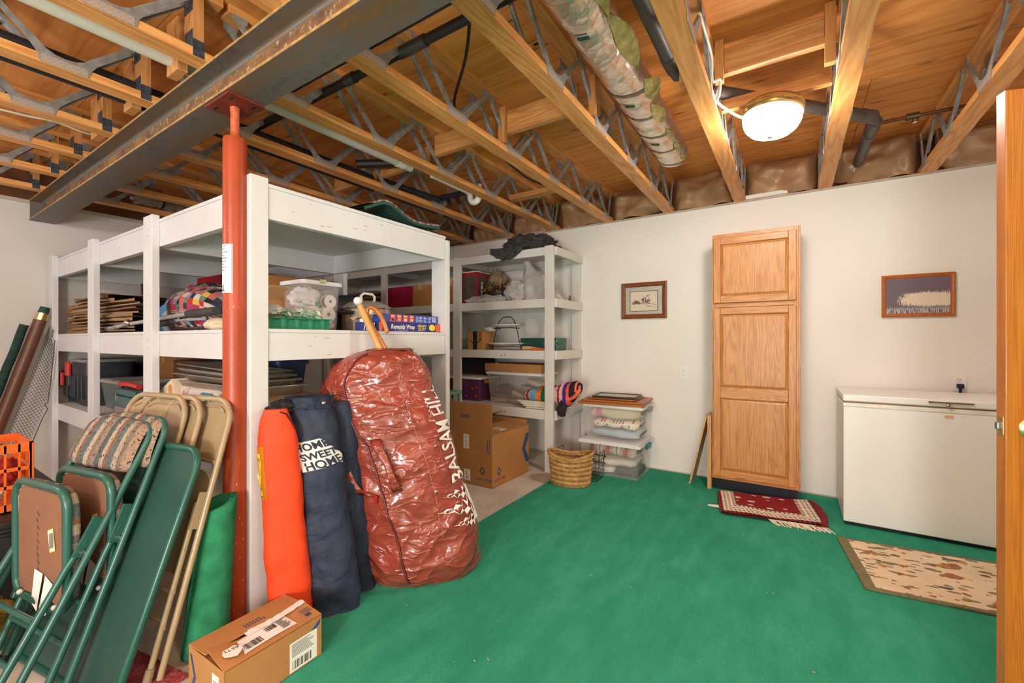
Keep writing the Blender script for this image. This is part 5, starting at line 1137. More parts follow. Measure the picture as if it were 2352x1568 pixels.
ob('body', b, CARD, t); ob('flap', B().bb(0, .14, 1.30, 1.565, 0, .004, M=Mx.Translation(V((-2.60, 0, Z2+.19))) @ Mx.Rotation(R(-28), 4, 'Y')), CARDL, t); ob('flap', B().bb(-.13, 0, 1.30, 1.565, 0, .004, M=Mx.Translation(V((-2.86, 0, Z2+.19))) @ Mx.Rotation(R(35), 4, 'Y')), CARD2, t)
carton('carton', 'cardboard carton at the back of the big shelf, left of the milky container', -3.42, -3.0, 1.55, 1.95, Z2, 1.70, CARD2)
tag(ob('wire_tray', B().tube([(-2.98, 1.42, 1.61), (-2.98, 1.86, 1.61), (-2.70, 1.86, 1.61), (-2.70, 1.60, 1.61)], .004, 6).tube([(-2.98, 1.5, 1.61), (-2.98, 1.5, Z2)], .003, 6).tube([(-2.98, 1.8, 1.61), (-2.98, 1.8, Z2)], .003, 6).tube([(-2.70, 1.86, 1.61), (-2.70, 1.86, Z2)], .003, 6), mt('4a4a48', .4, .5)), 'thin grey wire rack behind the open carton', 'rack')
tag(ob('black_case', folded(B(), -3.0, -2.62, 1.78, 2.1, Z2, 1.57, .01, 3), mt('1e2026', .5)), 'black soft case behind the milky container', 'case')
# quilt, pillow, red bolster
PQ2 = m_patch('patchwork_quilt', ['a83338', '2a2f4c', 'c29a92', 'c2a34a', '3a3638', '7a869c', '9c3a5c', 'bdb2a4', 'a8625a', '5f7a62', '84788a', 'c99f98', '25262c'], 30, 22, 'UV', .95)
sec = []
for k in range(9):
    x = -3.50+.10*k; e = (1-((k-4)/4.6)**2)**.5; sec.append((V((x, 1.28, Z2+.135*e)), V((0, -1, 0)), V((0, 0, 1)), .18*e+.02, .15*e+.005))
S = loft(sec, .022, 7, 2.4, 5)
tag(ob('patchwork_quilt', B().grid(lambda u, v: (lambda p: V((p.x, p.y, max(p.z, Z2+.002))))(S(u, v)), 44, 40, True), PQ2), 'multicoloured patchwork quilt bundled on the big shelf left of the red column', 'quilt')
blob('blue_cloth', 'blue and grey cloth bundle at the left end of the patchwork quilt', 'cloth', (-3.60, 1.27, Z2+.10), .12, m_fabric('denim_blue', '4a78a4'), .02, 6, 12, (.75, 1, 1.3), Z2+.001)
blob('grey_cloth', 'silvery grey cloth between the blue cloth and the patchwork quilt', 'cloth', (-3.49, 1.20, Z2+.075), .085, m_fabric('silver_grey', '8f97a6'), .015, 7, 13, (.6, .8, 1.15), Z2+.001)
tag(ob('red_bolster', B().bb(-4.25, -3.45, 1.62, 1.85, Z2, 1.775), m_fabric('red_cover', 'a80f22', 300, .6), None), 'bright red fabric covered box behind the patchwork quilt', 'cushion')
blob('cream_pillow', 'small cream cushion lying at the shelf edge left of the red column', 'cushion', (-2.55, 1.09, Z2+.03), .09, m_fabric('cream_pad', 'd9c8ae'), .01, 5, 14, (1.5, .8, .38), Z2+.001)
# folded walker
t = thing('folded_walker', 'silver tube folded walking frame with dark foam grips on the big shelf', 'walker', (-3.4, 1.10, Z2))
ALU = mt('c4c4c6', .28, .55, .05); FOAM = mt('3e3c3b', .7)
ob('tube', B().tube([(-4.28, 1.05, Z2+.03), (-3.8, 1.06, Z2+.06), (-3.2, 1.06, Z2+.085), (-2.9, 1.07, Z2+.10), (-2.62, 1.08, Z2+.105)], .013, 12), ALU, t)
ob('tube', B().tube([(-3.45, 1.08, Z2+.045), (-3.1, 1.09, Z2+.07), (-2.8, 1.10, Z2+.07)], .012, 12), ALU, t); ob('tube', B().tube([(-3.3, 1.12, Z2+.02), (-2.9, 1.13, Z2+.02), (-2.6, 1.14, Z2+.09)], .009, 10), FOAM, t)
ob('foam_grip', B().tube([(-2.92, 1.068, Z2+.098), (-2.60, 1.08, Z2+.106)], .022, 14), FOAM, t); ob('foam_grip', B().tube([(-3.4, 1.08, Z2+.047), (-3.14, 1.088, Z2+.066)], .02, 14), FOAM, t)
for k, x in enumerate((-4.28, -4.1, -3.92)): ob('ferrule', B().tube([(x, 1.052, Z2+.03+.012*k), (x+.05, 1.054, Z2+.034+.012*k)], .017, 12), mt('8d9496', .4, .4), t)
ob('height_knob', B().sph((-3.82, 1.045, Z2+.065), .024, 12, 8), CHROME, t)
# pile of folded paper bags
random.seed(12); ad = ['lowest', 'second', 'third', 'fourth', 'fifth', 'sixth', 'seventh', 'eighth', 'ninth', 'tenth', 'topmost']
for k in range(11):
    x0, x1 = -5.36+random.uniform(-.05, .06), -3.72+random.uniform(-.1, .1)
    if k > 8: x0 += .25; x1 -= .5
    zb = Z2+.0265*k; sag = random.uniform(.0, .008); tl = random.uniform(-.008, .012); y0 = 1.045+random.uniform(0, .03)
    def bgf(u, v, x0=x0, x1=x1, zb=zb, sag=sag, tl=tl, y0=y0, k=k):
        a = 2*PI*v; ct, st = cos(a), sin(a); th_ = .010+.005*sin(5*u+k)+.006*(u < .06)+.012*max(0, .12-u)*6
        y = y0+.19+(.19+.012*N.noise(V((u*6, k, 0))))*max(-1, min(1, ct*1.6)); x = x0+(x1-x0)*u
        return (x, y, max(Z2+.0005, zb+.013+sag*sin(PI*u)+tl*(.5-u)+th_*max(-1, min(1, st*1.5))))
    tag(ob('paper_bag', B().grid(bgf, 22, 12, False, True), mt(['8d6c4c', '9a7853', '7d5e43', 'a4825c'][k % 4], .75, 0, .12, 5)), '%s brown folded paper bag in the pile at the left end of the shelf' % ad[k], 'bag', 'folded brown paper bags')
tag(ob('folded_card', B().bb(-4.72, -4.42, 1.04, 1.16, 1.597, 1.612), CARDL), 'pale cardboard piece on top of the brown paper bags', 'card')
tag(ob('thin_stick', B().tube([(-4.25, 1.25, 1.60), (-4.5, 1.32, 1.71)], .009, 8), mt('6b5038', .6)), 'thin brown stick poking up from the paper bag pile', 'stick')

# ------------------------------------------------------------------ big shelf: lower board
Z1 = .6985
BT = mt('2e3136', .45, 0, .1); REDH = mt('c8352c', .4)
for k, (x0, x1, y0, z1, lb) in enumerate(((-5.495, -5.375, 1.05, .98, 'leftmost dark grey bin with red handle on the lower board'), (-5.365, -5.21, 1.06, 1.07, 'middle dark grey bin with red handle, behind the post'), (-5.20, -4.84, 1.05, 1.09, 'right hand dark grey ribbed bin with grey lid'))):
    t = thing('dark_bin', lb, 'bin', ((x0+x1)/2, y0+.15, Z1), group='dark bins at the left end')
    ob('tub', shell(x0, x1, y0, y0+.32, Z1, z1-.05, .03), BT, t); ob('collar', shell(x0-.006, x1+.006, y0-.006, y0+.326, z1-.13, z1-.02, .004), BT, t)
    ob('lid', B().bb(x0-.01, x1+.01, y0-.01, y0+.33, z1-.025, z1), mt('8b8a8c', .4) if k else BT, t, .006)
    if k < 2: ob('handle', B().bb(x0+.05, x1-.02, y0-.035, y0-.008, z1-.13, z1-.01), REDH, t, .008)
    for j in range(3): ob('rib', B().bb(x0+.02+j*(x1-x0)*.3, x0+.045+j*(x1-x0)*.3, y0+.002, y0+.02, Z1+.06, z1-.13), BT, t, .003)
lidded('grey_tote', 'translucent grey tote with pale lid behind the second post', -4.80, -4.19, 1.13, 1.42, Z1, .935, m_clear('smoky_plastic', '747e80', .92, .3), mt('a9a79f', .4), None, .03)
tag(box('dark_tub', -5.15, -4.75, 1.44, 1.7, Z1, 1.05, mt('2b2c2e', .5), None, .01), 'dark covered tub at the back between grey tote and dark bins', 'bin')
carton('carton', 'tall cardboard carton behind the third post, lower board', -4.72, -4.20, 1.45, 1.85, Z1, 1.12, CARD2)
t = thing('wooden_chest', 'dark stained wooden chest of upright planks behind the baking trays', 'chest', (-3.72, 1.6, Z1))
DW = wood('dark_plank', ['4d2e14', '6e4320', '84552c'], 2, 2, .5, True)
for k in range(8): ob('plank', B().bb(-4.19+.125*k, -4.068+.125*k, 1.43, 1.45, Z1, 1.09), DW, t, .002)
ob('carcass', B().bb(-4.19, -3.19, 1.451, 1.80, Z1, 1.09), DW, t); ob('dark_label', B().bb(-3.74, -3.60, 1.428, 1.43, 1.03, 1.07), BLK, t)
t = thing('tool_box', 'teal tool box with red handle on the lower board, between the posts', 'toolbox', (-3.95, 1.08, Z1))
TEALB = mt('2f5a5c', .4, 0, .08); ob('tray', B().bb(-4.14, -3.74, 1.045, 1.20, Z1+.08, Z1+.155), TEALB, t, .008); ob('lid', B().bb(-4.10, -3.74, 1.05, 1.20, Z1+.157, Z1+.205), TEALB, t, .012)
ob('base', B().bb(-4.12, -3.74, 1.05, 1.20, Z1, Z1+.078), mt('8f7d76', .5), t, .006); ob('red_handle', B().tube([(-4.17, 1.10, Z1+.225), (-4.0, 1.10, Z1+.235), (-3.8, 1.10, Z1+.225)], .018, 10), REDH, t); ob('handle_post', B().bb(-4.13, -4.11, 1.09, 1.11, Z1+.2, Z1+.22).bb(-3.86, -3.84, 1.09, 1.11, Z1+.2, Z1+.22), BLK, t); ob('latch', B().bb(-4.06, -4.04, 1.04, 1.045, Z1+.12, Z1+.17), CHROME, t)
CRM = mt('dccdb2', .6, 0, .03)
M = Mx.Translation(V((-3.12, 1.12, Z1+.105))) @ Mx.Rotation(R(-24), 4, 'Y')
t = thing('tilted_box', 'cream printed box tipped on its side, right of the third post', 'box', M=M)
ob('carton', B().bb(-.24, .16, -.09, .09, 0, .17), CRM, t, .002, world=False); ob('printed_top', B().bb(-.12, .16, -.088, .088, .17, .1706), mt('bdb7a4', .6, 0, .1, 12), t, world=False)
text('SIMMER', .042, M @ V((-.09, -.0905, .10)), M.to_3x3() @ V((1, 0, 0)), M.to_3x3() @ V((0, 0, 1)), mt('6b4a34', .6), t); text('CHOICE', .042, M @ V((-.06, -.0905, .05)), M.to_3x3() @ V((1, 0, 0)), M.to_3x3() @ V((0, 0, 1)), mt('6b4a34', .6), t)
ob('printed_leaf', B().lathe([(.03, 0), (.03, .001)], 7, M=Mx.Translation(V((.12, -.0905, .12))) @ Mx.Rotation(R(90), 4, 'X')), mt('c98a4c', .6), t, world=False)
t = thing('tool_carton', 'white rounded carton picturing a turquoise tool, beside the red column', 'box', (-2.72, 1.10, .93))
ob('stand_box', B().bb(-3.0, -2.46, 1.05, 1.19, Z1, .88), mt('b59a76', .7), t, .003)
sec = [(V((x, 1.12, .93)), V((0, -1, 0)), V((0, 0, 1)), .065, .05*k) for x, k in ((-2.88, 1), (-2.6, 1.05), (-2.53, .9), (-2.50, .5))]
ob('carton', cap_loft(B(), loft(sec, 0, 1, 5), 28, 16), mt('e9e3da', .5, 0, .02), t); ob('pink_end', B().bb(-2.995, -2.88, 1.056, 1.185, .882, .985), mt('d8c3bb', .6), t, .003)
ob('emblem', B().lathe([(.016, 0), (.016, .001)], 14, M=Mx.Translation(V((-2.95, 1.0556, .945))) @ Mx.Rotation(R(90), 4, 'X')), mt('b98a6c', .6), t); text('ST', .034, (-2.925, 1.056, .925), (1, 0, 0), (0, 0, 1), mt('a9614a', .6), t)
TQ = mt('2a8fa8', .4); ob('tool_picture', B().bb(-2.70, -2.58, 1.05, 1.0545, .945, .966).bb(-2.615, -2.585, 1.05, 1.0545, .90, .945).bb(-2.725, -2.70, 1.051, 1.0545, .952, .96).bb(-2.58, -2.47, 1.051, 1.0545, .952, .958), TQ, t, .002); ob('tool_trigger', B().bar((-2.67, 1.052, .945), (-2.62, 1.052, .90), .012, .004), BLK, t)
t = carton('printed_carton', 'flat brown carton with lines of print under the baking trays', -2.72, -2.055, 1.06, 1.38, Z1, .965, mt('a68a67', .75), tape=False)
b = B(); random.seed(15)
for k in range(7):
    for c_ in (0, 1): b.bb(.333, .3336, -.13+.17*c_, -.13+.17*c_+random.uniform(.07, .13), .245-.026*k, .251-.026*k)
ob('printed_lines', b, mt('6f573c', .7), t, world=False)
STL = mt('a09789', .38, .45, .15)
for k, (x0, x1, y0, y1, z, h, lb) in enumerate(((-3.25, -2.20, 1.065, 1.36, .966, .045, 'deep steel baking pan at the bottom of the tray stack'), (-3.2, -2.25, 1.09, 1.35, 1.013, .03, 'second baking pan in the stack by the red column'), (-3.1, -2.28, 1.09, 1.34, 1.045, .022, 'topmost thin baking sheet in the stack'))):
    M = Mx.Translation(V(((x0+x1)/2, (y0+y1)/2, z+.0))) @ Mx.Rotation(R(k*.5), 4, 'Y'); t = thing('baking_pan', lb, 'pan', M=M, group='stack of baking trays'); sx, sy = (x1-x0)/2, (y1-y0)/2
    ob('pan', shell(-sx, sx, -sy, sy, 0, h, .02, .002), STL, t, world=False); ob('rolled_rim', B().tube([(-sx, -sy, h), (sx, -sy, h), (sx, sy, h), (-sx, sy, h)], .005, 6, closed=True), STL, t, world=False)
for k in range(2):
    M = Mx.Translation(V((-2.72, 1.21, 1.073+.022*k))) @ Mx.Rotation(R(1+.6*k), 4, 'Y'); t = thing('cooling_rack', ['wire cooling rack on the baking sheets, lower one', 'wire cooling rack on the baking sheets, upper one'][k], 'rack', M=M); b = B()
    for j in range(16): b.tube([(-.40+.052*j, -.115, 0), (-.40+.052*j, .115, 0)], .0018, 5)
    ob('wires', b, STL, t, world=False); ob('rim', B().tube([(-.42, -.12, 0), (.42, -.12, 0), (.42, .12, 0), (-.42, .12, 0)], .0035, 6, closed=True), STL, t, world=False)
t = thing('lantern', 'small dark metal lantern behind the baking trays', 'lantern', (-2.95, 1.405, .966)); ob('roof', B().lathe([(.06, .10), (.045, .125), (.02, .14), (.018, .155), (.001, .16)], 16, (-2.95, 1.405, .966), cap=False), mt('33363a', .4, .5), t)
for k in range(6): a = 2*PI*k/6; ob('rib', B().tube([(-2.95+.06*cos(a), 1.405+.02*sin(a), .968), (-2.95+.06*cos(a), 1.405+.02*sin(a), 1.03), (-2.95+.045*cos(a), 1.405+.015*sin(a), 1.08)], .005, 6), mt('33363a', .4, .5), t)
lidded('navy_tote', 'navy blue plastic tote at the back of the lower board, by the column', -3.15, -2.62, 1.42, 1.62, Z1, 1.125, mt('1f2c50', .45, 0, .06), mt('1f2c50', .45, 0, .06), None, .04)

# ------------------------------------------------------------------ on top of the big shelf
ZS = 1.964; STR = [(0, 'a08c78'), (.07, '756d64'), (.13, 'b3a28e'), (.2, '8d6452'), (.25, '66706f'), (.33, 'baab98'), (.4, '8a7868'), (.46, '9c8374'), (.52, '5b6463'), (.6, 'b5a38c'), (.66, '8d6857'), (.71, '666e6e'), (.79, 'b09e88'), (.86, '807164'), (.92, 'a48775')]
UPH = m_stripes('striped_upholstery', STR, 'UV', 0, 1, .012, .95, 150, .8, ('34393b', 42)); DGREEN = mt('264f45', .3, 0, .06, 5, 0, 60, .5)
def sd_(u, v, off=0):
    s = u; x = -2.06-.40*v; y = 1.62+.62*s; z = ZS+.012+.10*(sin(PI*min(1, (s+.06)*1.15))**1.3 if s < .75 else 0)*(1-s*.25)
    z = ZS+.016+.095*math.exp(-((s-.26)/.24)**2)+.055*s*s*(1 if s > .5 else s*2)*.9
    return V((x, y, z+off))
t = thing('spare_chair_back', 'curved green metal chair seat with striped pad lying on top of the big shelf', 'chair part', (-2.25, 1.95, ZS))
ob('metal_shell', B().grid(lambda u, v: sd_(u, v), 34, 6).grid(lambda u, v: sd_(u, v, .012), 34, 6, flip=True).grid(lambda u, v: sd_(u, 0, .012*v), 34, 1).grid(lambda u, v: sd_(1, u, .012*v), 6, 1), DGREEN, t)
ob('rim_tube', B().tube([sd_(k/24, 0, .002) for k in range(25)], .010, 10).tube([sd_(1, k/8, .002) for k in range(9)], .010, 10), DGREEN, t)
ob('striped_pad', B().grid(lambda u, v: sd_(.1+.9*u, v, .016+.012*sin(PI*v)**.3), 40, 8).grid(lambda u, v: sd_(.1+.9*u, 0, .010+.014*v), 40, 2), m_stripes('striped_upholstery_b', STR, 'UV', 0, 2, .02, .95, 150, .8, ('34393b', 60)), t)
ob('support_foot', B().bb(-2.40, -2.10, 1.66, 1.69, ZS, ZS+.02).bb(-2.40, -2.10, 2.16, 2.19, ZS, ZS+.05), DGREEN, t)
tag(ob('round_tray', B().lathe([(.10, 0), (.13, .01), (.155, .045), (.16, .048), (.157, .052), (.13, .018), (.001, .008)], 36, M=Mx.Translation(V((-2.28, 1.47, ZS+.0)))  @ Mx.Diagonal(V((1, .9, 1, 1))), cap=False), mt('8d8079', .35, .3)), 'grey round tray with a pale rim on top of the big shelf', 'tray')
# ------------------------------------------------------------------ folding chairs and card table leaning on the shelf
EX = V((.984, .18, 0)); HD = V((-.18, .984, 0))
def lean(rf, width, ang):
    """frame of a leaning thing: right foot, width; x to the right, y up the lean, z towards the room"""
    up = HD*sin(ang)+V((0, 0, cos(ang))); return frame(V(rf)-EX.normalized()*width/2, EX, up)
def rrect(x0, x1, y0, y1, r, z, n=5, zf=None):
    P = []
    for (cx_, cy_, a0) in ((x1-r, y1-r, 0), (x0+r, y1-r, 90), (x0+r, y0+r, 180), (x1-r, y0+r, 270)):
        for k in range(n+1): a = R(a0+90*k/n); P.append(V((cx_+r*cos(a), cy_+r*sin(a), z)))
    return P
def utube(hw, y0, y1, r, z=0, n=6):
    P = [V((hw, y0, z))]
    for k in range(n+1): a = R(90*k/n); P.append(V((hw-r+r*cos(a), y1-r+r*sin(a), z)))
    for k in range(n+1): a = R(90+90*k/n); P.append(V((-hw+r+r*cos(a), y1-r+r*sin(a), z)))
    return P+[V((-hw, y0, z))]
GTUBE = mt('2b5b50', .32, 0, .06, 6, 0, 60, .5); BOARD = mt('8a6048', .7, 0, .08)
def green_chair(lb, rf, ang, L):
    M = lean(rf, .46, ang); t = thing('padded_chair', lb, 'chair', M=M, group='padded folding chairs')
    ob('front_frame', B().tube(utube(.22, .012, L-.005, .07), .0125, 12), GTUBE, t, world=False)
    for s in (-1, 1):
        ob('rear_leg', B().tube([(s*.196, .02, .045), (s*.196, .46, .03), (s*.20, .56, .022)], .0115, 10), GTUBE, t, world=False)
        ob('hinge_plate', B().bb(s*.206-.004, s*.206+.004, .50, .64, .0, .04), GTUBE, t, .003, world=False)
        ob('rivet', B().lathe([(.009, 0), (.008, .006), (.001, .007)], 10, M=Mx.Translation(V((s*.212, .52, .02))) @ Mx.Rotation(R(90*s), 4, 'Y')), CHROME, t, world=False)
        ob('foot_cap', B().tube([(s*.22, 0, 0), (s*.22, .03, 0)], .0155, 10), BLK, t, world=False)
    for y in (.17, .30): ob('crossbar', B().tube([(-.196, y, .042), (.196, y, .042)], .0095, 10), GTUBE, t, world=False)
    def pad(u, v):
        a = 2*PI*v; ct, st = cos(a), sin(a); q = (abs(ct)**3+abs(st)**3)**(-1/3); e = (1-abs(2*u-1)**7)**.5 if 0 < u < 1 else 0
        x = (-.222+.434*u)*(1-.03*st*q); y = L-.105+(.098+.012*sin(PI*u))*st*q*(.78+.22*e)+.006*sin(PI*u); z = .004+(.034*(.35+.65*e))*ct*q+.03*(sin(PI*u)-.6)*0
        return V((x, y, z))
    ob('back_pad', B().grid(pad, 40, 30, False, True), UPH, t, world=False)
    # seat hangs plumb from its rear edge
    Q = Mx.Translation(V((0, .315, -.05))) @ Mx.Rotation(ang, 4, 'X')
    P = [Q @ p for p in rrect(-.188, .188, 0, .44, .06, 0)]
    st = ob('seat', B().tube(P, .0145, 12, closed=True), GTUBE, t, world=False)
    ob('bottom_board', B().prism([(p.x, p.y) for p in rrect(-.168, .168, .02, .42, .045, 0)], lambda x, y: Q @ V((x, y, -.004)), lambda x, y: Q @ V((x, y, .002))), BOARD, st, world=False)
    def cush(u, v):
        a = 2*PI*u; k = (1-v)**.5 if v > .0 else 1; ct, s_ = cos(a), sin(a); q = (abs(ct)**6+abs(s_)**6)**(-1/6); r = 1-.5*v**5 if v < .98 else .0
        return Q @ V((.195*ct*q*r, .22+.225*s_*q*r, -.008-.042*v**.7))
    ob('seat_cushion', B().grid(cush, 48, 8, True), m_stripes('seat_fabric_'+str(len(MC))+lb[:6], STR, 'UV', 0, 3, .01, .95, 150, .8, ('34393b', 42)), st, world=False)
    ob('ruffled_edge', B().tube([Q @ (V((p.x*1.0, p.y, -.006+.004*sin(k*2.1)))) for k, p in enumerate(rrect(-.172, .172, .016, .424, .05, 0, 9))], .005, 6, closed=True), mt('b79a80', .9, 0, .4, 60), st, world=False)
    for (x, y) in ((.13, .015), (-.13, .015)): ob('bolt', B().sph(Q @ V((x, y, .012)), .010, 10, 6), PAPER, st, world=False)
    a_ = ob('care_tag', B().add([Q @ V(p) for p in ((-.055, -.01, .008), (.02, -.02, .02), (.03, .115, .006), (-.035, .12, .005), (.03, -.015, .018), (.085, -.02, .02), (.10, .09, .006), (.045, .11, .005))], [(0, 1, 2, 3), (4, 5, 6, 7)]), PAPER, st, world=False)
    s_ = ob('barcode_sticker', B().add([Q @ V(p) for p in ((.075, .20, .0045), (.115, .215, .0045), (.10, .295, .0045), (.06, .28, .0045))], [(0, 1, 2, 3)]), mt('e8dc8a', .6), st, world=False)
    ob('barcode_paper', B().add([Q @ V(p) for p in ((.078, .21, .005), (.106, .22, .005), (.096, .285, .005), (.068, .275, .005))], [(0, 1, 2, 3)]), PAPER, st, world=False); b = B()
    for k in range(7): b.add([Q @ V((.076+.0042*k-.0007*j*3+dx, .216+.0014*k+.055*j, .0055)) for j, dx in ((0, 0), (0, .002), (1, .002), (1, 0))], [(0, 1, 2, 3)])
    ob('barcode', b, INKB, st, world=False)
    b = B(); random.seed(2)
    for k in range(9): y = .34-.026*k; b.bar(Q @ V((-.02+random.uniform(-.004, .004), y, .0045)), Q @ V((-.008+random.uniform(-.006, .006), y-.016, .0045)), .002, .001)
    ob('handwriting', b, mt('5d4a44', .8), st, world=False)
    return t
green_chair('front green padded folding chair with striped back, brown seat board and white tags', (-2.112, .254, .006), R(26.6), 1.005)
green_chair('second green padded folding chair, between the front one and the green card table', (-2.108, .401, .006), R(20.3), .975)
M = lean((-1.898, .479, .004), .87, R(19.8))
t = thing('card_table', 'dark green folding card table leaning behind the green chairs', 'table', M=M)
TT = mt('2a4b44', .33, 0, .12, 2, .05, 30, .5)
ob('tabletop', B().prism([(p.x, p.y) for p in rrect(-.425, .425, .01, .86, .075, 0, 8)], lambda x, y: (x, y, -.006), lambda x, y: (x, y, .002)), TT, t, world=False)
ob('rim', B().tube(rrect(-.425, .425, .01, .86, .075, 0, 8), .014, 12, closed=True), mt('27554a', .28, 0, .05), t, world=False)
for s in (-1, 1): ob('folded_leg', B().tube([(s*.36, .06, -.022), (s*.36, .78, -.022)], .011, 8), DGREEN, t, world=False)
TAN = mt('a58f6e', .28, .0, .08, 8, 0, 60, .55)
def tan_chair(lb, rf, L=1.03):
    ang = math.atan(.285); M = lean(rf, .455, ang); t = thing('metal_chair', lb, 'chair', M=M, group='tan metal folding chairs')
    ob('front_frame', B().tube(utube(.216, .01, L, .10, 0, 8), .0115, 12), TAN, t, world=False)
    def bp_(u, v):
        x = -.205+.41*u; top = L-.012-(.10-(.10**2-max(0, abs(x)-.105)**2)**.5 if abs(x) > .105 else 0); y = (L-.255)+(top-(L-.255))*v; z = -.028*sin(PI*u)+.004
        return (x, y, z)
    ob('back_panel', B().grid(bp_, 26, 12), TAN, t, world=False)
    ob('panel_fold', B().tube([bp_(k/26, 0) for k in range(27)], .008, 8).tube([V(bp_(k/26, .92))+V((0, 0, .004)) for k in range(2, 25)], .005, 6), TAN, t, world=False)
    for s in (-1, 1):
        ob('rear_leg', B().tube([(s*.196, .03, .03), (s*.196, .62, .026)], .0105, 10), TAN, t, world=False)
        ob('hinge_plate', B().bb(s*.206-.004, s*.206+.004, .52, .66, -.004, .036), TAN, t, .003, world=False)
        for y in (.30, .18, .45): ob('rivet', B().lathe([(.007, 0), (.006, .004), (.001, .005)], 8, M=Mx.Translation(V((s*.206, y, .03))) @ Mx.Rotation(R(90*s), 4, 'Y')), TAN, t, world=False)
        ob('foot_cap', B().tube([(s*.196, 0.005, .03), (s*.196, .05, .03)], .015, 10), mt('8c7a60', .5), t, world=False)
    for y in (.20, .30): ob('crossbar', B().tube([(-.196, y, .03), (.196, y, .03)], .008, 8), TAN, t, world=False)
    P = rrect(-.19, .19, .34, .735, .07, -.012); ob('seat_pan', B().prism([(p.x, p.y) for p in P], lambda x, y: (x, y, -.018), lambda x, y: (x, y, -.008)), TAN, t, world=False)
    ob('seat_link', B().tube([(.20, .42, .03), (.16, .40, .01), (.15, .34, -.005)], .008, 8), TAN, t, world=False)
    return t
tan_chair('rearmost tan metal folding chair, touching the red column', (-1.922, .618, .004)); tan_chair('middle tan metal folding chair of the three', (-2.087, .574, .004)); tan_chair('front tan metal folding chair, right behind the green card table', (-2.17, .548, .004))

# rolled turf, floor scraps
t0 = V((-1.985, .785, .004)); t1 = V((-2.015, .845, .575)); TURF = m_carpet()
def tf(u, v):
    a = 2*PI*2.6*u+R(200); r = (.088-.012*v)-.021*u; s = .5+.5*u
    p = t0*(1-v)+t1*v; return V((p.x+r*cos(a)*1.0, p.y+r*.92*sin(a), p.z+(.02*sin(a*1)*v)))
t = ob('turf_roll', B().grid(tf, 90, 14), mt('31825c', .95, 0, .25, 14, .6, 240, .1)); tag(t, 'upright roll of green artificial turf between the tan chairs and the red column', 'roll')
so = t.modifiers.new('thick', 'SOLIDIFY'); so.thickness = .006
for k, (x, y, sx, sy, rz, lb) in enumerate(((-2.05, .52, .20, .14, 10, 'piece of red shag rug under the tan chair feet'), (-2.12, .13, .30, .16, 25, 'piece of red shag rug under the front green chair'))):
    b = B().grid(lambda u, v: (x+(u-.5)*sx*2*cos(R(rz))-(v-.5)*sy*2*sin(R(rz)), y+(u-.5)*sx*2*sin(R(rz))+(v-.5)*sy*2*cos(R(rz)), .003+.010*(1 if 0 < u < 1 and 0 < v < 1 else 0)+.006*abs(N.noise(V((u*40, v*40, k))))), 60, 40)
    tag(ob('shag_rug', b, mt('a3464a', .95, 0, .35, 60, .8, 200)), lb, 'rug')

# ------------------------------------------------------------------ shipping carton in front
bx0, bx1, by0, by1, bh = -1.803, -1.553, .664, 1.013, .166
M = Mx.Translation(V(((bx0+bx1)/2, (by0+by1)/2, .0125))) @ Mx.Rotation(R(1.5), 4, 'Z')
t = thing('shipping_carton', 'small opened cardboard shipping carton with labels in front of the red column', 'box', M=M); sx, sy = .126, .176; bz = bh-.0125
b = B()
for a in ((-sx, sx, -sy, -sy+.003, 0, bz), (-sx, sx, sy-.003, sy, 0, bz), (-sx, -sx+.003, -sy, sy, 0, bz), (sx-.003, sx, -sy, sy, 0, bz), (-sx, sx, -sy, sy, 0, .003)): b.bb(*a)
ob('body', b, CARD, t, .001, world=False)
ob('inner_flap', B().bb(-sx+.004, sx-.004, sy-.12, sy-.003, bz-.008, bz-.005).bb(-sx+.004, sx-.004, -sy+.003, -sy+.12, bz-.008, bz-.005), CARD2, t, world=False)
F1 = Mx.Translation(V((-sx, 0, bz))) @ Mx.Rotation(R(-4), 4, 'Y'); ob('flap', B().bb(0, sx*.98, -sy, sy+.0, 0, .004, M=F1), CARD, t, .001, world=False)
def fl(u, v):
    x = sx-sx*.98*u; y = -sy+2*sy*v; lift_ = .03*u*max(0, .28-v)/.28+.012*u*max(0, v-.75)/.25
    return (x, y, bz+.001+lift_)
ob('flap', B().grid(fl, 10, 24).grid(lambda u, v: V(fl(u, v))+V((0, 0, .004)), 10, 24, flip=True).grid(lambda u, v: V(fl(1, v))+V((0, 0, .004*u)), 1, 24).grid(lambda u, v: V(fl(u, 0))+V((0, 0, .004*v)), 10, 1), CARD, t, world=False)
def onF1(x, y, z=.0046): return F1 @ V((x, y, z))
ob('white_tape', B().grid(lambda u, v: V((-.012+.032*u+.01*sin(v*3), -.05+.225*v, bz+.0115+.004*N.noise(V((u*3, v*14, 0)))+.008*v)), 4, 24), PAPER, t, world=False)
lb_ = ob('shipping_label', B().grid(lambda u, v: V((.015+.085*u, -.10+.19*v, bz+.0065+.003*sin(v*3.1))), 4, 12), PAPER, t, world=False)
b = B(); random.seed(6)
for k in range(14): y = -.085+.0042*k*1.0; b.bb(.055, .09, y, y+random.choice((.0012, .0026)), bz+.0100, bz+.0104)
for k in range(10): y = .0+.0038*k; b.bb(.03, .058, y, y+random.choice((.0012, .0024)), bz+.0102, bz+.0106)
for k in range(8): b.bb(.028+.008*k, .031+.008*k, .045, .045+random.uniform(.02, .038), bz+.0099, bz+.0103)
ob('barcode', b, INKB, lb_, world=False)['kind'] = 'stuff'
tg = ob('round_tag', B().prism([(.07+.034*cos(a)*(.8 if k % 2 else 1), -.125+.03*sin(a)) for k, a in enumerate([2*PI*j/10 for j in range(10)])], lambda x, y: (x, y, bz+.0205), lambda x, y: (x, y, bz+.0195)), PAPER, t, world=False)
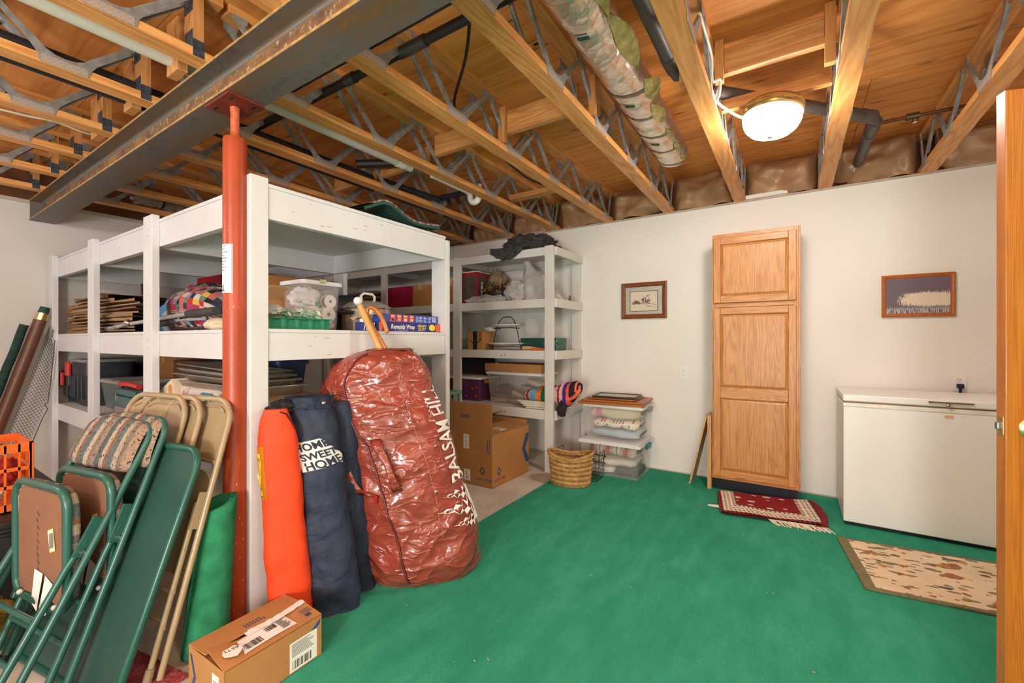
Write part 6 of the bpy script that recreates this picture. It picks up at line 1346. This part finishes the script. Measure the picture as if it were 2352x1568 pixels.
q = M @ V((.06, -.145, bz+.0205)); text('LL99', .022, q, M.to_3x3() @ V((.25, 1, 0)), M.to_3x3() @ V((-1, .25, 0)), INKB, tg, lift=.0006)
sl = ob('side_label', B().bb(sx, sx+.0006, .045, .155, .006, .115), PAPER, t, world=False); b = B()
for k in range(9): b.bb(sx+.0006, sx+.001, .053, .053+random.uniform(.05, .09), .105-.0055*k, .107-.0055*k)
y = .055
while y < .128: wd = random.choice((.0015, .003, .0045)); b.bb(sx+.0006, sx+.001, y, y+wd, .014, .045); y += wd+random.choice((.002, .004))
ob('barcode', b, mt('55504c', .7), sl, world=False)['kind'] = 'stuff'
ob('blue_chevron', B().prism([(.13, .115), (.168, .145), (.168, .128), (.145, .108)], lambda y, z: (sx+.0005, y, z), lambda y, z: (sx, y, z)).prism([(-.115, .13), (-.10, .13), (-.07, .06), (-.10, -.0), (-.115, -.0), (-.085, .06)], lambda x, z: (x, -sy-.0005, z), lambda x, z: (x, -sy, z)), INK, t, world=False)
ob('small_label', B().bb(.045, .09, -sy-.0006, -sy, .06, .125), PAPER, t, world=False); b = B()
for k in range(5): b.bb(.052, .082, -sy-.001, -sy-.0006, .072+.007*k, .075+.007*k)
ob('small_print', b, mt('8d8a86', .7), t, world=False)
b = B()
for (x, y0, n) in ((-.055, -.03, 6), (-.04, -.03, 7)):
    for k in range(n): b.add([onF1(sx+x+dx, y0+.011*k+dy) for dx, dy in ((0, 0), (.009, 0), (.009, .007), (0, .007))], [(0, 1, 2, 3)])
for k in range(3): b.bb(.05+.012*k, .053+.012*k, .125, .165, bz+.0135, bz+.014)
b.bb(.082, .1, .13, .15, bz+.011, bz+.0115); ob('box_print', b, INK, t, world=False)

# ------------------------------------------------------------------ drawstring bags
def bag_secs(b0, b1, rad, n=9, e1=None, flat=.82, taper=None, tw=0):
    b0, b1 = V(b0), V(b1); vw = ((b0+b1)/2); vw.z = 0; vw = vw.normalized(); e1 = V((vw.y, -vw.x, 0)); e2 = -vw; out = []
    for k in range(n):
        s = k/(n-1); f = taper(s) if taper else 1; out.append((b0*(1-s)+b1*s, e1, e2, rad*f, rad*flat*f))
    return out
tp = lambda s: [.95, 1.1, 1.1, 1.07, 1.03, 1.0, .98, .95, .60][min(8, int(round(s*8)))]
S = loft(bag_secs((-1.845, 1.068, .0), (-1.92, 1.03, .945), .078, 9, flat=.68, taper=tp), .007, 7, 2.6, 1)
t = thing('orange_bag', 'bright orange drawstring bag leaning on the shelf end', 'bag', (-1.83, 1.075, 0))
ob('sleeve', cap_loft(B(), S, 48, 60), mt('e4471f', .6, 0, .05, 5, .2, 180, .3), t)
def pv(u, v): return S(.355+.10*u, .60+.24*v, .003)
ob('amber_pouch', B().grid(pv, 10, 14), m_clear('amber_film', 'c9781f', .75, .1), t); ob('pouch_print', B().grid(lambda u, v: S(.39+.045*u+.01*sin(6*v), .62+.19*v, .0045), 6, 10), mt('d9a632', .4, 0, .5, 40), t)
ob('drawstring', B().tube([S(.20, .985, .006), S(.13, .97, .006), S(.06, .90, .008), S(.04, .86, .008)], .003, 6), BLK, t)
b = B().grid(lambda u, v: V((-1.93+.05*u-.01, .985-.03*v*0+.02*u, .70-.075*v))+V((0, -.02*sin(3*v), .004*sin(8*u))), 4, 8); ob('hang_tag', b, PAPER, t)
blob('black_pouch', 'black crumpled drawstring pouch above the orange bag', 'bag', (-1.945, 1.085, .945), .07, mt('1f1d1e', .6, 0, .3), .018, 8, 21, (.6, 1.0, .5))
NAVY = m_fabric('navy_nylon', '2c3448', 420, .55, 9, .5, .03)
tpn = lambda s: [.90, 1.0, 1.0, .98, .97, .96, .97, .98, .97, .95, .86][min(10, int(round(s*10)))]
S2 = loft(bag_secs((-1.765, 1.235, .0), (-1.92, 1.195, .985), .107, 11, flat=.66, taper=tpn), .014, 7, 2.4, 3)
t = thing('chair_bag', 'navy blue chair bag with a white state shaped motto patch, leaning on the shelf', 'bag', (-1.77, 1.235, 0))
ob('sleeve', cap_loft(B(), S2, 56, 80), NAVY, t)
ob('gathered_hem', B().tube([S2(k/48, .945, .002+.004*sin(k*2.3)) for k in range(48)], .006, 6, closed=True), NAVY, t)
ob('top_ruffle', B().grid(lambda u, v: S2(u, .95+.05*v, .006*sin(u*60)+.01*v), 96, 4, True), NAVY, t); ob('cord_lock', B().sph(S2(.17, .965, .012), .012, 10, 8), CHROME, t)
def ST(x, y, d): # patch coordinates (metres, tilted) on the bag: x to the viewer's right
    a = .228-(x*cos(R(14))-y*sin(R(14)))*.215/.107; return S2(a, .748+(x*sin(R(14))+y*cos(R(14)))*1.0, d)
OUT = [(-.075, -.068), (-.075, -.02), (-.082, .02), (-.07, .062), (.018, .062), (.028, .045), (.022, .035), (.034, .02), (.045, .005), (.04, -.006), (.056, -.018), (.064, -.03), (.074, -.045), (.068, -.06), (.056, -.05), (.05, -.078), (.036, -.066)]
def infill(poly):
    import mathutils.geometry as G
    ys = 16; b = B(); x0, x1 = min(p[0] for p in poly), max(p[0] for p in poly); y0, y1 = min(p[1] for p in poly), max(p[1] for p in poly); n = 44
    def inside(x, y):
        c_ = False; j = len(poly)-1
        for i in range(len(poly)):
            if (poly[i][1] > y) != (poly[j][1] > y) and x < (poly[j][0]-poly[i][0])*(y-poly[i][1])/(poly[j][1]-poly[i][1])+poly[i][0]: c_ = not c_
            j = i
        return c_
    vs = []; fs = []
    for i in range(n):
        for j in range(n):
            a, c_ = x0+(x1-x0)*i/n, y0+(y1-y0)*j/n; d, e = (x1-x0)/n, (y1-y0)/n
            if inside(a+d/2, c_+e/2):
                k = len(vs); vs += [ST(a, c_, .004), ST(a+d, c_, .004), ST(a+d, c_+e, .004), ST(a, c_+e, .004)]; fs.append((k, k+1, k+2, k+3))
    return b.add(vs, fs)
pch = ob('state_patch', infill(OUT), mt('dcdad6', .7), t)
for body, size, x, y in (('HOME', .047, -.071, .021), ('SWEET', .043, -.062, -.022), ('HOME', .05, -.062, -.066)):
    vs, fs = text_mesh(body, size, .0012); k = .82 if body == 'SWEET' else .80; ob('lettering', B().add([ST(x+p.x*k, y+p.y, .0062) for p in vs], fs), mt('2a3042', .8), pch)
S3 = loft(bag_secs((-1.825, 1.385, .0), (-1.915, 1.335, .945), .088, 9, flat=.6, taper=lambda s: [.95, 1, 1, .95, .92, .92, .9, .85, .6][min(8, int(round(s*8)))]), .014, 7, 2.4, 8)
t = thing('chair_bag', 'plain navy blue chair bag squeezed between the motto bag and the red duffel', 'bag', (-1.825, 1.385, 0)); ob('sleeve', cap_loft(B(), S3, 48, 60), NAVY, t); ob('zip_flap', B().tube([S3(.27, .1+.6*k/12, .003) for k in range(13)], .005, 6), NAVY, t)

# ------------------------------------------------------------------ red duffel with sticks
ROW = [(799, 868, 938), (806, 838, 950), (822, 797, 966), (848, 768, 976), (885, 753, 986), (925, 757, 1002), (965, 770, 1016), (1005, 790, 1030), (1050, 803, 1047), (1100, 815, 1063), (1150, 826, 1077), (1200, 836, 1087), (1245, 843, 1091), (1280, 848, 1091), (1305, 853, 1085)]
Fw, Rw = V((-.5446, .8387, 0)), V((.8387, .5446, 0)); secs = []
for k, (py, l, r) in enumerate(reversed(ROW)):
    s = k/(len(ROW)-1); d = 2.34+.05*s; cxp = (l+r)/2; c_ = (Fw+Rw*((cxp-1176)/990))*d; c_.z = 1.25-(py-781)/990*d
    vd = (Fw+Rw*((cxp-1176)/990)).normalized(); e1 = V((vd.y, -vd.x, 0)); a = (r-l)/2/990*d
    bdep = [.17, .20, .21, .21, .205, .20, .20, .195, .19, .18, .17, .16, .14, .10, .06][k]
    secs.append((c_, e1, -vd, a, bdep))
z_lo = secs[0][0].z
for k in range(3): secs[k] = (V((secs[k][0].x, secs[k][0].y, max(.012, secs[k][0].z-.005 if k else .012))),)+secs[k][1:]
S4 = loft(secs, .020, 4.6, 2.35, 4)
NT_ = NT('red_tarp'); v = NT_.coord()
a = NT_.noise(v, 3.5, 3, .5, .6); dv = NT_.coord(scale=(1, 1, 1.9), rot=(.25, .2, 0))
def ridge(sc, d): 
    n = NT_.noise(dv, sc, 2, .45, d); return NT_.math('POWER', NT_.math('SUBTRACT', 1.0, NT_.math('ABSOLUTE', NT_.math('SUBTRACT', NT_.math('MULTIPLY', n.outputs[0], 2.0), 1.0))), 5.0)
h = NT_.math('ADD', NT_.math('MULTIPLY', ridge(2.6, .5), .9), NT_.math('ADD', NT_.math('MULTIPLY', ridge(7.5, .9), .32), NT_.math('MULTIPLY', a.outputs[0], .9)))
NT_.col(NT_.ramp(a.outputs[0], [(.3, '86372b'), (.7, '9c4435')])); NT_.bump(h, .5, .045); TARP = NT_.set(.25, 0, .7, **{'Coat Weight': .35, 'Coat Roughness': .1})
t = thing('duffel_bag', 'big shiny dark red tarpaulin duffel bag with white lettering, standing on the carpet edge', 'bag', (secs[0][0].x, secs[0][0].y, 0))
ob('bag_body', cap_loft(B(), S4, 128, 150), TARP, t)
# bunched mouth
ob('gathered_mouth', B().grid(lambda u, v: S4(u, .955+.045*v, .008*sin(u*44)*(1-v)+.01+.006*sin(u*27+2)), 96, 6, True), TARP, t)
def u_at(fr): return math.acos(max(-1, min(1, fr)))/(2*PI)     # fraction of the half width seen from the front -> u
zp = [S4(u_at(-.42-.18*math.sin(1.2*s)+.22*(1-s)**2), .05+.85*s, .004) for s in [k/40 for k in range(41)]]
ob('zip', B().tube(zp, .0055, 6), mt('5f1d17', .5, 0, .1), t); ob('zip_slider', B().bb(-.008, .008, -.006, .006, -.02, .02, M=Mx.Translation(S4(u_at(-.50), .34, .010))), mt('a3222a', .4), t, .002)
for (f0, s0, s1, bow) in ((-.30, .52, .365, .05), (-.86, .50, .35, .04)):
    P = []
    for k in range(13): s = k/12; P.append(S4(u_at(f0+.14*s+.05*sin(PI*s)), s0+(s1-s0)*s, .004+.045*sin(PI*s)**.6))
    b = B()
    W2 = Fw*0+V((.70, .70, .1)).normalized()
    b.grid(lambda u, v: P[min(12, int(round(v*12)))]+W2*.05*(u-.5)*(.75+.25*cos(2*PI*v))+V((0, 0, .006*sin(u*PI))), 4, 12)
    o = ob('carry_handle', b, TARP, t); so = o.modifiers.new('thick', 'SOLIDIFY'); so.thickness = .012
pan = ob('printed_panel', B().grid(lambda u, v: S4(u_at(.38+.20*(1-v)*0+.57*u), .215+.60*v, .0028), 16, 40), TARP, t)
st_ = B()
for (f, ) in ((.38,),):
    for k in range(60): s = .215+.60*k/60; st_.tube([S4(u_at(f), s, .0035), S4(u_at(f), s+.006, .0035)], .0014, 4)
ob('stitching', st_, mt('c9a08c', .6), t)['kind'] = 'stuff'
def SD(x, y, d=.011): # x along the bag upward (m), y across toward the left seam (m)
    v = .36+x/1.16; c_ = secs[min(len(secs)-1, max(0, int(v*(len(secs)-1))))]; return S4(.062+(y+.012)/.088*.10, v, d)
vs, fs = text_mesh('BALSAM HILL', .088, .0012)
ob('lettering', B().add([SD(p.x*.80, p.y-.012) for p in vs], fs), PAPER, t)
def tree(cx_, h, w_, y0):
    P = [(cx_-.004, y0)]; n = 4
    for k in range(n): z = h*(k+.35)/(n+.2); q = w_*(1-k/n)*.5; P += [(cx_-q, y0+h*.12+z*.85), (cx_-q*.35, y0+h*.12+z*.85+h*.07)]
    P += [(cx_, y0+h)]
    for k in reversed(range(n)): z = h*(k+.35)/(n+.2); q = w_*(1-k/n)*.5; P += [(cx_+q*.35, y0+h*.12+z*.85+h*.07), (cx_+q, y0+h*.12+z*.85)]
    return P+[(cx_+.004, y0)]
b = B()
for (cx_, h, w_) in ((-.035, .105, .06), (-.085, .125, .07), (-.135, .095, .06)):
    P = tree(cx_, h, w_, -.02); m_ = len(P); vs = [SD(x, y) for x, y in P]+[SD(cx_, -.02+h*k/6) for k in range(7)]
    fs = []
    for i in range(m_-1): 
        ky = min(6, max(0, int(round((P[i][1]+.02)/h*6)))); fs.append((i, i+1, m_+ky))
    b.add(vs, fs)
b.add([SD(-.145, -.03), (SD(-.145, -.004)), SD(-.02, -.008), SD(-.02, -.03)], [(0, 1, 2, 3)])
ob('tree_logo', b, PAPER, t)
CANE = mt('b4702a', .25, 0, .25, 12, 0, 60, .5)
c0 = V((-1.90, 1.66, 1.0)); t = thing('walking_cane', 'honey brown wooden cane with hooked handle sticking out of the duffel', 'cane', c0)
def up(px, py, d): q = (Fw+Rw*((px-1176)/990))*d; return V((q.x, q.y, 1.25-(py-781)/990*d))
DD = 2.36
ob('shaft_and_crook', B().tube([up(px, py, DD) for px, py in ((905, 830), (885, 800), (862, 762), (848, 735), (842, 718), (845, 708), (852, 705), (862, 709), (874, 724), (883, 744), (888, 760))], .0125, 12), CANE, t)
ob('tip', B().sph(up(888, 761, DD), .0125, 10, 8), CANE, t)
t = thing('wooden_club', 'pale tapered wooden club with a white ball end sticking out of the duffel', 'club', up(870, 800, DD))
ob('shaft', B().tube([up(885, 825, DD-.02), up(866, 788, DD-.02), up(840, 732, DD-.02), up(826, 701, DD-.02)], [.016, .0165, .0175, .0165], 16), mt('cd9a5a', .4, 0, .12, 10), t); ob('ball', B().sph(up(822, 691, DD-.02), .0235, 18, 12), mt('dcdcdc', .35, 0, .03), t)

# ------------------------------------------------------------------ far left: crate, black bench, net pole
BP = mt('2a2828', .45, 0, .15)
t = thing('plastic_bench', 'black ridged plastic bench under the orange crate', 'bench', (-3.2, .15, 0))
ob('top', B().bb(-3.75, -2.70, -.45, .60, .44, .505), BP, t, .012)
for k in range(3): ob('edge_ridge', B().bb(-2.705, -2.688, -.45, .60, .448+.018*k, .458+.018*k), BP, t, .003)
ob('lower_shelf', B().bb(-3.7, -2.74, -.42, .56, .12, .17), BP, t, .01)
for x in (-3.68, -2.80):
    for y in (-.4, .5): ob('leg', B().bb(x, x+.06, y, y+.06, 0, .44), BP, t, .006)
OC = mt('e2661a', .4, 0, .06, 5, 0, 60, .5)
t = thing('milk_crate', 'orange plastic crate standing on the black bench', 'crate', (-3.0, .28, .506))
b = B(); cx0, cx1, cy0, cy1, cz0, cz1 = -3.16, -2.83, .12, .45, .506, .80
b.bb(cx0, cx1, cy0, cy1, cz0, cz0+.006)
def face(f):
    for (z0, z1) in ((0, .035), (.10, .115), (.175, .19), (.255, .294)): f(0, .33, z0, z1, .008)
    for k in range(9): f(.0405*k-(0 if k else 0), .0405*k+.007, 0, .29, .006)
    f(0, .014, 0, .294, .012); f(.316, .33, 0, .294, .012)
face(lambda a, c_, z0, z1, d: b.bb(cx1-d, cx1, cy0+a, cy0+c_, cz0+z0, cz0+z1)); face(lambda a, c_, z0, z1, d: b.bb(cx0, cx0+d, cy0+a, cy0+c_, cz0+z0, cz0+z1))
face(lambda a, c_, z0, z1, d: b.bb(cx0+a, cx0+c_, cy0, cy0+d, cz0+z0, cz0+z1)); face(lambda a, c_, z0, z1, d: b.bb(cx0+a, cx0+c_, cy1-d, cy1, cz0+z0, cz0+z1))
ob('lattice', b, OC, t)
blob('white_rag', 'white crumpled rag at the bottom of the orange crate', 'cloth', (-2.93, .30, .57), .06, PAPER, .02, 8, 31, (1, 1.2, .8)); blob('red_cloth', 'dark red cloth inside the orange crate', 'cloth', (-2.94, .38, .66), .05, mt('a52a1c', .8), .015, 8, 32, (.8, .8, 1.3))
blob('yellow_cloth', 'ochre cloth heap on the floor behind the front green chair', 'cloth', (-2.74, .24, .10), .13, mt('8a6a2c', .9, 0, .4, 30), .03, 7, 33, (.8, 1.2, .8), .002)
t = thing('net_pole', 'long brown pole with gold cap and rolled net leaning in the left wall corner', 'pole', (-5.45, .5, 0))
p0, p1 = V((-5.47, .53, .01)), V((-5.405, .915, 1.49))
ob('pole', B().tube([p0, p0.lerp(p1, .96)], .042, 16), mt('6a4330', .4, 0, .1), t); ob('gold_cap', B().tube([p0.lerp(p1, .955), p0.lerp(p1, .995)], .044, 16), BRASS, t); ob('green_end', B().tube([p0.lerp(p1, .99), p0.lerp(p1, 1.03)], [.036, .03], 12), mt('20483a', .6), t)
b = B(); NW = 11
def net(u, v): 
    c_ = p0.lerp(p1, .06+.88*v); wd = .05+.17*sin(PI*min(1, v*1.05))**.7; return c_+V((.05, .055+.0*u+wd*u*.62, -.02-wd*u*.35+.008*sin(20*v+5*u)))
for k in range(46):
    for s in (-1, 1):
        P = [net(j/6, (k/46+s*j/6*.11)) for j in range(7) if 0 <= k/46+s*j/6*.11 <= 1]
        if len(P) > 1: b.tube(P, .0017, 4, cap=False)
ob('netting', b, mt('2b2f2c', .8), t)['kind'] = 'stuff'
ob('green_net_roll', B().tube([p0.lerp(p1, s)+V((.02, -.085, -.01+.008*sin(30*s))) for s in [k/20*.93 for k in range(21)]], .028, 10), mt('1f3b32', .85, 0, .4, 40, .6, 80), t)
ob('cord', B().tube([(-5.33, .97, 1.25), (-5.33, .95, .95), (-5.34, .93, .72), (-5.35, .915, .70), (-5.35, .93, .66), (-5.36, .90, .58), (-5.38, .85, .40)], .004, 6), mt('5d574f', .7), t)
t = thing('wall_outlet', 'small white outlet plate on the left wall at the edge of the photo', 'outlet', (-5.52, .36, 1.0)); ob('cover_plate', B().bb(-5.5295, -5.523, .33, .40, .95, 1.06), PLAST, t, .002)

b = B(); random.seed(44)
for k in range(46):
    x, y = (random.uniform(-1.7, 1.0), random.uniform(1.2, 3.5)) if k < 30 else (random.uniform(-2.05, -1.7), random.uniform(2.6, 3.3))
    q = random.uniform(.002, .005); b.bb(x, x+q*random.uniform(1, 2.5), y, y+q, .013 if x > -1.79 else .0005, (.013 if x > -1.79 else .0005)+.003)
o = ob('crumbs', b, mt('a89a84', .8, 0, .4, 3)); tag(o, 'small pale crumbs scattered over the green carpet and concrete', 'debris'); o['kind'] = 'stuff'
